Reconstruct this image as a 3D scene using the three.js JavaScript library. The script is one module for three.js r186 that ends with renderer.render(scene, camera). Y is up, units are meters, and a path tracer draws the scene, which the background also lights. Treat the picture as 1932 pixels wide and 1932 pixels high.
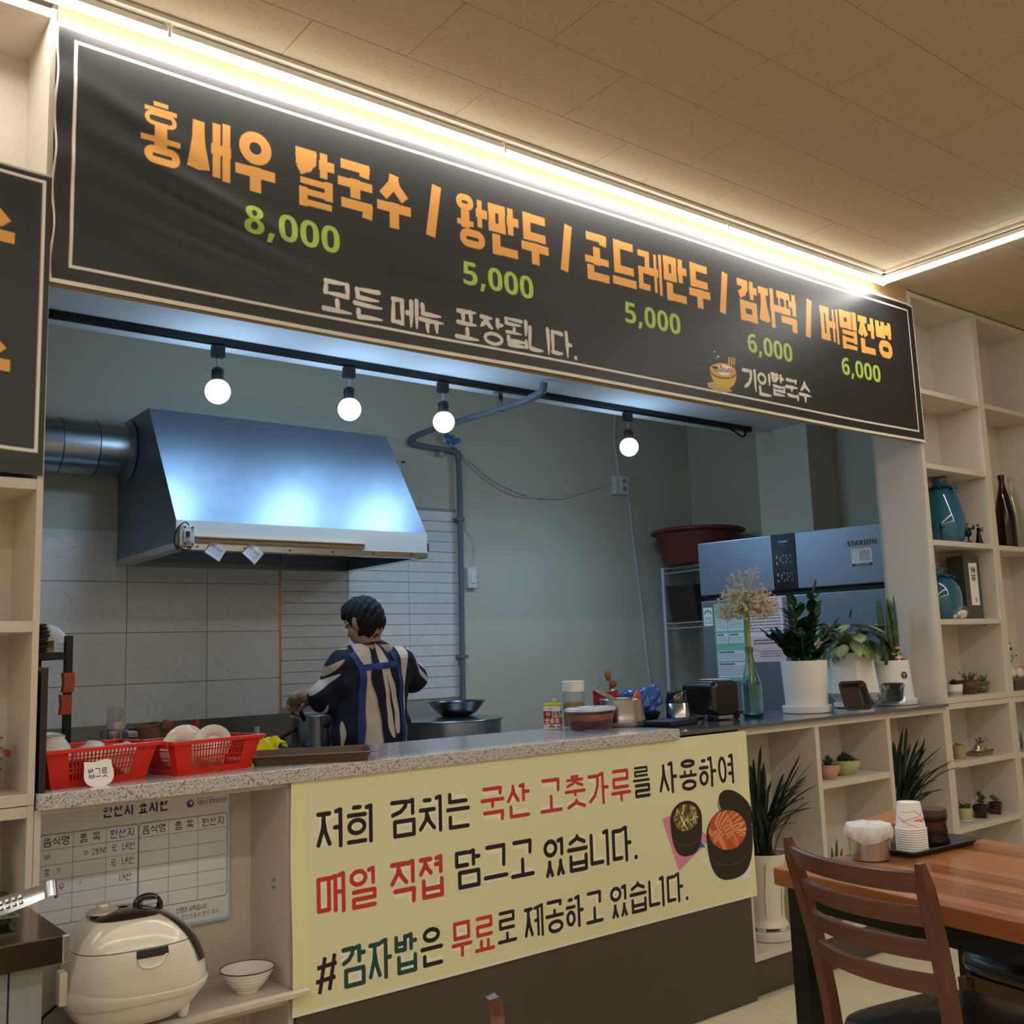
import * as THREE from 'three';
import { RoundedBoxGeometry } from 'three/addons/geometries/RoundedBoxGeometry.js';
import { mergeGeometries } from 'three/addons/utils/BufferGeometryUtils.js';
import { MarchingCubes } from 'three/addons/objects/MarchingCubes.js';
import { RectAreaLightUniformsLib } from 'three/addons/lights/RectAreaLightUniformsLib.js';

// ------------------------------------------------------------------ camera, lights, exposure
const scene = new THREE.Scene();
scene.background = new THREE.Color(0x000000);
const camera = new THREE.PerspectiveCamera(53.19, 1, 0.05, 40);
camera.position.set(0, 1.2733, 2.6174);
camera.up.set(-0.05844, 0.98936, 0.13322);
camera.lookAt(0.61037, 1.2733 + 0.14101, 2.6174 - 0.77946);
const renderer = new THREE.WebGLRenderer({ antialias: true });
renderer.toneMapping = THREE.LinearToneMapping;
renderer.toneMappingExposure = 1.1;
renderer.shadowMap.enabled = true;
RectAreaLightUniformsLib.init();

const STRIP_COLOR = new THREE.Color().setRGB(1.0, 0.955, 0.885), STRIP_LIGHT = 36, STRIP_GLOW = 12;
const BULB_COLOR = new THREE.Color().setRGB(0.42, 0.68, 1.0), BULB_LIGHT = 0.26, BULB_DOWN = 1.3, BULB_GLOW = 2.2;
// the LED battens on the dining ceiling form two rectangles: front run over the counter, right run, a cross run, back run and left run
const CEIL = 3.02, STRIP_Y = 2.966;
const RUNS = [[-2.55, 0.045, 4.32, 0.045], [4.30, 0.06, 4.30, 5.36], [4.27, 2.46, -2.52, 2.46], [4.30, 5.36, -2.55, 5.36], [-2.55, 5.36, -2.55, 0.06]];
for (const [x0, z0, x1, z1] of RUNS) {
  const len = Math.hypot(x1 - x0, z1 - z0), l = new THREE.RectAreaLight(STRIP_COLOR, STRIP_LIGHT, len, 0.03);
  l.position.set((x0 + x1) / 2, STRIP_Y - 0.003, (z0 + z1) / 2);
  l.rotation.set(-Math.PI / 2, 0, Math.abs(x1 - x0) > Math.abs(z1 - z0) ? 0 : Math.PI / 2);
  scene.add(l);
}
const BULBS = [[1.640, 2.442, -1.48], [2.273, 2.446, -1.48], [2.800, 2.442, -1.48], [4.075, 2.452, -1.48]];
for (const [x, y, z] of BULBS) {
  const l = new THREE.PointLight(BULB_COLOR, BULB_LIGHT, 0, 2);
  l.position.set(x, y, z); l.castShadow = true; l.shadow.radius = 3; scene.add(l);
  // the lamp base shades the upper half: most of the light leaves the globe downwards
  const s = new THREE.SpotLight(BULB_COLOR, BULB_DOWN, 0, 1.5, 0.7, 2); s.position.set(x, y, z); s.target.position.set(x, 0, z); s.castShadow = true; s.shadow.radius = 3; scene.add(s, s.target);
}

// ------------------------------------------------------------------ helpers
let seed = 7;
const rnd = () => { seed = (seed + 0x6d2b79f5) | 0; let t = Math.imul(seed ^ (seed >>> 15), 1 | seed); t = (t + Math.imul(t ^ (t >>> 7), 61 | t)) ^ t; return ((t ^ (t >>> 14)) >>> 0) / 4294967296; };
const rr = (a, b) => a + (b - a) * rnd();
const V = (x, y, z) => new THREE.Vector3(x, y, z);
const used = new Map();
function numbered(name) { const n = used.get(name) ?? 0; used.set(name, n + 1); return n ? name + '_' + String(n).padStart(3, '0') : name; }
function lit(m) { m.castShadow = true; m.receiveShadow = true; return m; }
function tag(o, label, category, group) { o.userData.label = label; o.userData.category = category; if (group) o.userData.group = group; return o; }
function thing(name, label, category, pos = [0, 0, 0], turn = 0, group) {
  const o = new THREE.Group(); o.name = numbered(name); o.position.set(...pos); o.rotation.y = turn; scene.add(o);
  return tag(o, label, category, group);
}
function part(parent, name, geo, m, pos, rot) {
  const o = lit(new THREE.Mesh(geo, m)); o.name = name;
  if (pos) o.position.set(...pos);
  if (rot) o.rotation.set(...rot);
  parent.add(o); return o;
}
function solo(name, label, category, geo, m, pos = [0, 0, 0], rot, group) {
  const o = part(scene, numbered(name), geo, m, pos, rot); return tag(o, label, category, group);
}
function struct(name, geo, m, pos) { const o = part(scene, numbered(name), geo, m, pos); o.userData.kind = 'structure'; return o; }
function copy(root, pos, turn, label, group) {
  const o = root.clone(); o.name = numbered(root.name.replace(/_\d{3}$/, '')); if (pos) o.position.set(...pos); if (turn !== undefined) o.rotation.y = turn;
  o.userData = { ...root.userData, label: label ?? root.userData.label }; if (group) o.userData.group = group; scene.add(o); return o;
}
// uv in metres, grain along the axis g (0 x, 1 y, 2 z)
function uvm(geo, g = 0, ou = 0, ov = 0) {
  const p = geo.attributes.position, n = geo.attributes.normal, uv = new Float32Array(p.count * 2);
  for (let i = 0; i < p.count; i++) {
    const c = [p.getX(i), p.getY(i), p.getZ(i)], a = [Math.abs(n.getX(i)), Math.abs(n.getY(i)), Math.abs(n.getZ(i))];
    const d = a[0] > a[1] && a[0] > a[2] ? 0 : a[1] > a[2] ? 1 : 2, rest = [0, 1, 2].filter((k) => k !== d);
    const k = rest.includes(g) ? g : rest[0], o = rest.find((q) => q !== k);
    uv[2 * i] = c[k] + ou; uv[2 * i + 1] = c[o] + ov;
  }
  geo.setAttribute('uv', new THREE.BufferAttribute(uv, 2)); return geo;
}
function bx(w, h, d, r = 0.0015, g = 0, ou = 0, ov = 0) { return uvm(r > 0 ? new RoundedBoxGeometry(w, h, d, 1, Math.min(r, w / 2.01, h / 2.01, d / 2.01)) : new THREE.BoxGeometry(w, h, d).toNonIndexed(), g, ou, ov); }
function slab(x0, x1, y0, y1, z0, z1, r = 0.001, g = 0, ou = 0, ov = 0) { return uvm(bx(x1 - x0, y1 - y0, z1 - z0, r).translate((x0 + x1) / 2, (y0 + y1) / 2, (z0 + z1) / 2), g, ou, ov); }
const lathe = (pts, n = 40) => new THREE.LatheGeometry(pts.map(([r, y]) => new THREE.Vector2(Math.max(r, 1e-4), y)), n);
function smoothPts(pts, n = 40) { return new THREE.SplineCurve(pts.map(([r, y]) => new THREE.Vector2(r, y))).getPoints(n).map((p) => [p.x, p.y]); }
const cyl = (r, h, n = 20, r2 = r) => new THREE.CylinderGeometry(r2, r, h, n);
function tube(pts, r, n = 8, seg, closed = false) { return new THREE.TubeGeometry(new THREE.CatmullRomCurve3(pts.map((p) => V(...p)), closed, 'centripetal'), seg ?? Math.max(8, pts.length * 6), r, n, closed); }
function rod(a, b, r, n = 8) { // straight rod between two points
  const A = V(...a), B = V(...b), L = A.distanceTo(B), q = new THREE.Quaternion().setFromUnitVectors(V(0, 1, 0), B.clone().sub(A).normalize());
  return new THREE.CylinderGeometry(r, r, L, n).applyQuaternion(q).translate((A.x + B.x) / 2, (A.y + B.y) / 2, (A.z + B.z) / 2);
}
function bar(a, b, w, d) { // square bar between two points
  const A = V(...a), B = V(...b), L = A.distanceTo(B), q = new THREE.Quaternion().setFromUnitVectors(V(0, 1, 0), B.clone().sub(A).normalize());
  return bx(w, L, d, Math.min(w, d) * 0.12, 1).applyQuaternion(q).translate((A.x + B.x) / 2, (A.y + B.y) / 2, (A.z + B.z) / 2);
}
function join(list) {
  const a = list.map((g) => { const q = g.index ? g.toNonIndexed() : g.clone(); for (const k of Object.keys(q.attributes)) if (!['position', 'normal', 'uv'].includes(k)) q.deleteAttribute(k); if (!q.attributes.uv) q.setAttribute('uv', new THREE.BufferAttribute(new Float32Array(q.attributes.position.count * 2), 2)); return q; });
  return mergeGeometries(a);
}
function extrude(pts, depth, bevel = 0, curve = 4) { // outline in x,y; depth along z, centred
  const s = new THREE.Shape(pts.map(([x, y]) => new THREE.Vector2(x, y)));
  const g = new THREE.ExtrudeGeometry(s, { depth: Math.max(depth - 2 * bevel, 1e-4), bevelEnabled: bevel > 0, bevelSize: bevel, bevelThickness: bevel, bevelSegments: 2, curveSegments: curve });
  return g.translate(0, 0, -depth / 2 + bevel);
}
// a sheet of nu x nv cells through f(u, v) -> [x, y, z]
function sheet(nu, nv, f) {
  const pos = [], uv = [], idx = [];
  for (let j = 0; j <= nv; j++) for (let i = 0; i <= nu; i++) { pos.push(...f(i / nu, j / nv)); uv.push(i / nu, j / nv); }
  for (let j = 0; j < nv; j++) for (let i = 0; i < nu; i++) { const a = j * (nu + 1) + i, b = a + 1, c = a + nu + 1, d = c + 1; idx.push(a, b, d, a, d, c); }
  const g = new THREE.BufferGeometry(); g.setAttribute('position', new THREE.Float32BufferAttribute(pos, 3)); g.setAttribute('uv', new THREE.Float32BufferAttribute(uv, 2)); g.setIndex(idx); g.computeVertexNormals(); return g;
}
// signed distance of tapered capsule chains with a smooth union, meshed with marching cubes
const smin = (a, b, k) => { const h = Math.max(k - Math.abs(a - b), 0) / k; return Math.min(a, b) - h * h * k * 0.25; };
function cap(p, a, b, ra, rb) { const ax = b[0] - a[0], ay = b[1] - a[1], az = b[2] - a[2], px = p[0] - a[0], py = p[1] - a[1], pz = p[2] - a[2]; const l2 = ax * ax + ay * ay + az * az || 1e-9; const t = Math.min(1, Math.max(0, (px * ax + py * ay + pz * az) / l2)); return Math.hypot(px - ax * t, py - ay * t, pz - az * t) - (ra + (rb - ra) * t); }
function ell(p, c, r) { const x = (p[0] - c[0]) / r[0], y = (p[1] - c[1]) / r[1], z = (p[2] - c[2]) / r[2], k = Math.hypot(x, y, z); return (k - 1) * Math.min(r[0], r[1], r[2]); }
function mcMesh(sdf, lo, hi, cell) {
  const size = Math.max(hi[0] - lo[0], hi[1] - lo[1], hi[2] - lo[2]), res = Math.ceil(size / cell) + 4, half = (res * cell) / 2, c = lo.map((v, i) => (v + hi[i]) / 2);
  const mc = new MarchingCubes(res, new THREE.MeshStandardMaterial(), false, false, 400000); mc.isolation = 0; mc.reset();
  const hs = res / 2; let q = 0; mc.field.fill(-1);
  for (let k = 0; k < res; k++) for (let j = 0; j < res; j++) for (let i = 0; i < res; i++, q++) {
    const x = c[0] + ((i - hs) / hs) * half, y = c[1] + ((j - hs) / hs) * half, z = c[2] + ((k - hs) / hs) * half;
    if (x < lo[0] || y < lo[1] || z < lo[2] || x > hi[0] || y > hi[1] || z > hi[2]) continue;
    mc.field[i + j * res + k * res * res] = -sdf([x, y, z]);
  }
  mc.update();
  const n = mc.count, pos = new Float32Array(n * 3), nor = new Float32Array(n * 3);
  for (let i = 0; i < n * 3; i++) { pos[i] = mc.positionArray[i] * half + c[i % 3]; nor[i] = mc.normalArray[i]; }
  const g = new THREE.BufferGeometry(); g.setAttribute('position', new THREE.BufferAttribute(pos, 3)); g.setAttribute('normal', new THREE.BufferAttribute(nor, 3)); g.setAttribute('uv', new THREE.BufferAttribute(new Float32Array(n * 2), 2)); return g;
}
// ------------------------------------------------------------------ materials and textures
const mat = (color, roughness = 0.6, metalness = 0, extra = {}) => new THREE.MeshPhysicalMaterial({ color, roughness, metalness, ...extra });
const gloss = (color, roughness = 0.25, extra = {}) => mat(color, roughness, 0, { clearcoat: 0.6, clearcoatRoughness: 0.12, ...extra });
function canvasTex(w, h, draw, srgb = true, wrap = true) {
  const c = document.createElement('canvas'); c.width = w; c.height = h; const x = c.getContext('2d'); draw(x, w, h);
  const t = new THREE.CanvasTexture(c); if (srgb) t.colorSpace = THREE.SRGBColorSpace;
  if (wrap) t.wrapS = t.wrapT = THREE.RepeatWrapping; return t;
}
const rep = (t, u, v) => { t.repeat.set(u, v); return t; };
const css = (r, g, b, a = 1) => `rgba(${r | 0},${g | 0},${b | 0},${a})`;
function speck(x, w, h, n, col, r0, r1) { for (let i = 0; i < n; i++) { const [r, g, b, a] = col(); x.fillStyle = css(r, g, b, a); const s = rr(r0, r1), px = rnd() * w, py = rnd() * h; for (const ox of [0, w, -w]) for (const oy of [0, h, -h]) { if (px + ox < -r1 * 3 || px + ox > w + r1 * 3 || py + oy < -r1 * 3 || py + oy > h + r1 * 3) continue; x.beginPath(); x.ellipse(px + ox, py + oy, s, s * rr(0.35, 1), rnd() * 3, 0, 7); x.fill(); } } }
const T = {};
T.granite = rep(canvasTex(768, 768, (x, w, h) => {
  x.fillStyle = '#cac6c2'; x.fillRect(0, 0, w, h);
  speck(x, w, h, 9000, () => { const v = rr(170, 235); return [v, v * 0.99, v * 0.98, 0.7]; }, 2, 6);
  speck(x, w, h, 2100, () => { const v = rr(95, 145); return [v, v * 0.97, v * 0.95, 0.75]; }, 2, 7);
  speck(x, w, h, 600, () => { const v = rr(40, 75); return [v, v, v, 0.85]; }, 1.5, 5);
}), 3.2, 3.2);
T.melamine = rep(canvasTex(512, 512, (x, w, h) => {
  x.fillStyle = '#d5cbbd'; x.fillRect(0, 0, w, h);
  speck(x, w, h, 2600, () => { const v = rr(-14, 14); return [211 + v, 201 + v, 186 + v, 0.28]; }, 1, 7);
  for (let i = 0; i < 500; i++) { const v = rr(-14, 12); x.fillStyle = css(209 + v, 199 + v, 182 + v, 0.35); x.fillRect(rnd() * w, rnd() * h, rr(20, 120), 1.2); }
}), 2.2, 2.2);
function wood(base, dark, light, n) {
  return canvasTex(1024, 256, (x, w, h) => {
    x.fillStyle = css(...base); x.fillRect(0, 0, w, h);
    for (let i = 0; i < n; i++) {
      const c = rnd() < 0.55 ? dark : light, y = rnd() * h, a = rr(0.05, 0.3), amp = rr(0, 5), ph = rr(0, 6);
      x.strokeStyle = css(...c, a); x.lineWidth = rr(0.5, 2.2); x.beginPath();
      const x0 = rr(-0.2, 0.8) * w, x1 = x0 + rr(0.15, 0.8) * w;
      for (let q = x0; q <= x1; q += 16) { const yy = y + amp * Math.sin(q / 150 + ph); q === x0 ? x.moveTo(q, yy) : x.lineTo(q, yy); } x.stroke();
    }
  });
}
T.chair = rep(wood([92, 50, 29], [50, 24, 12], [124, 72, 42], 900), 2.0, 7);
T.plank = rep(wood([176, 118, 74], [128, 78, 44], [206, 150, 100], 520), 1.4, 5);
T.floor = rep(canvasTex(1024, 1024, (x, w, h) => {
  x.fillStyle = '#cdbfa4'; x.fillRect(0, 0, w, h);
  speck(x, w, h, 900, () => { const v = rr(-16, 14); return [204 + v, 190 + v, 163 + v, 0.14]; }, 20, 70);
  speck(x, w, h, 3800, () => { const v = rr(-24, 18); return [200 + v, 186 + v, 160 + v, 0.22]; }, 1, 6);
}), 0.9, 0.9);
T.paint = rep(canvasTex(512, 512, (x, w, h) => { x.fillStyle = '#808080'; x.fillRect(0, 0, w, h); speck(x, w, h, 6000, () => { const v = rr(90, 170); return [v, v, v, 0.25]; }, 1, 6); }, false), 1.6, 1.6);
T.worm = canvasTex(1024, 512, (x, w, h) => { // fissured board
  x.fillStyle = '#c9b998'; x.fillRect(0, 0, w, h);
  speck(x, w, h, 2500, () => { const v = rr(-10, 8); return [201 + v, 185 + v, 152 + v, 0.3]; }, 1, 5);
  for (let i = 0; i < 260; i++) { const px = rnd() * w, py = rnd() * h, L = rr(8, 26), a = rr(-0.5, 0.5); x.strokeStyle = css(150, 134, 104, rr(0.35, 0.8)); x.lineWidth = rr(2, 4.2); x.lineCap = 'round'; x.beginPath(); x.moveTo(px, py); x.quadraticCurveTo(px + L / 2, py + rr(-6, 6), px + L * Math.cos(a), py + L * Math.sin(a)); x.stroke(); }
});
T.wormB = canvasTex(1024, 512, (x, w, h) => { seed = 4711; x.fillStyle = '#c0c0c0'; x.fillRect(0, 0, w, h); speck(x, w, h, 1500, () => { const v = rr(150, 220); return [v, v, v, 0.3]; }, 1, 4); }, false);
function marble(k) {
  return canvasTex(512, 320, (x, w, h) => {
    seed = 900 + k * 31; x.fillStyle = '#e9e7e3'; x.fillRect(0, 0, w, h);
    speck(x, w, h, 240, () => { const v = rr(-9, 7); return [230 + v, 228 + v, 224 + v, 0.25]; }, 12, 50);
    for (let i = 0; i < 3; i++) { let px = rr(-0.1, 0.7) * w, py = rr(-0.1, 0.6) * h, a = rr(0.4, 1.0); for (let s = 0; s < 40; s++) { const nx = px + Math.cos(a) * 12, ny = py + Math.sin(a) * 12; x.strokeStyle = css(140, 138, 134, rr(0.1, 0.5)); x.lineWidth = rr(0.6, 3.4); x.beginPath(); x.moveTo(px, py); x.lineTo(nx, ny); x.stroke(); if (rnd() < 0.12) { x.fillStyle = css(140, 138, 132, 0.16); x.beginPath(); x.ellipse(nx, ny, rr(6, 22), rr(2, 6), a, 0, 7); x.fill(); } px = nx; py = ny; a += rr(-0.45, 0.45); } }
  }, true, false);
}
T.marble = [0, 1, 2, 3].map(marble);
T.galv = rep(canvasTex(512, 512, (x, w, h) => { seed = 61; x.fillStyle = '#8c8c8c'; x.fillRect(0, 0, w, h); speck(x, w, h, 1200, () => { const v = rr(100, 180); return [v, v, v, 0.16]; }, 6, 30); }, false), 1.5, 1.5);
const M = {
  duct: mat(0xaab4bc, 0.3, 1),
  shelf: mat(0xffffff, 0.55, 0, { map: T.melamine }), granite: mat(0xffffff, 0.22, 0, { map: T.granite, clearcoat: 0.35, clearcoatRoughness: 0.1 }),
  darktop: mat(0x55555a, 0.16, 0, { clearcoat: 0.5, clearcoatRoughness: 0.08 }), brownPanel: mat(0x4f463e, 0.55), paint: mat(0xcfcebd, 0.7, 0, { bumpMap: T.paint, bumpScale: 0.0015 }),
  soffit: mat(0xdfe3e4, 0.75, 0, { bumpMap: T.paint, bumpScale: 0.001 }), wall: mat(0xd6cbb6, 0.85), floor: mat(0xffffff, 0.45, 0, { map: T.floor }), kfloor: mat(0x77756f, 0.6),
  ceil: mat(0xffffff, 0.9, 0, { map: T.worm, bumpMap: T.wormB, bumpScale: 0.001 }), ceilBack: mat(0xa89b80, 0.9), grout: mat(0xa7a6a1, 0.9),
  steel: mat(0xb9bbbd, 0.24, 1), steelDark: mat(0x6f7173, 0.3, 1), brushed: mat(0xa9acaf, 0.34, 1), galv: mat(0x8796a8, 0.75, 0.55, { roughnessMap: T.galv }),
  black: mat(0x141414, 0.45), blackMetal: mat(0x101011, 0.38, 0.2), blackGloss: gloss(0x0b0b0c, 0.18), white: mat(0xeceae4, 0.5), whiteGloss: gloss(0xf1efe9, 0.2), cream: gloss(0xe8e0cf, 0.22),
  greyPipe: mat(0x6d7480, 0.5), red: mat(0xe22a14, 0.35, 0, { clearcoat: 0.3 }), porcelain: gloss(0xf3efe8, 0.12), brownPlastic: mat(0x5a3c2b, 0.5), soil: mat(0x33261c, 0.95),
  chair: mat(0xffffff, 0.38, 0, { map: T.chair, clearcoat: 0.25, clearcoatRoughness: 0.25 }), leather: mat(0x14171a, 0.36, 0, { clearcoat: 0.15 }), cable: mat(0xd3d4cf, 0.5), paper: mat(0xf2f0ec, 0.8),
};
// ------------------------------------------------------------------ Korean lettering drawn stroke by stroke
const CHO = 'ㄱㄲㄴㄷㄸㄹㅁㅂㅃㅅㅆㅇㅈㅉㅊㅋㅌㅍㅎ', JUNG = 'ㅏㅐㅑㅒㅓㅔㅕㅖㅗㅘㅙㅚㅛㅜㅝㅞㅟㅠㅡㅢㅣ', JONG = ['', ...'ㄱㄲㄳㄴㄵㄶㄷㄹㄺㄻㄼㄽㄾㄿㅀㅁㅂㅄㅅㅆㅇㅈㅊㅋㅌㅍㅎ'];
const NEED = { ㄱ: 1.5, ㄴ: 1.5, ㄷ: 2.2, ㄹ: 3.2, ㅁ: 2.2, ㅂ: 2.4, ㅅ: 1.9, ㅆ: 1.9, ㅇ: 2.3, ㅈ: 2.5, ㅉ: 2.5, ㅊ: 3.1, ㅋ: 2.2, ㅌ: 3.2, ㅍ: 2.3, ㅎ: 3.5, ㄲ: 1.5, ㄸ: 2.2, ㅃ: 2.4, ㅗ: 1.9, ㅛ: 1.9, ㅜ: 1.7, ㅠ: 1.7, ㅡ: 0.8 };
const ROWS = { ㅗ: 1.9, ㅛ: 1.9, ㅜ: 1.7, ㅠ: 1.7, ㄱ: 1, ㄴ: 1, ㄷ: 2, ㄹ: 3, ㅁ: 2, ㅂ: 2, ㅅ: 1, ㅆ: 1, ㅇ: 2, ㅈ: 2, ㅊ: 3, ㅋ: 2, ㅌ: 3, ㅍ: 2, ㅎ: 4 }, COLS = { ㄱ: 1.4, ㅋ: 1.4, ㄴ: 1.5, ㄷ: 2, ㅌ: 2, ㄹ: 2, ㅁ: 2, ㅂ: 2, ㅍ: 2, ㅇ: 2, ㅅ: 1.6, ㅈ: 1.6, ㅊ: 1.6, ㅏ: 1.7, ㅓ: 1.7, ㅕ: 1.7, ㅑ: 1.7, ㅐ: 2, ㅔ: 3, ㅖ: 3 };
const siot = [[[0.5, 0], [0.46, 0.35], [0, 1]], [[0.5, 0.15], [0.6, 0.5], [1, 1]]];
const STROKES = {
  ㄴ: [[[0, 0], [0, 1], [1, 1]]], ㄷ: [[[1, 0], [0, 0], [0, 1], [1, 1]]], ㄹ: [[[0, 0], [1, 0], [1, 0.5], [0, 0.5], [0, 1], [1, 1]]],
  ㅁ: [[[0, 0], [1, 0], [1, 1], [0, 1], [0, 0]]], ㅂ: [[[0, 0], [0, 1], [1, 1], [1, 0]], [[0, 0.5], [1, 0.5]]], ㅅ: siot, ㅇ: ['o'],
  ㅈ: [[[0, 0], [1, 0]], [[0.5, 0], [0.42, 0.45], [0, 1]], [[0.5, 0.3], [0.62, 0.6], [1, 1]]], ㅊ: [[[0.3, 0], [0.7, 0]], [[0, 0.34], [1, 0.34]], [[0.5, 0.34], [0.4, 0.7], [0, 1]], [[0.52, 0.55], [0.65, 0.75], [1, 1]]],
  ㅌ: [[[1, 0], [0, 0], [0, 1], [1, 1]], [[0, 0.5], [1, 0.5]]], ㅍ: [[[0, 0], [1, 0]], [[0, 1], [1, 1]], [[0.28, 0], [0.28, 1]], [[0.72, 0], [0.72, 1]]], ㅎ: [[[0.32, 0], [0.68, 0]], [[0, 0.3], [1, 0.3]], 'h'],
  ㅏ: [[[0.2, 0, 1], [0.2, 1]], [[0.2, 0.48], [1, 0.48]]], ㅑ: [[[0.2, 0, 1], [0.2, 1]], [[0.2, 0.33], [1, 0.33]], [[0.2, 0.66], [1, 0.66]]], ㅓ: [[[0, 0.48], [0.8, 0.48]], [[0.8, 0, 1], [0.8, 1]]], ㅕ: [[[0, 0.33], [0.8, 0.33]], [[0, 0.66], [0.8, 0.66]], [[0.8, 0, 1], [0.8, 1]]],
  ㅐ: [[[0.1, 0.04, 1], [0.1, 0.96]], [[0.1, 0.48], [0.9, 0.48]], [[0.95, 0, 1], [0.95, 1]]], ㅔ: [[[0, 0.48], [0.4, 0.48]], [[0.4, 0.04, 1], [0.4, 0.96]], [[1, 0, 1], [1, 1]]], ㅣ: [[[0.5, 0, 1], [0.5, 1]]],
  ㅗ: [[[0.5, 0], [0.5, 1]], [[0, 1], [1, 1]]], ㅛ: [[[0.3, 0], [0.3, 1]], [[0.7, 0], [0.7, 1]], [[0, 1], [1, 1]]], ㅜ: [[[0, 0], [1, 0]], [[0.5, 0], [0.5, 1]]], ㅠ: [[[0, 0], [1, 0]], [[0.3, 0], [0.3, 1]], [[0.7, 0], [0.7, 1]]], ㅡ: [[[0, 0.5], [1, 0.5]]],
};
const DOUBLE = { ㄲ: 'ㄱ', ㄸ: 'ㄷ', ㅃ: 'ㅂ', ㅆ: 'ㅅ', ㅉ: 'ㅈ' }, SPLIT = { ㅘ: 'ㅗㅏ', ㅙ: 'ㅗㅐ', ㅚ: 'ㅗㅣ', ㅝ: 'ㅜㅓ', ㅞ: 'ㅜㅔ', ㅟ: 'ㅜㅣ', ㅢ: 'ㅡㅣ' };
function syllable(ch) {
  const c = ch.charCodeAt(0) - 0xac00; let I = CHO[(c / 588) | 0], v = JUNG[((c % 588) / 28) | 0], F = JONG[c % 28];
  const [H, W] = SPLIT[v] ? SPLIT[v] : 'ㅗㅛㅜㅠㅡ'.includes(v) ? [v, ''] : ['', v];
  return { I, H, W, F };
}
// boxes of the letters of one syllable, in a unit cell
function boxesOf({ I, H, W, F }, gap) {
  const out = [], need = (j) => NEED[j] ?? 2, nTop = need(I) + (H ? need(H) : 0);
  const hF = F ? Math.min(0.48, Math.max(0.3, need(F) / (need(F) + Math.max(nTop, 2.4)))) : 0, top = 1 - hF - (F ? gap : 0);
  const wW = W ? ({ ㅣ: 0.26, ㅐ: 0.46, ㅔ: 0.48, ㅖ: 0.5 }[W] ?? 0.4) - (H ? 0.08 : 0) : 0, left = 1 - wW - (W ? gap * 0.8 : 0);
  if (H) { const hI = (top - gap) * need(I) / nTop, m = W ? 0 : 0.09; out.push([I, m, left - m, 0, hI], [H, 0, left, hI + gap, top]); } else out.push([I, 0, left, W && !F ? 0.06 : 0.02, top * (F ? 1 : 0.92)]);
  if (W) out.push([W, 1 - wW, 1, 0, top]);
  if (F) out.push([F, 0.1, 0.98, 1 - hF, 1]);
  return out;
}
function giyeok(j, tall) { const p = tall ? [[0, 0], [1, 0], [0.94, 0.4], [0.6, 0.78], [0.05, 1]] : [[0, 0], [1, 0], [0.97, 1]]; const s = [p]; if (j === 'ㅋ') s.push(tall ? [[0.02, 0.42], [0.9, 0.4]] : [[0, 0.5], [0.97, 0.48]]); return s; }
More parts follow.
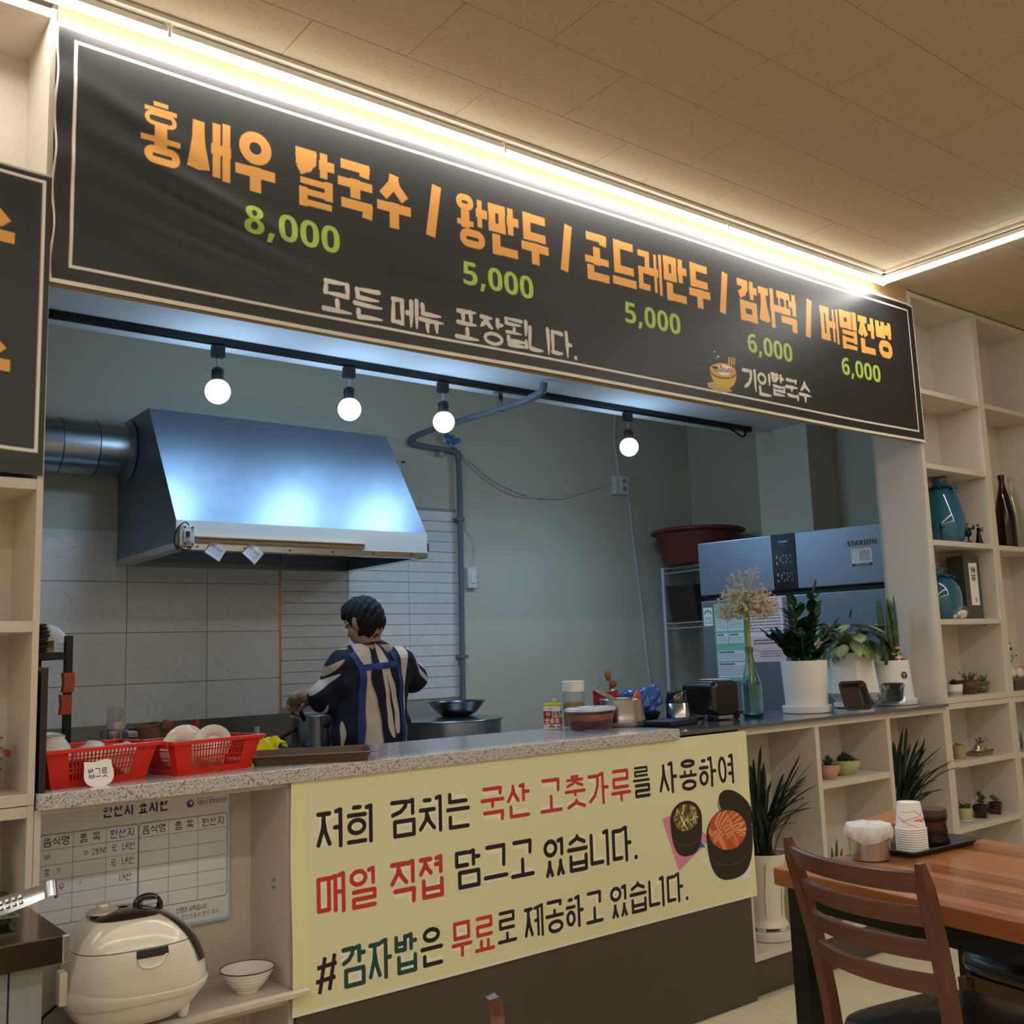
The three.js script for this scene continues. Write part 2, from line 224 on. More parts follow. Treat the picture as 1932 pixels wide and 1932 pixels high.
// mode: block (heavy square face), pen (even round stroke), brush (tapering)
function glyph(x, ch, X, Y, w, h, st) {
  const s = syllable(ch), B = boxesOf(s, st.gap ?? 0.06), draw = (j, x0, x1, y0, y1) => {
    if (DOUBLE[j]) { const m = (x0 + x1) / 2, g = (x1 - x0) * 0.075; draw(DOUBLE[j], x0, m - g, y0, y1); draw(DOUBLE[j], m + g, x1, y0, y1); return; }
    const bw = (x1 - x0) * w, bh = (y1 - y0) * h, rows = ROWS[j] ?? 1, cols = COLS[j] ?? 1, t = st.t * h * (st.mode === 'block' && 'ㄹㅌㅎㅊ'.includes(j) ? 0.8 : 1);
    const sH = Math.min(t, bh / (rows + (rows - 1) * (j === 'ㄹ' ? 0.6 : st.slit ?? 0.5))), sV = Math.min(t * (st.fat ?? 1), bw / (cols + (cols - 1) * (st.slit ?? 0.5)));
    const ix = Math.min(sV / 2, bw * 0.49), iy = Math.min(sH / 2, bh * 0.49), L = X + x0 * w + ix, R = X + x1 * w - ix, U = Y + y0 * h + iy, D = Y + y1 * h - iy;
    const tall = j !== 'ㅇ' && !s.H && y0 < 0.2, strokes = j === 'ㄱ' || j === 'ㅋ' ? giyeok(j, tall && st.mode !== 'flat') : STROKES[j];
    for (const q of strokes) {
      if (typeof q === 'string') {
        const u = q === 'h' ? U + (D - U) * 0.5 : U, lw = q === 'h' ? Math.min(sH, (D - u) * 0.45) : Math.min(sH, sV);
        x.lineWidth = lw; x.beginPath(); if (st.mode === 'block') { const rx = (R - L) / 2, ry = (D - u) / 2, k = Math.min(rx, ry); x.roundRect(L, u, R - L, D - u, k); } else x.ellipse((L + R) / 2, (u + D) / 2, Math.max((R - L) / 2 * 0.92, 1e-4), Math.max((D - u) / 2, 1e-4), 0, 0, 7); x.stroke(); continue;
      }
      const pts = q.map(([a, b]) => [L + a * (R - L), U + b * (D - U)]);
      if (st.mode === 'block') {
        for (let i = 1; i < pts.length; i++) { const [a, b] = pts[i - 1], [c, d] = pts[i], len = Math.hypot(c - a, d - b) || 1e-6, k = Math.abs(c - a) / len; x.lineWidth = sH * k * k + sV * (1 - k * k); const axis = k > 0.99 || k < 0.01; x.lineCap = axis && rows + cols > 1 || j === 'ㄱ' && axis || j === 'ㄴ' ? 'square' : 'butt'; if ('ㅏㅑㅓㅕㅗㅛㅜㅠㅡㅣㅐㅔ'.includes(j)) x.lineCap = 'butt'; const e = x.lineCap === 'butt' ? x.lineWidth * (axis ? 0.5 : 0.28) / len : 0; x.beginPath(); x.moveTo(a - (c - a) * e, b - (d - b) * e); x.lineTo(c + (c - a) * e, d + (d - b) * e); x.stroke(); }
      } else if (st.mode === 'pen') {
        x.lineWidth = Math.min(sH, sV, t); x.lineCap = 'round'; x.lineJoin = 'round'; x.beginPath(); if (q[0][2] && st.hook) x.moveTo(pts[0][0] - t * 1.1, pts[0][1] + t * 0.25); pts.forEach(([a, b], i) => (i || (q[0][2] && st.hook) ? x.lineTo(a, b) : x.moveTo(a, b))); x.stroke();
      } else {
        const wob = (a) => a + rr(-1, 1) * h * 0.02;
        for (let i = 1; i < pts.length; i++) { const a = pts[i - 1], b = pts[i], ax = wob(a[0]), ay = wob(a[1]), bx2 = wob(b[0]), by = wob(b[1]), cx = (ax + bx2) / 2 + rr(-1, 1) * h * 0.03, cy = (ay + by) / 2 + rr(-1, 1) * h * 0.03; for (let k = 0; k <= 14; k++) { const u = k / 14, px = (1 - u) ** 2 * ax + 2 * u * (1 - u) * cx + u * u * bx2, py = (1 - u) ** 2 * ay + 2 * u * (1 - u) * cy + u * u * by; x.beginPath(); x.arc(px, py, Math.min(t, sH * 0.95, sV * 1.1) * (0.66 - 0.34 * u + 0.12 * Math.sin(u * 3.1)), 0, 7); x.fill(); } }
      }
    }
  };
  for (const [j, x0, x1, y0, y1] of B) draw(j, x0, x1, y0, y1);
}
// a line of text fitted to the box X..X+w, Y..Y+h
function text(x, str, X, Y, w, h, st) {
  const adv = (c) => (c === ' ' ? st.space ?? 0.4 : c === '.' ? 0.35 : 1), total = [...str].reduce((a, c) => a + adv(c), 0), cw = w / total;
  const pass = (grow) => { const keep = seed; let px = X; [...str].forEach((c, i) => { const dy = st.mode === 'brush' ? Math.sin(i * 2.3) * h * 0.06 : 0; if (c === '.') { x.beginPath(); x.arc(px + cw * 0.12, Y + h * 0.92, st.t * h * 0.62 + grow / 2, 0, 7); x.fill(); } else if (c >= '가') glyph(x, c, px + cw * 0.03, Y + dy, cw * (st.fill ?? 0.92), h, { ...st, t: st.t + grow / h }); px += cw * adv(c); }); seed = keep; };
  if (st.outline) { x.strokeStyle = x.fillStyle = st.outline; pass(st.outlineWidth); }
  x.strokeStyle = x.fillStyle = st.color; pass(0);
}
function latin(x, str, X, Y, w, h, color, bold = true, family = 'sans-serif') { // fitted to the box by scaling
  x.save(); x.fillStyle = color; x.font = `${bold ? 'bold ' : ''}100px ${family}`; const m = x.measureText(str); x.translate(X, Y + h); x.scale(w / m.width, h / 73); x.fillText(str, 0, 0); x.restore();
}
// a print: canvas in metres, origin at the top left corner, y down
function printTex(wm, hm, ppm, draw) { return canvasTex(Math.min(2048, Math.round(wm * ppm)), Math.min(2048, Math.round(hm * ppm)), (x, W, H) => { x.scale(W / wm, H / hm); draw(x, wm, hm); }, true, false); }
// ------------------------------------------------------------------ the room
struct('floor', slab(-3.1, 7.4, -0.08, 0, -0.012, 6.2, 0), M.floor);
struct('floor_kitchen', slab(-0.7, 5.8, -0.08, 0, -2.6, -0.012, 0), M.kfloor);
const ceiling = struct('ceiling', slab(-3.1, 7.4, CEIL + 0.012, CEIL + 0.1, -2.6, 6.2, 0), M.ceilBack);
{ // fissured boards, 600 x 300, each its own piece
  const variants = [0, 1, 2, 3].map((k) => bx(0.5985, 0.012, 0.2985, 0.0014)).map((g, k) => { const uv = g.attributes.uv; for (let i = 0; i < uv.count; i++) uv.setXY(i, uv.getX(i) / 0.6 * 0.9 + k * 0.27, uv.getY(i) / 0.3 * 0.9 + k * 0.41); return g; });
  for (let j = 0; j < 10; j++) for (let i = 0; i < 11; i++) part(ceiling, 'ceiling_board', variants[(i * 3 + j * 5 + ((i * j) % 3)) % 4], M.ceil, [-0.3 + (j % 2) * 0.3 + i * 0.6, CEIL + 0.006, 0.13 + j * 0.3]);
  for (const [x0, x1, z0, z1] of [[-3.1, -0.6, -0.02, 6.2], [6.31, 7.4, -0.02, 6.2], [-0.6, 6.31, 2.98, 6.2]]) part(ceiling, 'ceiling_field', slab(x0, x1, CEIL, CEIL + 0.012, z0, z1, 0), M.ceil);
}
struct('wall_dining_left', slab(-3.2, -3.0, 0, 3.1, -0.4, 6.2, 0), M.wall);
struct('wall_dining_right', slab(7.2, 7.4, 0, 3.1, -0.4, 6.2, 0), M.wall);
struct('wall_dining_back', slab(-3.1, 7.4, 0, 3.1, 6.0, 6.2, 0), M.wall);
struct('wall_partition_left', slab(-3.1, 0.56, 0, 3.03, -0.31, -0.262, 0), M.wall);
struct('wall_partition_right', slab(4.70, 7.3, 0, 3.03, -0.33, -0.262, 0), M.wall);
const back = struct('wall_back', slab(-0.7, 5.8, 0, 3.05, -2.56, -2.44, 0), M.paint);
struct('wall_kitchen_right', slab(5.64, 5.8, 0, 3.05, -2.5, -0.262, 0), M.paint);
struct('wall_kitchen_left', slab(-0.75, -0.6, 0, 3.05, -2.5, -0.262, 0), M.paint);
struct('pillar', slab(5.35, 5.64, 0, 2.675, -1.59, -1.19, 0.004), M.paint);
struct('ceiling_soffit', join([slab(-0.6, 5.64, 2.675, 3.03, -1.65, -0.335, 0), slab(0.616, 4.589, 2.675, 3.03, -0.335, -0.022, 0)]), M.soffit);
struct('trim_lintel', slab(0.614, 4.591, 2.239, 3.02, -0.022, -0.002, 0), mat(0xb69a72, 0.7));
// wall tiles: marbled 400 x 245 on the left, embossed narrow courses on the right of the metal trim
{
  const field = part(back, 'tile_bed', slab(0.0, 3.52, 0.9, 1.93, -2.44, -2.434, 0), M.grout);
  part(back, 'tile_bed', slab(2.37, 3.527, 1.93, 2.176, -2.44, -2.434, 0), M.grout);
  const tm = T.marble.map((t) => mat(0xffffff, 0.2, 0, { map: t, clearcoat: 0.3, clearcoatRoughness: 0.1 }));
  const tileGeo = (w, h) => { const g = bx(w - 0.003, h - 0.003, 0.009, 0.0012), p = g.attributes.position, uv = g.attributes.uv; for (let i = 0; i < p.count; i++) uv.setXY(i, p.getX(i) / w + 0.5, p.getY(i) / h + 0.5); return g; };
  const big = tileGeo(0.398, 0.245); let k = 0;
  for (let r = 0; r < 4; r++) for (let c = 0; c < 5; c++) part(back, 'wall_tile', big, tm[(r * 3 + c * 2 + (c > 2 ? 1 : 0)) % 4], [2.367 - 0.199 - 0.398 * c, 1.0905 + 0.245 * r, -2.432]);
  const rowG = [tileGeo(0.4, 0.0613), tileGeo(0.35, 0.0613)].map((g, q) => [0, 1, 2, 3].map((m) => { const a = g.clone(), uv = a.attributes.uv; for (let i = 0; i < uv.count; i++) uv.setY(i, (uv.getY(i) + m) / 4); return a; }));
  for (let r = 0; r < 18; r++) for (let c = 0; c < 3; c++) part(back, 'wall_tile', rowG[c === 2 ? 1 : 0][r % 4], tm[(c + (r >> 2)) % 4], [2.372 + [0.2, 0.6, 0.975][c], 1.085 + 0.0613 * r, -2.432 + (r % 4 === 3 ? -0.0006 : 0)]);
  part(back, 'tile_trim', slab(2.364, 2.372, 0.98, 2.0, -2.438, -2.422, 0.001), mat(0xc9a36a, 0.25, 0.9)).userData.label = 'brass-coloured tile trim strip';
}
// LED battens along the ceiling
{
  const house = mat(0xe9e2d6, 0.5), glow = mat(0xffffff, 0.4, 0, { emissive: STRIP_COLOR.clone().lerp(new THREE.Color(1, 1, 1), 0.45), emissiveIntensity: STRIP_GLOW });
  const words = ['over the black menu banner', 'running over the right-hand tables', 'crossing the dining room over the camera', 'at the back of the dining room', 'on the far left of the dining room'];
  RUNS.forEach(([x0, z0, x1, z1], i) => {
    const len = Math.hypot(x1 - x0, z1 - z0), alongX = Math.abs(x1 - x0) > Math.abs(z1 - z0), n = Math.round(len / 1.17);
    const t = thing('led_batten_light', `white LED batten run on the ceiling ${words[i]}`, 'ceiling light', [(x0 + x1) / 2, CEIL, (z0 + z1) / 2], alongX ? 0 : Math.PI / 2);
    part(t, 'mounting_rail', slab(-len / 2, len / 2, -0.012, 0, -0.03, 0.034), house);
    for (let k = 0; k < n; k++) {
      const a = -len / 2 + (len * k) / n + 0.004, b = -len / 2 + (len * (k + 1)) / n - 0.004;
      const hs = part(t, 'lamp_housing', slab(a, b, -0.034, -0.0155, -0.013, 0.013), house);
      const prof = extrude([[-0.0125, 0.0], [0.0125, 0.0], [0.0125, -0.008], [0.0105, -0.014], [0.006, -0.0185], [0, -0.02], [-0.006, -0.0185], [-0.0105, -0.014], [-0.0125, -0.008]], b - a).rotateY(Math.PI / 2).translate((a + b) / 2, -0.0335, 0);
      part(hs, 'diffuser', prof, glow);
      part(hs, 'clip', slab(b - 0.002, b + 0.006, -0.05, -0.012, 0.013, 0.019), house);
    }
  });
}
// ------------------------------------------------------------------ track and bulbs in the kitchen
{
  const t = thing('lighting_track', 'long black lighting track under the blue-lit soffit', 'lighting track', [0, 2.675, -1.48]);
  part(t, 'rail', slab(0.0, 5.12, -0.028, 0, -0.02, 0.02, 0.003), M.blackMetal);
  part(t, 'rail_slot', slab(0.02, 5.1, -0.0295, -0.026, -0.006, 0.006, 0), mat(0x2a2a2c, 0.3, 0.8));
  part(t, 'end_cap', slab(5.12, 5.16, -0.032, 0, -0.022, 0.022, 0.003), M.black);
  part(t, 'feed_cable', tube([[5.13, -0.02, 0.0], [5.08, -0.07, 0.012], [4.98, -0.045, 0.02], [4.93, -0.03, 0.02]], 0.006), M.black);
  const glass = mat(0xffffff, 0.35, 0, { emissive: BULB_COLOR.clone().lerp(new THREE.Color(1, 1, 1), 0.55), emissiveIntensity: BULB_GLOW });
  const labels = ['globe bulb on the track above the extractor hood, the leftmost of four', 'globe bulb above the right half of the extractor hood', 'globe bulb beside the grey pipe bend', 'lone globe bulb at the right end of the track'];
  BULBS.forEach(([x, y, z], i) => {
    const p = thing('pendant_bulb', labels[i], 'pendant light', [x, 2.646, z], 0, 'globe bulbs on the track');
    part(p, 'track_adapter', slab(-0.027, 0.027, -0.056, -0.003, -0.018, 0.018, 0.004), M.black);
    part(p, 'stem', cyl(0.006, 0.055).translate(0, -0.08, 0), M.steel);
    part(p, 'socket', lathe([[0.0, -0.1], [0.02, -0.102], [0.026, -0.112], [0.026, -0.162], [0, -0.162]], 24), M.black);
    part(p, 'bulb', lathe([[0.018, -0.156], [0.022, -0.158], ...Array.from({ length: 15 }, (_, k) => { const a = -1.15 + (k / 14) * (Math.PI / 2 + 1.15); return [0.054 * Math.cos(-a), -0.205 - 0.054 * Math.sin(a)]; })].map(([r, q]) => [r, q]), 32), glass);
  });
}
// ------------------------------------------------------------------ banners
const bannerFont = { mode: 'block', t: 0.175, fat: 1.1, gap: 0.045, slit: 0.42, color: '#f3ae58' };
{
  const W = 4.0, H = 0.698, X0 = 0.609, YT = 2.937;
  const tex = printTex(W, H, 512, (x) => {
    const px = (v) => v - X0, py = (v) => YT - v;
    x.fillStyle = '#2a2929'; x.fillRect(0, 0, W, H);
    x.fillStyle = '#e9e4d6'; x.fillRect(0, 0, W, 0.010); x.fillRect(0, H - 0.012, W, 0.012); x.fillRect(0, 0, 0.006, H); x.fillRect(W - 0.006, 0, 0.006, H);
    x.strokeStyle = '#efeadd'; x.lineWidth = 0.009; x.strokeRect(px(0.657), py(2.898), 3.902, 0.609);
    const line = (s, a, b, top = 2.803, bot = 2.621) => text(x, s, px(a), py(top), px(b) - px(a), top - bot, bannerFont);
    line('홍새우', 0.812, 1.222); line('칼국수', 1.272, 1.684); line('왕만두', 1.842, 2.255); line('곤드레만두', 2.412, 3.100); line('감자떡', 3.258, 3.668); line('메밀전병', 3.830, 4.402);
    x.strokeStyle = '#f3ae58'; x.lineCap = 'butt'; x.lineWidth = 0.036;
    for (const a of [1.762, 2.331, 3.176, 3.746]) { x.beginPath(); x.moveTo(px(a + 0.014), py(2.803)); x.lineTo(px(a - 0.014), py(2.625)); x.stroke(); }
    const g = '#b3d058';
    latin(x, '8,000', px(1.113), py(2.578), 0.312, 0.084, g); latin(x, '5,000', px(1.866), py(2.572), 0.305, 0.083, g); latin(x, '5,000', px(2.604), py(2.572), 0.306, 0.083, g); latin(x, '6,000', px(3.302), py(2.573), 0.307, 0.083, g); latin(x, '6,000', px(3.963), py(2.577), 0.312, 0.083, g);
    const b = { mode: 'brush', t: 0.13, gap: 0.06, color: '#e2dfd6', fill: 0.98 };
    seed = 33; text(x, '모든', px(1.352), py(2.408), 0.215, 0.1, b); text(x, '메뉴', px(1.594), py(2.402), 0.2, 0.1, b); text(x, '포장됩니다.', px(1.829), py(2.402), 0.545, 0.1, b); text(x, '기인칼국수', px(3.255), py(2.418), 0.465, 0.1, b);
    // small bowl of noodles beside the shop name
    x.save(); x.translate(px(3.135), py(2.372)); x.rotate(-0.1);
    x.fillStyle = '#c9a272'; x.beginPath(); x.moveTo(-0.1, 0.045); x.lineTo(-0.01, 0.03); x.lineTo(0.05, 0.075); x.lineTo(-0.03, 0.082); x.lineTo(-0.095, 0.062); x.fill();
    x.fillStyle = '#d9b93a'; x.beginPath(); x.moveTo(-0.075, -0.008); x.bezierCurveTo(-0.07, 0.05, -0.03, 0.064, 0.005, 0.064); x.bezierCurveTo(0.04, 0.064, 0.082, 0.05, 0.088, -0.008); x.fill();
    x.fillStyle = '#e2a24a'; x.beginPath(); x.ellipse(0.007, -0.01, 0.082, 0.032, 0, 0, 7); x.fill();
    x.strokeStyle = '#2a1c14'; x.lineWidth = 0.004; x.beginPath(); x.ellipse(0.007, -0.01, 0.082, 0.032, 0, 0, 7); x.stroke();
    x.fillStyle = '#f5efe0'; x.beginPath(); x.ellipse(0.012, -0.012, 0.05, 0.022, 0, 0, 7); x.fill();
    x.strokeStyle = '#3a2b20'; x.lineWidth = 0.0022; for (let k = 0; k < 3; k++) for (let q = 0; q < 4; q++) { x.beginPath(); x.arc(-0.022 + k * 0.034, 0.0, 0.005 + q * 0.005, 3.4, 6.1); x.stroke(); }
    x.fillStyle = '#d2573c'; x.beginPath(); x.arc(-0.004, -0.026, 0.007, 0, 7); x.fill(); x.fillStyle = '#241a14'; x.fillRect(-0.055, -0.024, 0.03, 0.009); x.fillStyle = '#e9b94a'; for (let k = 0; k < 3; k++) { x.save(); x.translate(0.05 + k * 0.016, -0.05); x.rotate(0.25); x.fillRect(-0.004, -0.018, 0.009, 0.034); x.restore(); }
    x.fillStyle = '#f5efe0'; for (const [a, c, r] of [[-0.03, -0.085, 0.004], [-0.012, -0.066, 0.005], [-0.024, -0.058, 0.003]]) { x.beginPath(); x.arc(a, c, r, 0, 7); x.fill(); }
    x.restore();
  });
  const fold = (u, v) => { // slack folds of the vinyl
    const X = u * W, Y = v * H; let z = 0.012 + 0.002 * Math.sin(X * 5 + Y * 3);
    const crease = (cx, cy, len, ang, wd, amp) => { const dx = X - cx, dy = Y - cy, c = Math.cos(ang), s = Math.sin(ang), a = dx * c + dy * s, b = -dx * s + dy * c; z += amp * Math.exp(-(a * a) / (len * len)) * Math.exp(-(b * b) / (wd * wd)); };
    crease(0.42, 0.33, 0.28, -0.28, 0.03, 0.007); crease(0.5, 0.22, 0.34, -0.25, 0.03, 0.006); crease(0.55, 0.13, 0.4, -0.2, 0.035, 0.008); crease(0.2, 0.5, 0.2, -0.35, 0.03, 0.004); crease(1.4, 0.24, 0.5, -0.05, 0.05, 0.003);
    return z - (u < 0.02 ? 0.004 * Math.sin(Y * 34) * (1 - u / 0.02) : 0);
  };
  const g = sheet(220, 60, (u, v) => [X0 + u * W - (u < 0.004 ? 0.004 * Math.sin(v * 21) : 0), YT - H + v * H - (u > 0.985 && v > 0.5 ? 0.006 * (u - 0.985) / 0.015 : 0) - 0.003 * Math.sin(u * 9.4), fold(u, v)]);
  const o = solo('menu_banner', 'wide black menu banner with orange dish names and green prices', 'banner', g, mat(0xffffff, 0.42, 0, { map: tex, side: THREE.DoubleSide }));
}
{ // the neighbouring banner, cut off at the left edge of the picture
  const W = 1.9, X1 = 0.607, YT = 2.519, YB = 1.752, H = YT - YB;
  const tex = printTex(W, H, 400, (x) => {
    const px = (v) => v - (X1 - W), py = (v) => YT - v;
    x.fillStyle = '#2a2929'; x.fillRect(0, 0, W, H); x.fillStyle = '#d9d2c4'; x.fillRect(0, 0, W, 0.006);
    x.strokeStyle = '#efeadd'; x.lineWidth = 0.009; x.strokeRect(0.03, py(2.497), px(0.590) - 0.03, 0.685);
    text(x, '칼국수', px(0.13), py(2.44), 0.405, 0.17, bannerFont); text(x, '칼국수', px(0.13), py(2.12), 0.405, 0.17, bannerFont);
  });
  solo('menu_banner', 'black banner hanging on the left shelves, cut off by the frame', 'banner', sheet(60, 30, (u, v) => [X1 - W + u * W, YB + v * H + 0.004 * Math.sin(u * 30), 0.014 + 0.004 * Math.sin(u * 17 + v * 4) * (1 - v * 0.5)]), mat(0xffffff, 0.42, 0, { map: tex, side: THREE.DoubleSide }));
}
{ // the yellow one on the counter front
  const W = 1.876, H = 0.602, X0 = 1.248, YT = 0.968;
  const tex = printTex(W, H, 1090, (x) => {
    const px = (v) => v - X0, py = (v) => YT - v;
    x.fillStyle = '#ebe7bd'; x.fillRect(0, 0, W, H); x.fillStyle = '#efebb4'; x.fillRect(0.0, 0, 0.045, H); x.fillRect(W - 0.05, 0, 0.05, H);
    x.fillStyle = '#f3efdc'; x.fillRect(0, H - 0.009, W, 0.009); x.fillRect(W - 0.005, 0, 0.005, H); x.fillRect(0, 0, 0.004, H);
    const K = '#1d1518', Rd = '#c93a35', G = '#1f4a42', st = (color) => ({ mode: 'pen', t: 0.112, gap: 0.07, hook: true, color, outline: '#f8f4dc', outlineWidth: 0.013, fill: 0.9 });
    const w = (s, a, b, top, bot, c) => text(x, s, px(a), py(top), b - a, top - bot, st(c));
    w('저희', 1.320, 1.505, 0.882, 0.775, K); w('김치는', 1.552, 1.838, 0.882, 0.775, K); w('국산', 1.868, 2.070, 0.884, 0.780, Rd); w('고춧가루', 2.100, 2.512, 0.886, 0.780, Rd); w('를', 2.512, 2.606, 0.886, 0.782, K); w('사용하여', 2.640, 3.052, 0.890, 0.780, K);
    w('매일', 1.318, 1.514, 0.712, 0.604, Rd); w('직접', 1.548, 1.740, 0.712, 0.592, Rd); w('담그고', 1.770, 2.080, 0.712, 0.600, K); w('있습니다.', 2.106, 2.535, 0.700, 0.582, K);
    x.strokeStyle = K; x.lineWidth = 0.011; x.lineCap = 'butt'; for (const [a, b, c, d] of [[1.343, 0.499, 1.327, 0.409], [1.372, 0.503, 1.356, 0.413], [1.320, 0.475, 1.378, 0.479], [1.316, 0.440, 1.374, 0.444]]) { x.beginPath(); x.moveTo(px(a), py(b)); x.lineTo(px(c), py(d)); x.stroke(); }
    w('감자밥', 1.390, 1.640, 0.514, 0.405, G); w('은', 1.642, 1.728, 0.514, 0.408, K); w('무료', 1.750, 1.915, 0.512, 0.412, Rd); w('로', 1.918, 2.000, 0.512, 0.42, K); w('제공하고', 2.022, 2.360, 0.512, 0.412, K); w('있습니다.', 2.382, 2.770, 0.512, 0.410, K);
    // printed picture: two stone pots of kimchi on napkins
    const poly = (c, ...p) => { x.fillStyle = c; x.beginPath(); p.forEach(([a, b], i) => (i ? x.lineTo(px(a), py(b)) : x.moveTo(px(a), py(b)))); x.fill(); };
    poly('#e58fb0', [2.645, 0.70], [2.74, 0.712], [2.89, 0.60], [2.715, 0.515]); poly('#d9d2ec', [2.69, 0.655], [2.76, 0.66], [2.86, 0.585], [2.74, 0.565]); poly('#3a63b0', [2.76, 0.61], [2.83, 0.61], [2.86, 0.575], [2.77, 0.585]);
    poly('#efecec', [2.83, 0.53], [2.97, 0.58], [3.123, 0.56], [3.09, 0.425], [3.0, 0.46]); poly('#c96a96', [3.04, 0.5], [3.11, 0.54], [3.08, 0.475]);
    seed = 77;
    const pot = (cx, cy, r, ry, body) => {
      x.fillStyle = '#2b211e'; x.beginPath(); x.moveTo(px(cx - r), py(cy)); x.bezierCurveTo(px(cx - r), py(cy - body), px(cx - r * 0.5), py(cy - body * 1.1), px(cx), py(cy - body * 1.1)); x.bezierCurveTo(px(cx + r * 0.5), py(cy - body * 1.1), px(cx + r), py(cy - body), px(cx + r), py(cy)); x.fill();
      x.beginPath(); x.ellipse(px(cx), py(cy), r, ry, 0, 0, 7); x.fill(); x.strokeStyle = '#57443c'; x.lineWidth = 0.004; x.beginPath(); x.ellipse(px(cx), py(cy - 0.035), r * 0.97, ry * 0.9, 0, 0.5, 2.7); x.stroke();
    };
    pot(2.768, 0.685, 0.082, 0.062, 0.115); x.save(); x.beginPath(); x.ellipse(px(2.768), py(0.69), 0.064, 0.046, 0, 0, 7); x.clip(); x.fillStyle = '#4b4a23'; x.fillRect(px(2.6), py(0.8), 0.3, 0.3);
    for (let k = 0; k < 70; k++) { x.strokeStyle = ['#d8d28a', '#e9e3b0', '#8a8a3c', '#a5412c', '#5f6a2a'][k % 5]; x.lineWidth = rr(0.003, 0.006); const a = px(rr(2.7, 2.84)), b = py(rr(0.64, 0.74)), q = rr(0, 3.1), L = rr(0.012, 0.028); x.beginPath(); x.moveTo(a - L * Math.cos(q), b - L * Math.sin(q)); x.lineTo(a + L * Math.cos(q), b + L * Math.sin(q)); x.stroke(); } x.restore();
    x.fillStyle = '#2b211e'; x.beginPath(); x.ellipse(px(3.04), py(0.69), 0.105, 0.055, 0.55, 0, 7); x.fill(); x.strokeStyle = '#6b554a'; x.lineWidth = 0.005; x.beginPath(); x.ellipse(px(3.03), py(0.68), 0.1, 0.045, 0.55, 0.2, 2.9); x.stroke();
    pot(2.995, 0.61, 0.128, 0.088, 0.15); x.save(); x.beginPath(); x.ellipse(px(2.985), py(0.62), 0.105, 0.07, 0.1, 0, 7); x.clip(); x.fillStyle = '#c8572f'; x.fillRect(px(2.8), py(0.8), 0.4, 0.4);
    for (let k = 0; k < 5; k++) { const cx = px(2.92 + k * 0.035), cy = py(0.6 + (k % 2) * 0.035), a0 = rr(-0.6, 0.9); for (let q = 0; q < 26; q++) { x.strokeStyle = ['#e9a06a', '#f2c79a', '#d56a38', '#b9431f', '#e8833f'][q % 5]; x.lineWidth = rr(0.0025, 0.005); const o = (q - 13) * 0.0032; x.beginPath(); x.moveTo(cx + o * Math.sin(a0) - 0.045 * Math.cos(a0), cy + o * Math.cos(a0) - 0.045 * Math.sin(a0)); x.quadraticCurveTo(cx + o * 1.6, cy + rr(-0.01, 0.01), cx + o * 0.4 + 0.045 * Math.cos(a0), cy + o * 1.5 + 0.045 * Math.sin(a0)); x.stroke(); } } x.restore();
  });
  const g = sheet(120, 50, (u, v) => { const X = u * W, Y = v * H; let z = 0.0205 + 0.0015 * Math.sin(X * 4 + Y * 9); z += 0.004 * Math.exp(-(((X - 1.72) * 0.6 + (Y - 0.42) * 0.8) ** 2) / 0.0012) * Math.exp(-((Y - 0.5) ** 2) / 0.02); if (u < 0.05) z += 0.004 * Math.sin(Y * 12) * (0.05 - u) * 20; return [X0 + X, YT - H + Y, z]; });
  solo('notice_banner', 'pale yellow cloth banner with red and black lettering on the counter front', 'banner', g, mat(0xffffff, 0.6, 0, { map: tex, side: THREE.DoubleSide }));
}
// ------------------------------------------------------------------ shelving and counters
const BT = 0.026, DEEP = 0.245;
function shelfUnit(label, x0, x1, y0, y1, tops, opt = {}) {
  const t = thing('shelf_unit', label, 'shelf', [x0, y0, 0]), w = x1 - x0, UP = opt.up ?? 0.028;
  const up = slab(0, UP, 0, y1 - y0, -DEEP, 0, 0.001, 1, x0, y0);
  part(t, 'side_panel', up, M.shelf); part(t, 'side_panel', slab(w - UP, w, 0, y1 - y0, -DEEP, 0, 0.001, 1, x0 + 0.7, y0), M.shelf);
  for (const q of opt.mids ?? []) part(t, 'divider', slab(q - x0, q - x0 + UP, (opt.low ?? 0.12) + BT - y0, y1 - y0 - (opt.cap ?? BT), -DEEP, 0, 0.001, 1, q, 0), M.shelf);
  part(t, 'back_panel', slab(0.004, w - 0.004, 0.002, y1 - y0 - 0.002, -DEEP - 0.008, -DEEP + 0.006, 0, 1, x0, 0.3), M.shelf);
  for (const top of tops) part(t, 'shelf_board', slab(UP, w - UP, top - BT - y0, top - y0, -DEEP + 0.006, -0.001, 0.001, 0, x0, top), M.shelf);
  for (const [a, b, top, zf, th] of opt.boards ?? []) part(t, 'shelf_board', slab(a - x0, b - x0, top - (th ?? BT) - y0, top - y0, -DEEP + 0.006, zf ?? -0.001, 0.001, 0, a, top), M.shelf);
  for (const [a, b] of opt.pins ?? []) part(t, 'shelf_pin', cyl(0.004, 0.014, 10).rotateZ(Math.PI / 2).translate(a - x0, b - y0, -0.08), M.steel);
  return t;
}
shelfUnit('tall beige shelf unit beside the serving hatch holding turquoise vases', 4.591, 5.226, 0.985, 3.012, [1.011, 1.383, 1.765, 2.142, 2.519, 3.010], { pins: [[5.19, 1.35], [5.19, 2.11], [5.19, 2.49]] });
shelfUnit('tall beige shelf unit at the right edge holding the two glass bottles', 5.227, 5.862, 0.985, 3.012, [1.011, 1.762, 2.519, 3.010], { pins: [[5.822, 1.73], [5.25, 2.0]] });
shelfUnit('low beige shelf base under the vase shelves', 4.591, 5.226, 0.125, 0.984, [0.151, 0.417, 0.711, 0.983]);
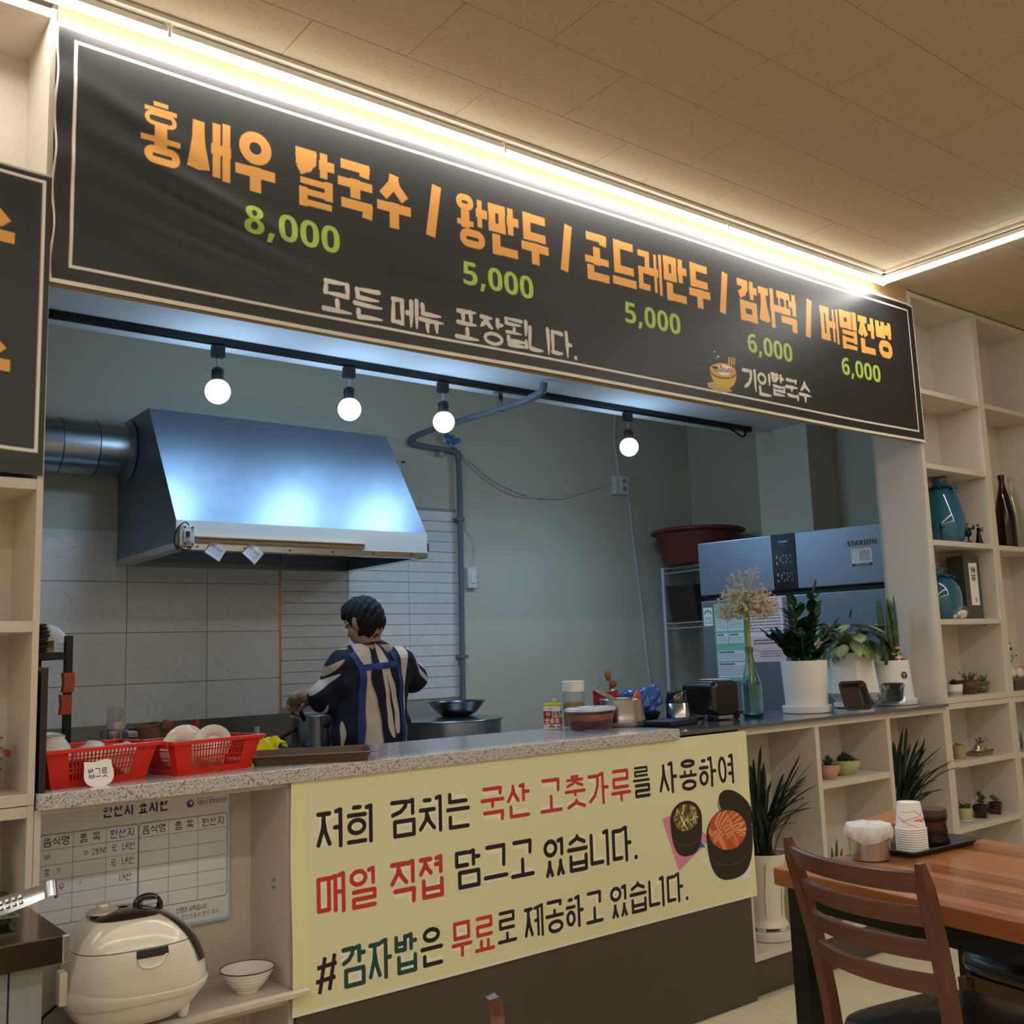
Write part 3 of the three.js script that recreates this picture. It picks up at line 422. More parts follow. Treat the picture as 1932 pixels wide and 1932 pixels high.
shelfUnit('low beige shelf base at the right edge of the picture', 5.227, 5.862, 0.125, 0.984, [0.151, 0.417, 0.706, 0.983]);
shelfUnit('low beige counter shelf with the two tall grass plants', 3.100, 4.590, 0.125, 0.974, [0.151], { mids: [3.577, 4.092], boards: [[3.605, 4.092, 0.723], [3.128, 4.562, 0.9735]], low: 0.125, cap: 0.026, pins: [[3.575, 0.66], [4.565, 0.93]] });
shelfUnit('tall beige shelf unit at the left edge behind the black banner', -0.02, 0.612, 0.975, 2.98, [1.001, 1.400, 1.742, 2.36, 2.978], { up: 0.015 });
shelfUnit('low beige shelf base at the left behind the steel side table', -0.02, 0.612, 0.02, 0.974, [0.14, 0.56, 0.973], { up: 0.015 });
shelfUnit('open beige cabinet under the granite counter holding the rice cooker', 0.613, 1.262, 0.02, 0.962, [0.14], { up: 0.015, boards: [[0.628, 1.247, 0.424, -0.001], [0.628, 1.247, 0.9615, -0.001, 0.011]], pins: [[1.246, 0.70], [1.246, 0.68]] });
{
  const t = thing('pull_out_board', 'beige board poking out of the cabinet under the rice cooker', 'board', [0.632, 0.425, 0]);
  part(t, 'board', join([slab(0, 0.612, 0, 0.012, -0.235, 0.03, 0.001, 0), slab(0, 0.653, 0, 0.012, 0.0305, 0.055, 0.001, 0)]), M.shelf);
}
{
  const t = thing('counter_base', 'serving counter base with a dark brown front panel under the yellow banner', 'counter', [1.264, 0, 0]);
  part(t, 'front_panel', slab(0, 1.834, 0.001, 0.94, -0.004, 0.014, 0.001), M.brownPanel);
  part(t, 'carcass', slab(0, 1.834, 0.001, 0.9625, -0.03, -0.005, 0.001), M.shelf);
  part(t, 'rear_panel', slab(0, 1.84, 0.001, 0.9625, -0.45, -0.42, 0.001), M.shelf);
  part(t, 'rear_panel', slab(1.845, 3.36, 0.001, 0.9735, -0.45, -0.42, 0.001), M.shelf);
}
solo('kick_board', 'dark brown kick board along the foot of the right-hand shelves', 'kick board', slab(3.1, 5.9, 0.0005, 0.124, -0.03, -0.012, 0.001), M.brownPanel);
solo('granite_counter', 'grey speckled granite serving counter with the red baskets', 'countertop', slab(0.616, 2.75, 0.9635, 1.0, -0.48, 0.032, 0.002, 0), M.granite);
solo('dark_counter', 'dark grey polished counter top under the white plant pots', 'countertop', slab(2.752, 4.587, 0.9745, 0.988, -0.455, 0.02, 0.0015, 0), M.darktop);
// ------------------------------------------------------------------ kitchen: hood, pipes, stove line
{
  const t = thing('extractor_hood', 'large galvanised extractor hood over the stove with two paper slips on its edge', 'extractor hood', [1.52, 1.777, -2.44]);
  const w = 1.26, zf = 0.81, zt = 0.44, h1 = 0.123, h2 = 0.69, k = 0.0015;
  const poly = (pts) => { const g = new THREE.BufferGeometry(); g.setAttribute('position', new THREE.Float32BufferAttribute(pts.flat(), 3)); g.setIndex([0, 1, 2, 0, 2, 3]); const q = g.toNonIndexed(); q.computeVertexNormals(); return uvm(q); };
  const side = (x) => extrude([[0.012, 0], [zf, 0], [zf, h1], [zt, h2], [0.012, h2]], 0.004).rotateY(-Math.PI / 2).translate(x, 0, 0);
  part(t, 'side_plate', uvm(side(0.002)), M.galv); part(t, 'side_plate', uvm(side(w - 0.002)), M.galv);
  const ang = Math.atan2(h2 - h1, zf - zt), L = Math.hypot(h2 - h1, zf - zt);
  part(t, 'front_plate', uvm(bx(w, L, 0.004, 0.001)), M.galv, [w / 2, (h1 + h2) / 2, (zf + zt) / 2], [-(Math.PI / 2 - ang), 0, 0]);
  part(t, 'top_plate', slab(0, w, h2 - 0.004, h2, 0.012, zt, 0.001), M.galv);
  part(t, 'back_plate', slab(0.004, w - 0.004, 0.01, h2 - 0.005, 0.01, 0.014, 0), M.galv);
  part(t, 'front_band', slab(-0.001, w + 0.001, 0.004, h1, zf - 0.002, zf + 0.003, 0.001), mat(0xd6d2cb, 0.5));
  const rim = part(t, 'rim', join([slab(0, w, 0, 0.026, zf + 0.003, zf + 0.006, 0.0005), slab(-0.004, 0, 0, 0.03, 0.02, zf, 0.0005), slab(w, w + 0.004, 0, 0.03, 0.02, zf, 0.0005), slab(0.004, w - 0.004, 0.0, 0.03, 0.015, 0.03, 0.0005), slab(0.004, w - 0.004, 0.0, 0.004, zf - 0.05, zf, 0.0005), slab(0.004, 0.05, 0.0, 0.004, 0.03, zf, 0.0005), slab(w - 0.05, w - 0.004, 0.0, 0.004, 0.03, zf, 0.0005)]), M.steel);
  for (let i = 0; i < 6; i++) part(rim, 'screw', cyl(0.005, 0.004, 10).rotateX(Math.PI / 2), M.steelDark, [0.09 + i * 0.215, 0.013, zf + 0.008]);
  part(t, 'end_clip', slab(w + 0.004, w + 0.016, 0.035, 0.075, zf - 0.03, zf - 0.005, 0.002), M.black);
  // wooden rod on the band, a switch block at its end
  part(t, 'light_rail', join([slab(0.075, 0.90, 0.032, 0.048, zf + 0.004, zf + 0.018, 0.002), slab(0.075, 0.90, 0.050, 0.058, zf + 0.004, zf + 0.022, 0.002)]), mat(0xb89a72, 0.5)).userData.label = 'thin tan rail along the hood edge';
  const sw = part(t, 'switch_block', join([slab(0.005, 0.07, 0.01, 0.098, zf + 0.004, zf + 0.03, 0.003), slab(0.02, 0.055, 0.03, 0.08, zf + 0.03, zf + 0.036, 0.002)]), mat(0xc8c6bf, 0.5));
  part(sw, 'rocker', slab(0.03, 0.046, 0.05, 0.072, zf + 0.036, zf + 0.04, 0.001), M.black);
  for (const [a, b] of [[0.028, 0.092], [0.06, 0.092], [0.028, 0.02], [0.06, 0.02]]) part(sw, 'screw', cyl(0.004, 0.004, 8).rotateX(Math.PI / 2), M.black, [a, b, zf + 0.032]);
  part(sw, 'wire', join([tube([[0.05, 0.098, zf + 0.02], [0.03, 0.112, zf + 0.03], [0.0, 0.09, zf + 0.03], [-0.012, 0.05, zf + 0.02], [-0.008, 0.015, zf + 0.015], [0.02, 0.0, zf + 0.02]], 0.003), tube([[0.02, 0.0, zf + 0.02], [0.045, -0.006, zf + 0.028], [0.06, 0.012, zf + 0.02]], 0.003)]), M.black);
  const slip = canvasTex(128, 128, (x) => { x.fillStyle = '#eceaf0'; x.fillRect(0, 0, 128, 128); x.fillStyle = '#55555c'; seed = 5; for (let r = 0; r < 6; r++) { let a = 20; while (a < 100) { const l = rr(4, 14); x.fillRect(a, 34 + r * 13, l, r < 2 ? 7 : 3); a += l + 4; } } }, true, false);
  const slipM = mat(0xffffff, 0.8, 0, { map: slip, side: THREE.DoubleSide });
  [[0.125, -0.006, 0.55, 'left'], [0.295, -0.012, 0.72, 'right']].forEach(([a, b, tn, s]) => solo('paper_slip', `small white paper slip stuck on the hood edge, the ${s}-hand one`, 'paper', sheet(6, 6, (u, v) => [(u - 0.5) * 0.075, (v - 0.5) * 0.066, 0.004 * Math.sin(u * 3)]), slipM, [1.52 + a + 0.045, 1.777 + b + 0.004, -2.44 + zf + 0.012], [0, 0, -tn]));
  const d = thing('air_duct', 'round galvanised spiral duct running left from the hood', 'air duct', [1.52, 2.315, -2.275]);
  for (let i = 0; i < 12; i++) part(d, 'duct_ring', lathe([[0.128, 0], [0.132, 0.003], [0.128, 0.007], [0.128, 0.155], [0.132, 0.158]], 40).rotateZ(Math.PI / 2).translate(-0.006 - i * 0.1585, 0, 0), M.duct);
  part(d, 'collar', lathe([[0.128, 0], [0.145, 0.0], [0.145, 0.004], [0.131, 0.005], [0.131, 0.03], [0.128, 0.03]], 40).rotateZ(Math.PI / 2).translate(-0.0045, 0, 0), M.galv);
}
{
  const t = thing('water_pipe', 'grey plastic pipe bending down the kitchen wall beside the hood', 'pipe', [0, 0, 0]);
  const P = [[3.28, 2.66, -1.27], [3.28, 2.615, -1.29], [3.255, 2.59, -1.36], [3.16, 2.565, -2.32], [3.17, 2.548, -2.375], [3.22, 2.54, -2.39], [3.48, 2.527, -2.395], [3.52, 2.515, -2.395], [3.525, 2.47, -2.395], [3.505, 0.86, -2.395]];
  part(t, 'pipe_run', tube(P, 0.0165, 14, 160), M.greyPipe);
  part(t, 'elbow', tube([P[0], [3.28, 2.632, -1.275], P[1], P[2]], 0.021, 14, 24), M.greyPipe); part(t, 'elbow', tube([P[3], P[4], P[5]], 0.020, 14, 24), M.greyPipe); part(t, 'elbow', tube([P[6], P[7], P[8]], 0.020, 14, 24), M.greyPipe);
  part(t, 'bracket', join([slab(3.205, 3.235, 2.585, 2.672, -1.575, -1.555, 0.002), slab(3.20, 3.24, 2.558, 2.566, -1.585, -1.545, 0.002), slab(3.2, 3.24, 2.664, 2.673, -1.6, -1.53, 0.001)]), M.steel);
  for (const [x, y] of [[3.515, 1.28], [3.52, 2.1]]) part(t, 'pipe_clip', slab(x - 0.03, x + 0.027, y, y + 0.02, -2.426, -2.373, 0.003), M.greyPipe);
  part(t, 'pipe_clip', slab(3.38, 3.41, 2.49, 2.515, -2.436, -2.38, 0.002), M.steel);
  const plug = thing('power_adapter', 'white multi-plug power adapter on the wall above the pipe bend', 'power strip', [3.475, 2.583, -2.425]);
  part(plug, 'housing', slab(-0.06, 0.06, -0.018, 0.024, -0.012, 0.03, 0.006), mat(0xcfd4dc, 0.4), undefined, [0, 0, -0.25]);
  for (const [a, b] of [[-0.035, 0.032], [0.002, 0.025], [-0.02, -0.0], [0.02, -0.005], [0.042, 0.012]]) part(plug, 'plug', cyl(0.015, 0.022, 16).rotateX(Math.PI / 2), mat(0x4a7fb5, 0.4), [a, b, 0.038]);
}
{
  const w = -2.428, c = (pts) => pts.map(([x, y, z]) => [x, y, z ?? w]);
  const t = thing('wall_cable', 'pair of pale cables drooping across the kitchen wall to the white socket box', 'cable');
  part(t, 'cable', tube(c([[3.55, 2.53, -2.40], [3.64, 2.455], [3.761, 2.378], [3.9, 2.315], [4.031, 2.29], [4.2, 2.30], [4.365, 2.301], [4.6, 2.37], [4.86, 2.45]]), 0.0055, 8, 60), M.cable);
  part(t, 'cable', tube(c([[3.55, 2.54, -2.40], [3.66, 2.47], [3.8, 2.385], [4.0, 2.318], [4.18, 2.29], [4.36, 2.31], [4.62, 2.385], [4.86, 2.46]]), 0.005, 8, 60), M.cable);
  solo('wall_cable', 'pale cable running down from the socket box behind the blue bag', 'cable', tube(c([[4.935, 2.40, -2.41], [4.985, 2.34], [5.005, 2.1], [5.021, 1.936], [5.045, 1.7], [5.06, 1.57], [5.075, 1.3], [5.099, 1.063], [5.11, 0.7]]), 0.0065, 8, 60), M.cable);
  solo('wall_cable', 'pale cable climbing from the socket box to the soffit', 'cable', tube(c([[4.902, 3.0], [4.885, 2.83], [4.875, 2.746], [4.892, 2.6], [4.899, 2.49]]), 0.009, 8, 40), M.cable);
  const b = thing('socket_box', 'white surface socket box high on the kitchen wall', 'socket', [4.9, 2.426, -2.44]);
  part(b, 'housing', slab(-0.066, 0.066, -0.066, 0.066, 0.001, 0.045, 0.006), mat(0xdcdedc, 0.4)); part(b, 'face_plate', slab(-0.02, 0.056, -0.056, 0.056, 0.045, 0.05, 0.003), mat(0xe6e8e6, 0.35));
  for (const y of [0.026, -0.026]) part(b, 'socket_hole', join([cyl(0.019, 0.002, 20).rotateX(Math.PI / 2).translate(0.018, y, 0.0505), cyl(0.003, 0.003, 8).rotateX(Math.PI / 2).translate(0.011, y, 0.0515)]), mat(0x9fa3a3, 0.5));
  const s = thing('wall_switch', 'white wall switch beside the grey pipe', 'switch', [3.618, 1.762, -2.44]);
  part(s, 'plate', slab(-0.035, 0.035, -0.064, 0.064, 0.001, 0.03, 0.005), mat(0xe3e5e2, 0.4)); part(s, 'rocker', slab(-0.018, 0.018, -0.034, 0.034, 0.03, 0.036, 0.003), mat(0xf0f1ee, 0.35));
  solo('wall_cable', 'thin white cable looping from the pipe to the wall switch', 'cable', tube(c([[3.56, 2.45, -2.40], [3.575, 2.2], [3.585, 2.08], [3.64, 1.99], [3.655, 1.93], [3.62, 1.83, -2.42]]), 0.003, 6, 50), M.cable);
  for (const [x, y] of [[3.103, 2.431], [3.154, 2.436]]) solo('wall_screw', x < 3.12 ? 'dark screw in the wall right of the hood, the left of two' : 'dark screw in the wall right of the hood, the right of two', 'screw', cyl(0.006, 0.02, 10).rotateX(Math.PI / 2), M.black, [x, y, -2.431]);
}
// stove bench with splash plate, pots
{
  const t = thing('stove_bench', 'stainless cooking bench with a dark steel splash plate along the tiled wall', 'kitchen bench', [0, 0, 0]);
  part(t, 'worktop', slab(0.75, 3.62, 0.775, 0.8, -2.42, -1.66, 0.003), M.brushed);
  part(t, 'splash_plate', slab(0.75, 2.9, 0.8, 1.028, -2.424, -2.41, 0.001), mat(0x77736c, 0.36, 0.9));
  part(t, 'front_panel', slab(0.77, 3.6, 0.12, 0.774, -1.70, -1.68, 0.002), M.brushed);
  part(t, 'shelf', slab(0.77, 3.6, 0.2, 0.22, -2.4, -1.7, 0.002), M.brushed);
  for (const x of [0.8, 2.2, 3.56]) for (const z of [-2.38, -1.72]) part(t, 'leg', slab(x - 0.02, x + 0.02, 0.001, 0.775, z - 0.0175, z + 0.0175, 0.003), M.brushed);
  const burner = (x, z, label) => { const b = thing('gas_burner', label, 'burner', [x, 0.8, z]); part(b, 'pan_support', join([0, 1, 2, 3].map((k) => bx(0.24, 0.03, 0.012, 0.002).rotateY(k * Math.PI / 4).translate(0, 0.017, 0))), M.black); part(b, 'ring', lathe([[0.07, 0.001], [0.09, 0.001], [0.09, 0.02], [0.07, 0.02]], 28), M.black); };
  burner(2.25, -1.82, 'black gas burner under the tall steel pot'); burner(1.84, -1.9, 'black gas burner under the frying pan');
  const pot = thing('stock_pot', 'tall steel pot with big black side handles in front of the cook', 'pot', [2.27, 0.833, -1.82]);
  part(pot, 'body', lathe([[0, 0], [0.115, 0], [0.12, 0.006], [0.12, 0.2], [0.124, 0.204], [0.118, 0.204], [0.116, 0.012], [0, 0.008]], 44), M.steel);
  part(pot, 'lid', lathe([[0.126, 0.206], [0.126, 0.21], [0.1, 0.218], [0.03, 0.226], [0, 0.227], [0, 0.207]], 40), M.steel);
  part(pot, 'handle', tube([[-0.095, 0.19, 0.06], [-0.135, 0.25, 0.075], [-0.125, 0.285, 0.02], [-0.10, 0.285, -0.02], [-0.09, 0.22, -0.07]], 0.011, 10), M.black); part(pot, 'handle', tube([[-0.02, 0.16, 0.12], [0.0, 0.175, 0.165], [0.06, 0.178, 0.155], [0.075, 0.165, 0.10]], 0.011, 10), M.black);
  const pan = thing('frying_pan', 'black frying pan with an orange-tipped handle behind the yellow cloth', 'frying pan', [1.84, 0.833, -1.9]);
  part(pan, 'body', lathe([[0, 0], [0.1, 0], [0.125, 0.05], [0.129, 0.05], [0.104, -0.004], [0, -0.004]], 36).translate(0, 0.004, 0), M.black);
  const hd = part(pan, 'handle', rod([0.11, 0.045, 0.03], [0.31, 0.15, 0.09], 0.010, 10), M.black); part(hd, 'handle_trim', rod([0.17, 0.085, 0.047], [0.305, 0.156, 0.088], 0.0075, 8), mat(0xb8481c, 0.4));
  const small = thing('lidded_pan', 'low dark pan with a steel lid in front of the stove', 'pan', [2.04, 0.801, -1.72]);
  part(small, 'body', lathe([[0, 0], [0.09, 0], [0.1, 0.01], [0.1, 0.1], [0.095, 0.1], [0.094, 0.012], [0, 0.008]], 36), M.blackMetal); part(small, 'lid', lathe([[0.103, 0.102], [0.103, 0.107], [0.06, 0.122], [0.02, 0.127], [0, 0.127], [0, 0.105]], 36), M.steelDark); part(small, 'knob', lathe([[0, 0.127], [0.008, 0.127], [0.008, 0.136], [0.018, 0.14], [0.016, 0.15], [0, 0.152]], 20), M.black);
  const bigp = thing('boiling_pot', 'wide low steel boiling pot right of the cook with a bowl resting on it', 'pot', [3.12, 0.801, -1.95]);
  part(bigp, 'body', lathe([[0, 0], [0.25, 0], [0.262, 0.01], [0.262, 0.155], [0.256, 0.155], [0.256, 0.014], [0, 0.01]], 56), M.brushed);
  part(bigp, 'lid', lathe([[0.262, 0.156], [0.276, 0.158], [0.277, 0.164], [0.262, 0.168], [0.2, 0.17], [0.1, 0.176], [0, 0.178], [0, 0.160]], 56), M.steel);
  const bw = thing('mixing_bowl', 'steel mixing bowl resting on the lid of the wide boiling pot', 'bowl', [3.155, 0.979, -1.95]);
  part(bw, 'body', lathe(smoothPts([[0.0, 0.0], [0.07, 0.0], [0.11, 0.022], [0.14, 0.06], [0.15, 0.075], [0.156, 0.077], [0.148, 0.07], [0.106, 0.026], [0.068, 0.004], [0, 0.004]], 50), 48), M.steelDark);
  const db = (x, z, h, c, label) => { const b = thing('seasoning_bottle', label, 'bottle', [x, 0.801, z]); part(b, 'body', lathe(smoothPts([[0, 0], [0.028, 0], [0.03, 0.02], [0.03, h * 0.6], [0.012, h * 0.8], [0.012, h]], 24), 20), mat(c, 0.2)); part(b, 'cap', cyl(0.014, 0.03, 16).translate(0, h + 0.012, 0), M.white); };
  db(2.17, -2.28, 0.15, 0x281016, 'small dark bottle with a pale cap by the splash plate'); db(2.06, -2.3, 0.12, 0x4a0f2c, 'small purple-brown bottle left of the pale-capped one');
}
// ------------------------------------------------------------------ refrigerator, wire rack, basin
{
  const t = thing('refrigerator', 'large silver four-door refrigerator behind the potted plants', 'refrigerator', [4.56, 0, -1.446], -Math.atan2(0.984, 0.179) ); // local x runs along the front, local +z faces the hatch
  const w = 1.13, d = 0.66, H = 1.9, front = M.fridge = mat(0x9aa6b2, 0.34, 0.85);
  // local: x 0..w to the right along the front, z = 0 the front face, body behind
  part(t, 'body', slab(0, w, 0.06, H - 0.005, -d, -0.05, 0.006), mat(0x4a5058, 0.45, 0.3));
  part(t, 'plinth', slab(0.02, w - 0.02, 0.001, 0.06, -d + 0.02, -0.06, 0.002), M.black);
  const dr = (x0, x1, y0, y1) => part(t, 'door', slab(x0, x1, y0, y1, -0.048, 0, 0.006), front);
  dr(0.002, 0.478, 1.59, H); const dR = dr(0.618, w - 0.002, 1.59, H); const dL = dr(0.002, 0.545, 0.85, 1.56); dr(0.585, w - 0.002, 0.85, 1.56); dr(0.002, 0.545, 0.08, 0.83); dr(0.585, w - 0.002, 0.08, 0.83);
  part(t, 'grip_groove', slab(0.0, w, 1.56, 1.59, -0.048, -0.03, 0.001), M.black); part(t, 'grip_groove', slab(0.546, 0.584, 0.08, 1.56, -0.048, -0.03, 0.001), M.black);
  const ctl = canvasTex(256, 512, (x, W, Hh) => {
    x.fillStyle = '#15171c'; x.fillRect(0, 0, W, Hh); latin(x, 'STARION', 78, 62, 100, 18, '#d5d7dc'); latin(x, 'INVERTER', 98, 100, 60, 9, '#9a9ca2', false);
    for (const y of [230, 390]) { for (let k = 0; k < 7; k++) { const a = (k / 7) * 6.28; x.fillStyle = '#e6e8ea'; x.save(); x.translate(128 + 40 * Math.cos(a), y + 34 * Math.sin(a)); x.rotate(a); x.fillRect(-8, -3, 16, 6); x.restore(); } x.strokeStyle = '#8f9298'; x.lineWidth = 2; for (const q of [-38, 20]) { x.strokeRect(190, y + q, 26, 26); latin(x, q < 0 ? 'UP' : 'DN', 193, y + q + 9, 18, 9, '#a9acb2', false); x.fillStyle = '#cfd2d6'; x.fillRect(44, y + q + 4, 12, 18); x.fillRect(40, y + q + 26, 20, 3); } x.fillStyle = '#8fe04a'; x.fillRect(82, y - 2, 10, 8); }
  }, true, false);
  const cg = bx(0.138, 0.312, 0.05, 0.003); { const p = cg.attributes.position, uv = cg.attributes.uv; for (let i = 0; i < p.count; i++) uv.setXY(i, p.getX(i) / 0.138 + 0.5, p.getY(i) / 0.312 + 0.5); }
  part(t, 'control_panel', cg, gloss(0xffffff, 0.2, { map: ctl }), [0.548, 1.744, -0.023]);
  const decal = (parent, name, x0, x1, y0, y1, tex, lab) => { const o = part(parent, name, sheet(1, 1, (u, v) => [x0 + u * (x1 - x0), y0 + v * (y1 - y0), 0.0012]), mat(0xffffff, 0.5, 0, { map: tex, transparent: false, side: THREE.DoubleSide })); if (lab) o.userData.label = lab; };
  const rows = (x, X, Y, w2, h2, n, c) => { x.fillStyle = c; for (let i = 0; i < n; i++) { let a = X; while (a < X + w2) { const l = Math.min(rr(4, 26), X + w2 - a); x.fillRect(a, Y + (h2 * i) / n, l, (h2 / n) * 0.45); a += l + 4; } } };
  decal(dR, 'brand_lettering', 0.91, 1.085, 1.79, 1.822, canvasTex(256, 48, (x) => { x.fillStyle = '#95a2af'; x.fillRect(0, 0, 256, 48); latin(x, 'STARION', 10, 6, 236, 36, '#1d2127'); }, true, false), 'dark brand lettering');
  decal(dR, 'sticker', 0.935, 1.045, 1.685, 1.775, canvasTex(200, 160, (x) => { seed = 12; x.fillStyle = '#e8e9ec'; x.fillRect(0, 0, 200, 160); x.fillStyle = '#2c3a66'; x.fillRect(0, 136, 200, 24); x.strokeStyle = '#3a4460'; x.strokeRect(14, 16, 40, 50); rows(x, 80, 18, 104, 100, 7, '#3a4460'); x.beginPath(); x.arc(48, 100, 13, 0, 7); x.stroke(); latin(x, '1588-9700', 30, 140, 140, 14, '#e6c84a'); }, true, false));
  decal(dL, 'energy_label', 0.015, 0.075, 1.415, 1.52, canvasTex(128, 220, (x) => { x.fillStyle = '#e9ece9'; x.fillRect(0, 0, 128, 220); x.fillStyle = '#58a05a'; x.beginPath(); x.arc(64, 80, 56, Math.PI, 0); x.fill(); x.fillStyle = '#eef1ee'; x.beginPath(); x.arc(64, 82, 34, Math.PI, 0); x.fill(); latin(x, '3', 54, 56, 20, 24, '#333'); seed = 4; rows(x, 16, 110, 96, 54, 5, '#6d7473'); x.fillStyle = '#8fb64a'; x.fillRect(12, 176, 104, 14); }, true, false));
  decal(dL, 'notice_sheet', 0.085, 0.275, 1.1, 1.54, canvasTex(300, 560, (x) => { seed = 15; x.fillStyle = '#7fc0a5'; x.fillRect(0, 0, 300, 560); rows(x, 80, 16, 140, 22, 2, '#2f6f5a'); for (const [a, b, c, d, n] of [[16, 90, 110, 110, 6], [140, 90, 150, 110, 6], [16, 220, 110, 70, 4], [140, 220, 150, 70, 4], [16, 345, 270, 72, 4], [16, 430, 270, 105, 6]]) { x.fillStyle = '#dfe8ea'; x.fillRect(a, b, c, d); x.fillStyle = '#4a5a9a'; x.fillRect(a + 8, b + 6, c * 0.6, 10); rows(x, a + 8, b + 24, c - 18, d - 30, n, '#8a94a0'); } }, true, false), 'green notice sheet');
  decal(dL, 'care_sheet', 0.29, 0.52, 1.2, 1.56 - 0.005, canvasTex(360, 520, (x) => { seed = 19; x.fillStyle = '#e3c7cf'; x.fillRect(0, 0, 360, 520); x.fillStyle = '#f0e6ea'; x.fillRect(14, 14, 332, 300); rows(x, 30, 40, 300, 250, 10, '#7d6a78'); rows(x, 60, 340, 240, 50, 2, '#4a3a48'); x.strokeStyle = '#4a3a48'; x.lineWidth = 4; x.beginPath(); x.moveTo(60, 410); x.lineTo(120, 440); x.stroke(); rows(x, 120, 430, 200, 60, 3, '#7d6a78'); }, true, false), 'pink care sheet');
  // wire rack with basin on top
  const k = thing('wire_rack', 'white wire kitchen rack standing behind the refrigerator', 'wire rack', [5.19, 0, -1.92]);
  const wm = mat(0xd5d8da, 0.35, 0.2), px = [-0.06, 0.38], pz = [0.02, -0.36];
  for (const x of px) for (const z of pz) part(k, 'post', join([cyl(0.0125, 1.842, 14).translate(x, 0.9215, z), cyl(0.016, 0.012, 14).translate(x, 1.836, z)]), wm);
  const grid = (y) => { const g = []; for (const z of pz) { g.push(rod([px[0], y, z], [px[1], y, z], 0.004, 6), rod([px[0], y - 0.035, z], [px[1], y - 0.035, z], 0.004, 6)); for (let i = 0; i < 14; i++) { const a = px[0] + (i / 14) * 0.44, b = a + 0.44 / 14; g.push(rod([a, i % 2 ? y : y - 0.035, z], [b, i % 2 ? y - 0.035 : y, z], 0.0025, 5)); } } for (const x of px) g.push(rod([x, y, pz[0]], [x, y, pz[1]], 0.004, 6), rod([x, y - 0.035, pz[0]], [x, y - 0.035, pz[1]], 0.004, 6)); for (let i = 1; i < 22; i++) g.push(rod([px[0] + (i * 0.44) / 22, y, pz[0]], [px[0] + (i * 0.44) / 22, y, pz[1]], 0.002, 5)); return join(g); };
  for (const y of [1.84, 1.465, 0.9, 0.3]) part(k, 'wire_shelf', grid(y), wm);
  for (let i = 0; i < 4; i++) part(k, 'hook', tube([[-0.055 + i * 0.045, 1.43, 0.026], [-0.02 + i * 0.045, 1.36, 0.03], [-0.01 + i * 0.045, 1.345, 0.035], [0.0 + i * 0.045, 1.36, 0.035]], 0.0025, 6), wm);
  const b = thing('plastic_basin', 'big reddish-brown plastic basin on top of the wire rack', 'basin', [5.29, 1.8445, -2.085]);
  part(b, 'body', lathe([[0, 0.0], [0.21, 0.0], [0.24, 0.02], [0.285, 0.225], [0.285, 0.232], [0.278, 0.232], [0.232, 0.026], [0, 0.008]], 60), mat(0x6b2d22, 0.45)); part(b, 'rim', lathe([[0.283, 0.228], [0.314, 0.224], [0.322, 0.229], [0.32, 0.242], [0.306, 0.248], [0.283, 0.246], [0.277, 0.235]], 60), mat(0x74352a, 0.42));
  const bin = thing('storage_bin', 'dark square plastic bin on the middle shelf of the wire rack', 'bin', [5.25, 1.4695, -2.1]);
  part(bin, 'body', join([extrude([[-0.115, 0], [0.115, 0], [0.15, 0.24], [-0.15, 0.24]], 0.24, 0.006)]), mat(0x2b2220, 0.5)); part(bin, 'rim', slab(-0.157, 0.157, 0.232, 0.246, -0.127, 0.127, 0.003), mat(0x332a27, 0.5));
  const bag = thing('plastic_bag', 'clear plastic bag hanging between the wire rack and the refrigerator', 'plastic bag', [5.13, 0.92, -1.862]);
  part(bag, 'film', sheet(14, 24, (u, v) => [-0.02 + u * 0.2 + 0.012 * Math.sin(v * 17 + u * 5), 0.0 + v * 0.42, 0.02 + 0.03 * Math.sin(u * 9 + v * 5) * (1 - v * 0.6)]), mat(0xffffff, 0.08, 0, { transmission: 0.95, thickness: 0, side: THREE.DoubleSide, ior: 1.4 }));
  part(bag, 'knot', tube([[0.08, 0.42, 0.01], [0.085, 0.44, 0.0], [0.06, 0.43, -0.025], [0.08, 0.41, -0.01]], 0.006, 6), mat(0xc8c23c, 0.5));
}
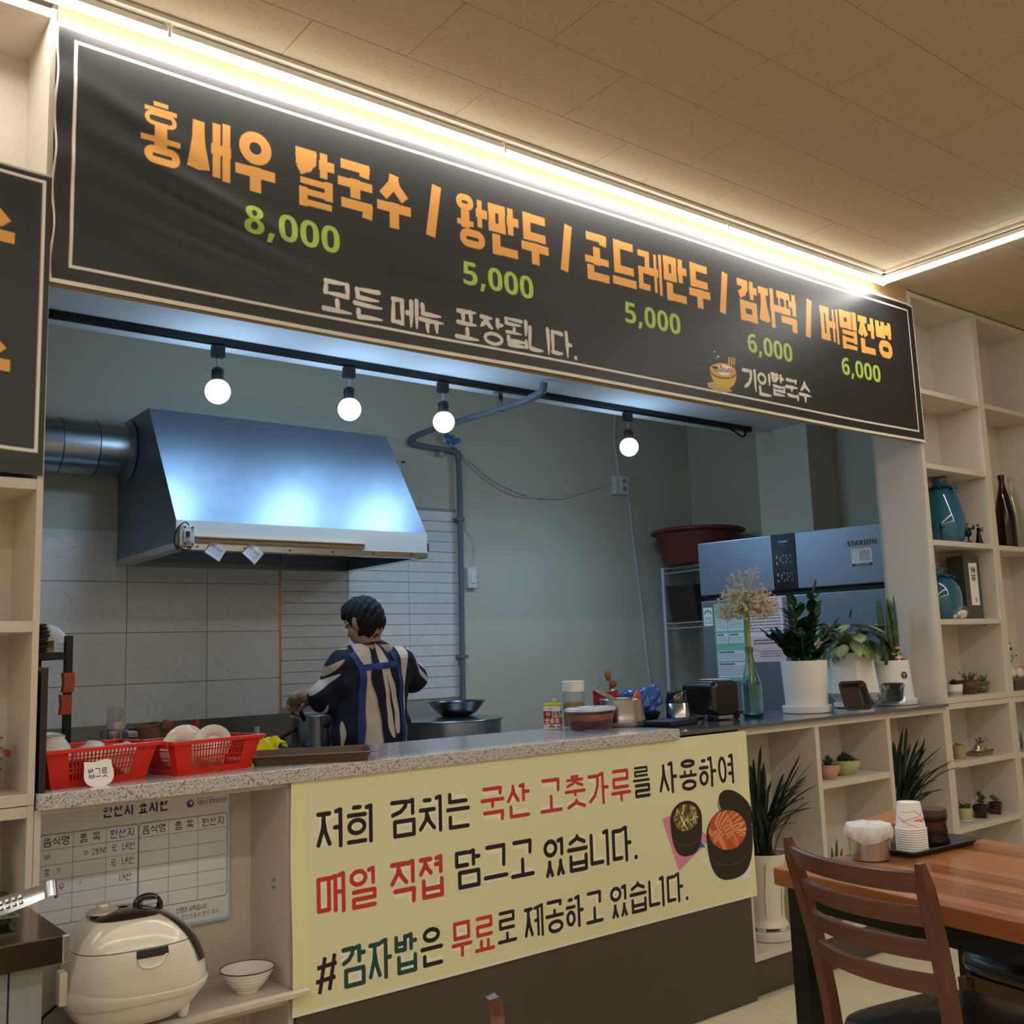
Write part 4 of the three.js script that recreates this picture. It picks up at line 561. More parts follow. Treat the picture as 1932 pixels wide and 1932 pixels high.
// ------------------------------------------------------------------ the cook
{
  const P = thing('person', 'cook seen from behind in a navy and cream striped top with blue apron straps', 'person', [0, 0, 0]);
  const skin = mat(0xb98a6c, 0.55), K = 0.05;
  const HC = [2.283, 1.462, -1.405], face = V(-0.4, -0.42, -0.82).normalize(), fs = V(0, 1, 0).cross(face).normalize(), fu = face.clone().cross(fs);
  const at = (f, u, s) => [HC[0] + face.x * f + fu.x * u + fs.x * s, HC[1] + face.y * f + fu.y * u + fs.y * s, HC[2] + face.z * f + fu.z * u + fs.z * s];
  const J = { neckB: [2.315, 1.315, -1.385], neckT: [2.295, 1.41, -1.395], chest: [2.315, 1.21, -1.395], belly: [2.31, 1.02, -1.39], hip: [2.315, 0.88, -1.385], sL: [2.185, 1.283, -1.405], sR: [2.455, 1.285, -1.375], eL: [2.118, 1.13, -1.44], eR: [2.575, 1.195, -1.46], wL: [2.10, 1.137, -1.63], wR: [2.37, 1.185, -1.66] };
  const legs = [-1, 1].map((s) => ({ h: [2.315 + s * 0.085, 0.83, -1.385], k: [2.315 + s * 0.09, 0.46, -1.39], a: [2.315 + s * 0.09, 0.085, -1.37], t: [2.315 + s * 0.105, 0.045, -1.51] }));
  const bodySdf = (p) => {
    let d = cap(p, J.neckB, J.neckT, 0.054, 0.048);
    d = smin(d, ell(p, J.chest, [0.155, 0.125, 0.1]), K); d = smin(d, ell(p, J.belly, [0.14, 0.14, 0.105]), K); d = smin(d, ell(p, J.hip, [0.155, 0.11, 0.11]), K);
    d = smin(d, cap(p, J.neckB, J.sL, 0.05, 0.052), K); d = smin(d, cap(p, J.neckB, J.sR, 0.05, 0.052), K);
    d = smin(d, cap(p, J.sL, J.eL, 0.052, 0.042), 0.03); d = smin(d, cap(p, J.sR, J.eR, 0.052, 0.042), 0.03);
    d = smin(d, cap(p, J.eL, J.wL, 0.041, 0.028), 0.02); d = smin(d, cap(p, J.eR, J.wR, 0.041, 0.028), 0.02);
    for (const l of legs) { d = smin(d, cap(p, l.h, l.k, 0.085, 0.055), K); d = smin(d, cap(p, l.k, l.a, 0.055, 0.036), 0.03); d = smin(d, cap(p, [l.a[0], 0.04, l.a[2] + 0.02], l.t, 0.038, 0.03), 0.03); }
    return d;
  };
  const headSdf = (p) => {
    let d = cap(p, at(-0.008, 0.016, 0), at(0.012, -0.032, 0), 0.072, 0.058); d = smin(d, cap(p, at(0.035, -0.05, 0), at(0.05, -0.082, 0), 0.04, 0.026), 0.05);
    d = smin(d, cap(p, at(0.074, 0.0, 0), at(0.088, -0.028, 0), 0.008, 0.012), 0.015); // nose
    d = smin(d, cap(p, at(0.074, -0.056, -0.015), at(0.074, -0.056, 0.015), 0.008, 0.008), 0.01); // lips
    for (const s of [-1, 1]) { d = smin(d, ell(p, at(-0.005, -0.012, s * 0.069), [0.016, 0.03, 0.015]), 0.012); d = Math.max(d, -cap(p, at(0.080, 0.004, s * 0.027), at(0.082, 0.004, s * 0.03), 0.012, 0.012)); d = smin(d, cap(p, at(0.065, 0.004, s * 0.028), at(0.065, 0.004, s * 0.03), 0.011, 0.011), 0.004); }
    d = smin(d, cap(p, at(-0.03, -0.05, 0), J.neckT, 0.05, 0.05), 0.03); return smin(d, cap(p, J.neckT, [2.312, 1.345, -1.387], 0.048, 0.052), 0.02);
  };
  const handSdf = (W, dir, up, side) => { // wrist, pointing direction, back of the hand, thumb side
    const d = V(...dir).normalize(), u = V(...up).normalize(), s = d.clone().cross(u).normalize().multiplyScalar(side), q = (a, b, c) => [W[0] + d.x * a + u.x * b + s.x * c, W[1] + d.y * a + u.y * b + s.y * c, W[2] + d.z * a + u.z * b + s.z * c];
    const bones = []; [[-0.027, 0.04, 0.026, 0.02], [-0.009, 0.046, 0.03, 0.022], [0.009, 0.043, 0.028, 0.021], [0.026, 0.034, 0.021, 0.018]].forEach(([c, a, b, e], i) => { const k = 0.078 - Math.abs(c - 0.0) * 0.15; const p0 = q(k, 0.004, -c), p1 = q(k + a * 0.8, -a * 0.4, -c * 1.05), p2 = q(k + a * 0.8 + b * 0.2, -a * 0.4 - b * 0.9, -c), p3 = q(k + a * 0.8 - e * 0.5, -a * 0.4 - b * 0.9 - e * 0.6, -c); bones.push([p0, p1, 0.0095, 0.0088], [p1, p2, 0.0088, 0.008], [p2, p3, 0.008, 0.007]); });
    bones.push([q(0.03, -0.004, 0.03), q(0.06, -0.022, 0.048), 0.012, 0.0105], [q(0.06, -0.022, 0.048), q(0.085, -0.04, 0.035), 0.0105, 0.008]);
    return (p) => { let f = smin(cap(p, q(-0.03, 0, 0), q(0.02, 0, 0), 0.027, 0.026), ell(p, q(0.05, 0, 0), [0.036, 0.03, 0.036]), 0.02); f = smin(f, cap(p, q(0.035, 0, -0.022), q(0.072, 0.002, -0.024), 0.015, 0.012), 0.015); f = smin(f, cap(p, q(0.035, 0, 0.022), q(0.075, 0.002, 0.022), 0.015, 0.012), 0.015); for (const b of bones) f = smin(f, cap(p, ...b), 0.005); return f; };
  };
  const hL = handSdf(J.wL, [0.1, -0.15, -1], [0.15, 1, 0], 1), hR = handSdf(J.wR, [-0.85, 0.02, -0.55], [0, 1, 0.2], -1);
  const around = (c, r) => [c.map((v) => v - r), c.map((v) => v + r)];
  const body = join([mcMesh(bodySdf, [1.98, 0.0, -1.78], [2.7, 1.36, -1.2], 0.012), mcMesh(headSdf, ...around([HC[0], HC[1] - 0.02, HC[2]], 0.145), 0.0038), mcMesh(hL, ...around([2.108, 1.127, -1.69], 0.105), 0.0032), mcMesh(hR, ...around([2.305, 1.183, -1.70], 0.115), 0.0034)]);
  part(P, 'body', body, skin);
  // striped top, looser than the body, elbow-length sleeves
  const topSdf = (p) => {
    let d = ell(p, [2.31, 1.205, -1.392], [0.185, 0.15, 0.118]); d = smin(d, ell(p, [2.305, 1.03, -1.39], [0.175, 0.19, 0.128]), 0.06); d = smin(d, ell(p, [2.31, 0.93, -1.388], [0.178, 0.16, 0.13]), 0.05);
    d = smin(d, cap(p, [2.305, 1.312, -1.388], [2.19, 1.268, -1.405], 0.052, 0.062), 0.05); d = smin(d, cap(p, [2.315, 1.312, -1.388], [2.45, 1.27, -1.378], 0.052, 0.062), 0.05);
    d = smin(d, cap(p, [2.19, 1.268, -1.405], [2.115, 1.135, -1.45], 0.064, 0.062), 0.035); d = smin(d, cap(p, [2.45, 1.27, -1.378], [2.565, 1.2, -1.455], 0.064, 0.066), 0.035);
    d = smin(d, cap(p, [2.115, 1.135, -1.45], [2.113, 1.128, -1.49], 0.06, 0.056), 0.03); d = smin(d, cap(p, [2.565, 1.2, -1.455], [2.545, 1.185, -1.51], 0.06, 0.056), 0.03);
    d += 0.0035 * Math.sin(p[0] * 70 + p[1] * 16) * Math.sin(p[1] * 23 + p[0] * 8) + 0.002 * Math.sin(p[1] * 60 - p[0] * 25);
    d = Math.max(d, 0.875 - p[1], p[0] < 2.2 ? -(p[2] + 1.52) : -9, -(cap(p, [2.304, 1.35, -1.40], [2.28, 1.5, -1.41], 0.055, 0.07)), -(p[2] + 1.565) * (p[0] < 2.2 || p[0] > 2.45 ? 1 : -1) > 0 && (p[0] < 2.2 || p[0] > 2.45) ? -(p[2] + 1.565) : -9);
    return d;
  };
  const top = mcMesh(topSdf, [1.96, 0.86, -1.64], [2.69, 1.38, -1.2], 0.0085), tp = top.attributes.position, tuv = top.attributes.uv;
  const bx0 = 1.9, bw = 0.8, by0 = 0.85, bh = 0.56;
  for (let i = 0; i < tp.count; i++) tuv.setXY(i, (tp.getX(i) - bx0) / bw, (tp.getY(i) - by0) / bh);
  const cloth = printTex(bw, bh, 1200, (x) => {
    const X = (v) => v - bx0, Y = (v) => by0 + bh - v, band = (c, pts) => { x.fillStyle = c; x.beginPath(); const m = pts.map(([a, b]) => [X(a), Y(b)]), n = m.length; x.moveTo((m[n - 1][0] + m[0][0]) / 2, (m[n - 1][1] + m[0][1]) / 2); m.forEach(([a, b], i) => { const q = m[(i + 1) % n]; x.quadraticCurveTo(a, b, (a + q[0]) / 2, (b + q[1]) / 2); }); x.fill(); };
    x.fillStyle = '#12162a'; x.fillRect(0, 0, bw, bh);
    const C = '#dccab4', D = '#c9a98c';
    band(D, [[2.195, 1.36], [2.275, 1.36], [2.262, 1.26], [2.245, 1.21], [2.272, 1.13], [2.285, 1.02], [2.295, 0.87], [2.225, 0.87], [2.2, 0.97], [2.214, 1.06], [2.202, 1.13], [2.214, 1.25]]);
    band(C, [[2.2, 1.36], [2.268, 1.36], [2.255, 1.26], [2.238, 1.21], [2.262, 1.13], [2.277, 1.02], [2.287, 0.87], [2.238, 0.87], [2.214, 0.97], [2.228, 1.06], [2.215, 1.13], [2.222, 1.25]]);
    band(C, [[2.29, 1.37], [2.318, 1.34], [2.345, 1.27], [2.342, 1.24], [2.378, 1.15], [2.384, 1.0], [2.37, 0.96], [2.352, 0.98], [2.358, 1.07], [2.332, 1.19], [2.322, 1.24], [2.342, 1.07], [2.354, 0.95], [2.335, 0.95], [2.31, 1.01], [2.32, 1.08], [2.305, 1.2], [2.3, 1.27]]);
    band(C, [[2.4, 1.37], [2.47, 1.34], [2.44, 1.25], [2.425, 1.1], [2.425, 0.88], [2.405, 0.88], [2.41, 1.1], [2.415, 1.25]]);
    band('#e6dccd', [[2.45, 1.34], [2.5, 1.31], [2.6, 1.24], [2.66, 1.2], [2.66, 1.22], [2.53, 1.33]]); band(C, [[2.5, 1.28], [2.55, 1.22], [2.66, 1.15], [2.66, 1.165], [2.56, 1.245]]);
    band(D, [[2.165, 1.30], [2.13, 1.255], [2.04, 1.175], [1.975, 1.13], [1.955, 1.15], [2.03, 1.205], [2.11, 1.275]]); band(C, [[2.15, 1.24], [2.1, 1.19], [2.03, 1.125], [1.99, 1.08], [1.975, 1.1], [2.02, 1.15], [2.09, 1.215]]);
    band(C, [[2.1, 1.12], [2.108, 1.04], [2.09, 0.97], [2.12, 0.9], [2.105, 0.88], [2.075, 0.97], [2.09, 1.06]]);
    band(C, [[2.14, 1.05], [2.15, 0.98], [2.14, 0.9], [2.13, 0.98]]);
    x.fillStyle = C; x.fillRect(X(2.0), Y(1.075), 0.04, 0.01);
  });
  part(P, 'striped_top', top, mat(0xffffff, 0.85, 0, { map: cloth, side: THREE.DoubleSide }));
  const pants = mcMesh((p) => { let d = ell(p, [2.315, 0.87, -1.385], [0.165, 0.12, 0.122]); for (const l of legs) { d = smin(d, cap(p, l.h, l.k, 0.1, 0.075), 0.04); d = smin(d, cap(p, l.k, [l.a[0], 0.1, l.a[2]], 0.075, 0.062), 0.03); } return Math.max(d, 0.09 - p[1], p[1] - 0.93); }, [2.1, 0.06, -1.56], [2.54, 0.96, -1.2], 0.012);
  part(P, 'trousers', pants, mat(0x14182c, 0.85));
  for (const l of legs) part(P, 'shoe', mcMesh((p) => Math.max(smin(cap(p, [l.a[0], 0.05, l.a[2] + 0.03], [l.t[0], 0.042, l.t[2]], 0.05, 0.04), cap(p, l.a, l.a, 0.045, 0.045), 0.02), 0.001 - p[1]), [l.a[0] - 0.1, -0.01, -1.6], [l.a[0] + 0.12, 0.14, -1.25], 0.008), M.black);
  // apron straps lie on the back of the top
  const surf = (x, y) => { let z = -1.15; for (let i = 0; i < 200; i++) { const d = topSdf([x, y, z]); if (d < 0.001) break; z -= Math.max(d * 0.6, 0.0008); } return z; };
  const strap = (pts, w) => { const cv = new THREE.CatmullRomCurve3(pts.map(([a, b]) => V(a, b, 0)), false, 'centripetal'); return sheet(4, 40, (u, v) => { const c = cv.getPoint(v), tn = cv.getTangent(v), x = c.x + tn.y * (u - 0.5) * w, y = c.y - tn.x * (u - 0.5) * w; let z = -9; for (const o of [-0.006, 0, 0.006]) z = Math.max(z, surf(x + o, y)); return [x, y, z + 0.004]; }); };
  const blue = mat(0x22356f, 0.7, 0, { side: THREE.DoubleSide });
  part(P, 'apron_strap', strap([[2.185, 1.318], [2.2, 1.28], [2.213, 1.25], [2.208, 1.15], [2.2, 1.05], [2.192, 0.90]], 0.03), blue); part(P, 'apron_strap', strap([[2.372, 1.325], [2.385, 1.285], [2.396, 1.24], [2.399, 1.1], [2.4, 0.90]], 0.024), blue); part(P, 'apron_strap', strap([[2.205, 1.253], [2.29, 1.258], [2.39, 1.266]], 0.027), blue);
  // short dark hair
  const hair = mcMesh((p) => {
    let d = cap(p, at(-0.016, 0.022, 0), at(-0.012, -0.012, 0), 0.082, 0.076); d = smin(d, cap(p, at(-0.042, -0.02, 0), [2.298, 1.415, -1.372], 0.052, 0.04), 0.05); d = smin(d, cap(p, at(0.02, 0.046, -0.02), at(0.02, 0.046, 0.02), 0.05, 0.05), 0.04);
    const f = (p[0] - HC[0]) * face.x + (p[1] - HC[1]) * face.y + (p[2] - HC[2]) * face.z, u = (p[0] - HC[0]) * fu.x + (p[1] - HC[1]) * fu.y + (p[2] - HC[2]) * fu.z, s = (p[0] - HC[0]) * fs.x + (p[1] - HC[1]) * fs.y + (p[2] - HC[2]) * fs.z;
    d = Math.max(d, Math.min(f - 0.03, 0.04 - u), -cap(p, at(0.012, -0.03, 0.086 * Math.sign(s)), at(0.05, -0.05, 0.085 * Math.sign(s)), 0.03, 0.04));
    d += 0.0022 * Math.sin(s * 240 + u * 40) + 0.0018 * Math.sin(u * 170 + f * 120 + s * 60); return Math.max(d, 1.383 - p[1] + 0.006 * Math.sin(p[0] * 300));
  }, ...around([HC[0] + 0.01, HC[1] + 0.015, HC[2] + 0.01], 0.14), 0.0042);
  part(P, 'hair', hair, mat(0x0b0807, 0.85));
  part(P, 'earring', new THREE.TorusGeometry(0.011, 0.0024, 8, 24), mat(0xd9b25a, 0.2, 1), at(0.0, -0.052, -0.071), [0.1, 0.6, 0]);
  const dark = mat(0x1a1310, 0.5); for (const s of [-1, 1]) { part(P, 'eye', new THREE.SphereGeometry(0.0075, 12, 10), dark, at(0.071, 0.004, s * 0.028)); part(P, 'eyebrow', tube([at(0.074, 0.024, s * 0.016), at(0.072, 0.028, s * 0.03), at(0.062, 0.022, s * 0.044)], 0.003, 6), dark); }
  const ld = thing('ladle', 'steel ladle held by the cook inside the tall pot', 'ladle', [0, 0, 0]);
  part(ld, 'handle', rod([2.118, 1.115, -1.735], [2.225, 0.93, -1.81], 0.005, 8), M.steel); part(ld, 'cup', lathe(smoothPts([[0, 0], [0.025, 0.004], [0.038, 0.026], [0.036, 0.026], [0.023, 0.007], [0, 0.003]], 20), 24), M.steel, [2.235, 0.9, -1.815]);
}
// ------------------------------------------------------------------ things on the granite counter
const GY = 1.0005, DY = 0.9885;
function trayGeo(w, d, h, rimW = 0.018, r = 0.025) { // open dish with a flat rim, as one shell
  const rect = (W, D, R, y) => { const p = [], n = 5; for (const [sx, sz, a0] of [[1, 1, 0], [-1, 1, 1], [-1, -1, 2], [1, -1, 3]]) for (let i = 0; i <= n; i++) { const a = (a0 + i / n) * Math.PI / 2; p.push([sx * (W / 2 - R) + R * Math.cos(a), y, sz * (D / 2 - R) + R * Math.sin(a)]); } return p; };
  const rings = [rect(w - 2 * rimW - 0.02, d - 2 * rimW - 0.02, r * 0.7, 0), rect(w - 2 * rimW, d - 2 * rimW, r * 0.8, h * 0.85), rect(w, d, r, h), rect(w, d, r, h + 0.002), rect(w - 2 * rimW + 0.002, d - 2 * rimW + 0.002, r * 0.8, h + 0.002), rect(w - 2 * rimW - 0.022, d - 2 * rimW - 0.022, r * 0.7, 0.003)];
  const N = rings[0].length, pos = [], idx = []; rings.forEach((q) => q.forEach((v) => pos.push(...v)));
  for (let k = 0; k < rings.length - 1; k++) for (let i = 0; i < N; i++) { const a = k * N + i, b = k * N + (i + 1) % N; idx.push(a, a + N, b, b, a + N, b + N); }
  for (const [k, f] of [[0, 0], [rings.length - 1, 1]]) { const c = pos.length / 3; pos.push(0, rings[k][0][1], 0); for (let i = 0; i < N; i++) { const a = k * N + i, b = k * N + (i + 1) % N; f ? idx.push(c, b, a) : idx.push(c, a, b); } }
  const g = new THREE.BufferGeometry(); g.setAttribute('position', new THREE.Float32BufferAttribute(pos, 3)); g.setIndex(idx); const q = g.toNonIndexed(); q.computeVertexNormals(); return uvm(q);
}
{ // red baskets
  const mk = (label, pos, turn) => {
    const t = thing('plastic_basket', label, 'basket', pos, turn), W = 0.31, D = 0.215, w = 0.245, d = 0.16, H = 0.088;
    part(t, 'base', join([slab(-w / 2, w / 2, 0, 0.004, -d / 2, d / 2, 0.001), slab(-w / 2 + 0.01, w / 2 - 0.01, 0.0, 0.006, -d / 2, -d / 2 + 0.004, 0.001)]), M.red);
    const wall = (L0, L1, off0, off1) => { // lattice in the plane of a leaning side, L0/L1 bottom and top half lengths
      const g = [], P = (s, v) => [s * (L0 + (L1 - L0) * v), 0.003 + H * v, off0 + (off1 - off0) * v], solid = 0.62, n = Math.round(L0 * 150), quad = (s0, s1, v0, v1) => { const q = sheet(1, 1, (u, v) => P(s0 + (s1 - s0) * u, v0 + (v1 - v0) * v)), b = sheet(1, 1, (u, v) => { const p = P(s1 + (s0 - s1) * u, v0 + (v1 - v0) * v); return [p[0], p[1], p[2] - 0.0025 * Math.sign(off1)]; }); g.push(q, b); };
      quad(-1, -solid, 0, 1); quad(solid, 1, 0, 1); quad(-solid, solid, 0, 0.14); quad(-solid, solid, 0.9, 1);
      for (const [a, b] of [[0.34, 0.375], [0.46, 0.495], [0.68, 0.715], [0.78, 0.81]]) quad(-solid, solid, a, b);
      for (let i = 1; i < n; i++) { const s = -solid + (2 * solid * i) / n; quad(s - 0.1 / n * 2, s + 0.1 / n * 2, 0.14, 0.9); }
      return join(g);
    };
    part(t, 'side_wall', wall(w / 2, W / 2 - 0.008, d / 2, D / 2 - 0.008), M.redSheet); part(t, 'side_wall', wall(w / 2, W / 2 - 0.008, -d / 2, -D / 2 + 0.008), M.redSheet);
    part(t, 'side_wall', wall(d / 2, D / 2 - 0.008, w / 2, W / 2 - 0.008).rotateY(Math.PI / 2), M.redSheet); part(t, 'side_wall', wall(d / 2, D / 2 - 0.008, -w / 2, -W / 2 + 0.008).rotateY(Math.PI / 2), M.redSheet);
    const s = new THREE.Shape(); s.moveTo(-W / 2, -D / 2); s.lineTo(W / 2, -D / 2); s.lineTo(W / 2, D / 2); s.lineTo(-W / 2, D / 2); s.closePath(); const hole = new THREE.Path(); const a = W / 2 - 0.011, b = D / 2 - 0.011; hole.moveTo(-a, -b); hole.lineTo(-a, b); hole.lineTo(a, b); hole.lineTo(a, -b); s.holes.push(hole);
    part(t, 'rim', new THREE.ExtrudeGeometry(s, { depth: 0.007, bevelEnabled: true, bevelSize: 0.0015, bevelThickness: 0.0015, bevelSegments: 2 }).rotateX(-Math.PI / 2).translate(0, H - 0.004, 0), M.red);
    for (const sx of [-1, 1]) part(t, 'lip', join([slab(sx > 0 ? W / 2 : -W / 2 - 0.005, sx > 0 ? W / 2 + 0.005 : -W / 2, H - 0.012, H + 0.003, -D / 2 + 0.02, D / 2 - 0.02, 0.003)]), M.red);
    return t;
  };
  M.redSheet = mat(0xd9240f, 0.4, 0, { side: THREE.DoubleSide });
  mk('red plastic basket with the white rice-bowl note, at the left end of the granite', [0.765, GY, -0.158], 0.2); mk('red plastic basket of white plates, right of the other red basket', [1.072, GY, -0.172], 0.2).scale.set(0.92, 0.96, 0.92);
  const cup = (name, label, pos, rot, s = 1) => { const t = thing(name, label, 'bowl', pos); t.rotation.set(...rot); part(t, 'body', lathe(smoothPts([[0.0, 0.004], [0.022, 0.004], [0.024, 0.0], [0.028, 0.0], [0.03, 0.008], [0.046, 0.026], [0.052, 0.05], [0.051, 0.068], [0.0485, 0.068], [0.049, 0.05], [0.042, 0.028], [0.02, 0.012], [0, 0.01]], 60).map(([r, y]) => [r * s, y * s]), 40), M.porcelain); const m = part(t, 'base_mark', new THREE.CircleGeometry(0.012 * s, 20).rotateX(Math.PI / 2).translate(0, 0.0025 * s, 0), mat(0x8d9492, 0.4)); return t; };
  cup('rice_bowl', 'white rice bowl upside down at the left end of the left basket', [0.69, 1.123, -0.16], [Math.PI + 0.2, 0, 0.12], 0.98); cup('rice_bowl', 'white rice bowl lying on its side at the right of the left basket', [0.885, 1.077, -0.15], [0.5, 0.5, 2.25], 1.0); cup('rice_bowl', 'white rice bowl half hidden in the middle of the left basket', [0.80, 1.092, -0.19], [Math.PI - 0.3, 0, 0.3], 0.85);
  const plate = (label, pos, rot, r) => { const t = thing('side_plate', label, 'plate', pos, 0, 'white plates in the right red basket'); t.rotation.set(...rot); part(t, 'body', lathe(smoothPts([[0, 0], [r * 0.5, 0], [r * 0.55, 0.003], [r * 0.62, 0.012], [r * 0.98, 0.02], [r, 0.023], [r * 0.97, 0.024], [r * 0.6, 0.016], [r * 0.5, 0.005], [0, 0.004]], 50), 48), M.porcelain); part(t, 'foot_ring', lathe([[r * 0.44, 0.001], [r * 0.44, -0.004], [r * 0.49, -0.004], [r * 0.5, 0.001]], 40), M.porcelain); };
  plate('white plate standing at the right of the right basket', [1.105, 1.066, -0.16], [Math.PI / 2 - 0.35, 0.0, 0.5], 0.05); plate('white plate leaning at the left of the right basket', [1.01, 1.056, -0.15], [Math.PI / 2 - 0.5, 0.1, 0.5], 0.05); plate('white plate behind the other two in the right basket', [1.04, 1.066, -0.2], [Math.PI / 2 - 0.6, -0.1, 0.4], 0.052);
  for (let i = 0; i < 3; i++) plate(`white plate lying low in the right red basket, ${['left', 'middle', 'right'][i]} of three`, [1.04 + i * 0.045, 1.03, -0.175], [-Math.PI / 2 - 0.2, 0, 0.9], 0.036 + 0.003 * i);
  const nt = canvasTex(256, 180, (x) => { x.fillStyle = '#f4eeee'; x.fillRect(0, 0, 256, 180); seed = 8; text(x, '밥그릇', 40, 56, 165, 62, { mode: 'pen', t: 0.085, gap: 0.08, color: '#15131a', fill: 0.85, space: 0.3 }); }, true, false);
  const s = new THREE.Shape(); s.moveTo(-0.036, 0.03); s.lineTo(-0.01, 0.028); s.lineTo(0.02, 0.034); s.lineTo(0.034, 0.031); s.bezierCurveTo(0.034, 0.015, 0.042, 0.0, 0.036, -0.014); s.bezierCurveTo(0.028, -0.03, 0.012, -0.032, 0.0, -0.032); s.bezierCurveTo(-0.02, -0.032, -0.034, -0.028, -0.038, -0.012); s.bezierCurveTo(-0.04, 0.0, -0.034, 0.012, -0.036, 0.03);
  const g = new THREE.ExtrudeGeometry(s, { depth: 0.0008, bevelEnabled: false, curveSegments: 12 }), gp = g.attributes.position; for (let i = 0; i < gp.count; i++) g.attributes.uv.setXY(i, gp.getX(i) / 0.08 + 0.5, gp.getY(i) / 0.068 + 0.5);
  solo('paper_note', 'small white paper note with handwriting stuck on the left red basket', 'note', g, mat(0xffffff, 0.8, 0, { map: nt }), [0.765, 1.030, -0.033], [-0.24, 0.2, 0.03]);
}
{ // cutlery and bowls behind the baskets
  const c = thing('cutlery_cup', 'small steel cup holding three forks behind the left basket', 'cup', [0.905, GY, -0.4]); part(c, 'body', lathe([[0, 0], [0.028, 0], [0.032, 0.11], [0.030, 0.11], [0.026, 0.004], [0, 0.004]], 30), M.steel);
  const fork = (label, pos, rot) => { const t = thing('fork', label, 'fork', pos, 0, 'forks in the steel cup'); t.rotation.set(...rot); part(t, 'handle', uvm(extrude([[-0.0035, 0], [0.0035, 0], [0.0025, 0.085], [0.006, 0.105], [0.0105, 0.115], [0.0115, 0.128], [-0.0115, 0.128], [-0.0105, 0.115], [-0.006, 0.105], [-0.0025, 0.085]], 0.0022)), M.steel); for (let i = 0; i < 4; i++) part(t, 'tine', rod([-0.0097 + i * 0.0065, 0.126, 0], [-0.0105 + i * 0.007, 0.17, 0.002], 0.0014, 6), M.steel); };
  fork('bright steel fork at the left of the cutlery cup', [0.895, 1.0065, -0.398], [0.05, 0.2, -0.02]); fork('steel fork in the middle of the cutlery cup', [0.906, 1.007, -0.405], [0.02, -0.3, -0.1]); fork('dark steel fork leaning to the right in the cutlery cup', [0.905, 1.009, -0.395], [-0.05, 0.3, -0.26]);
  const b = thing('steel_box', 'low steel lunch box stack behind the forks', 'box', [0.985, GY, -0.42]); for (const [y, h] of [[0, 0.05], [0.052, 0.032], [0.086, 0.02]]) part(b, y > 0.08 ? 'lid' : 'tray', slab(-0.04, 0.04, y, y + h, -0.03, 0.03, 0.004), M.steel);
  const bc = (label, pos, r, h, rz) => { const t = thing('wooden_bowl', label, 'bowl', pos); t.rotation.z = rz; part(t, 'body', lathe([[0, 0], [r * 0.9, 0], [r, 0.006], [r * 0.97, h], [r * 0.9, h], [r * 0.88, 0.01], [0, 0.01]], 32), M.brownPlastic); part(t, 'rim_band', lathe([[r * 0.975, h * 0.86], [r * 1.01, h * 0.87], [r * 1.0, h], [r * 0.965, h]], 32), M.brownPlastic); };
  bc('brown cylindrical bowl with a ladle beside it behind the baskets, the left one', [1.01, 1.062, -0.42], 0.044, 0.058, 0.16); bc('brown bowl behind the plates, right of the red-handled tools', [1.178, 1.03, -0.43], 0.036, 0.068, -0.1); bc('brown bowl supporting the tilted one behind the baskets', [1.02, GY, -0.42], 0.047, 0.05, 0);
  const l = thing('wooden_ladle', 'brown ladle standing up between the brown bowls', 'ladle', [1.058, GY, -0.408]); part(l, 'handle', rod([0.0, 0, 0], [0.0, 0.09, 0], 0.0035, 8), M.brownPlastic); part(l, 'bowl', new THREE.SphereGeometry(1, 20, 16).scale(0.0155, 0.019, 0.007).translate(0, 0.112, 0), M.brownPlastic);
  const rs = (label, x, h) => { const t = thing('scissors', label, 'scissors', [x, GY, -0.45]); part(t, 'handle', join([cyl(0.006, h * 0.5, 12).translate(0, h * 0.75, 0), cyl(0.009, 0.012, 12).translate(0, h, 0)]), mat(0xb01c28, 0.4)); part(t, 'blade', slab(-0.005, 0.005, 0, h * 0.52, -0.0015, 0.0015, 0.0005), M.steel); return t; };
  const r1 = rs('red-handled kitchen scissors behind the brown ladle', 1.085, 0.118); part(r1, 'wire_loop', tube([[-0.012, 0.03, 0], [-0.014, 0.06, 0], [-0.008, 0.09, 0]], 0.002, 6), mat(0xb01c28, 0.4));
  const r2 = rs('red-handled tongs right of the scissors', 1.166, 0.118); part(r2, 'wire_loop', tube([[0, 0.11, 0], [-0.02, 0.106, 0], [-0.04, 0.094, 0], [-0.055, 0.07, 0]], 0.0016, 6), mat(0xb01c28, 0.4));
  const gl = thing('glass_cup', 'clear drinking glass among the brown bowls', 'glass', [1.098, GY, -0.40]); part(gl, 'body', lathe([[0, 0], [0.02, 0], [0.026, 0.085], [0.0245, 0.085], [0.0185, 0.004], [0, 0.004]], 28), mat(0xffffff, 0.03, 0, { transmission: 1, thickness: 0, ior: 1.5 }));
  const cl = thing('cleaning_cloth', 'crumpled bright yellow cloth hanging over the rear edge of the granite', 'cloth', [1.375, GY, -0.44]);
  part(cl, 'cloth', sheet(26, 22, (u, v) => { const X = (u - 0.5) * 0.095, q = v; const y = q < 0.6 ? 0.004 + 0.05 * (q / 0.6) * (0.6 + 0.4 * Math.sin(u * 3)) : 0.054 * (0.6 + 0.4 * Math.sin(u * 3)); return [X + 0.006 * Math.sin(v * 8) + (q > 0.7 ? 0.012 * u : 0), Math.max(0.003, y + 0.005 * Math.sin(u * 11 + v * 5)), 0.02 - q * 0.06 + 0.008 * Math.sin(u * 9 + v * 3)]; }), mat(0xe6de1e, 0.85, 0, { side: THREE.DoubleSide }));
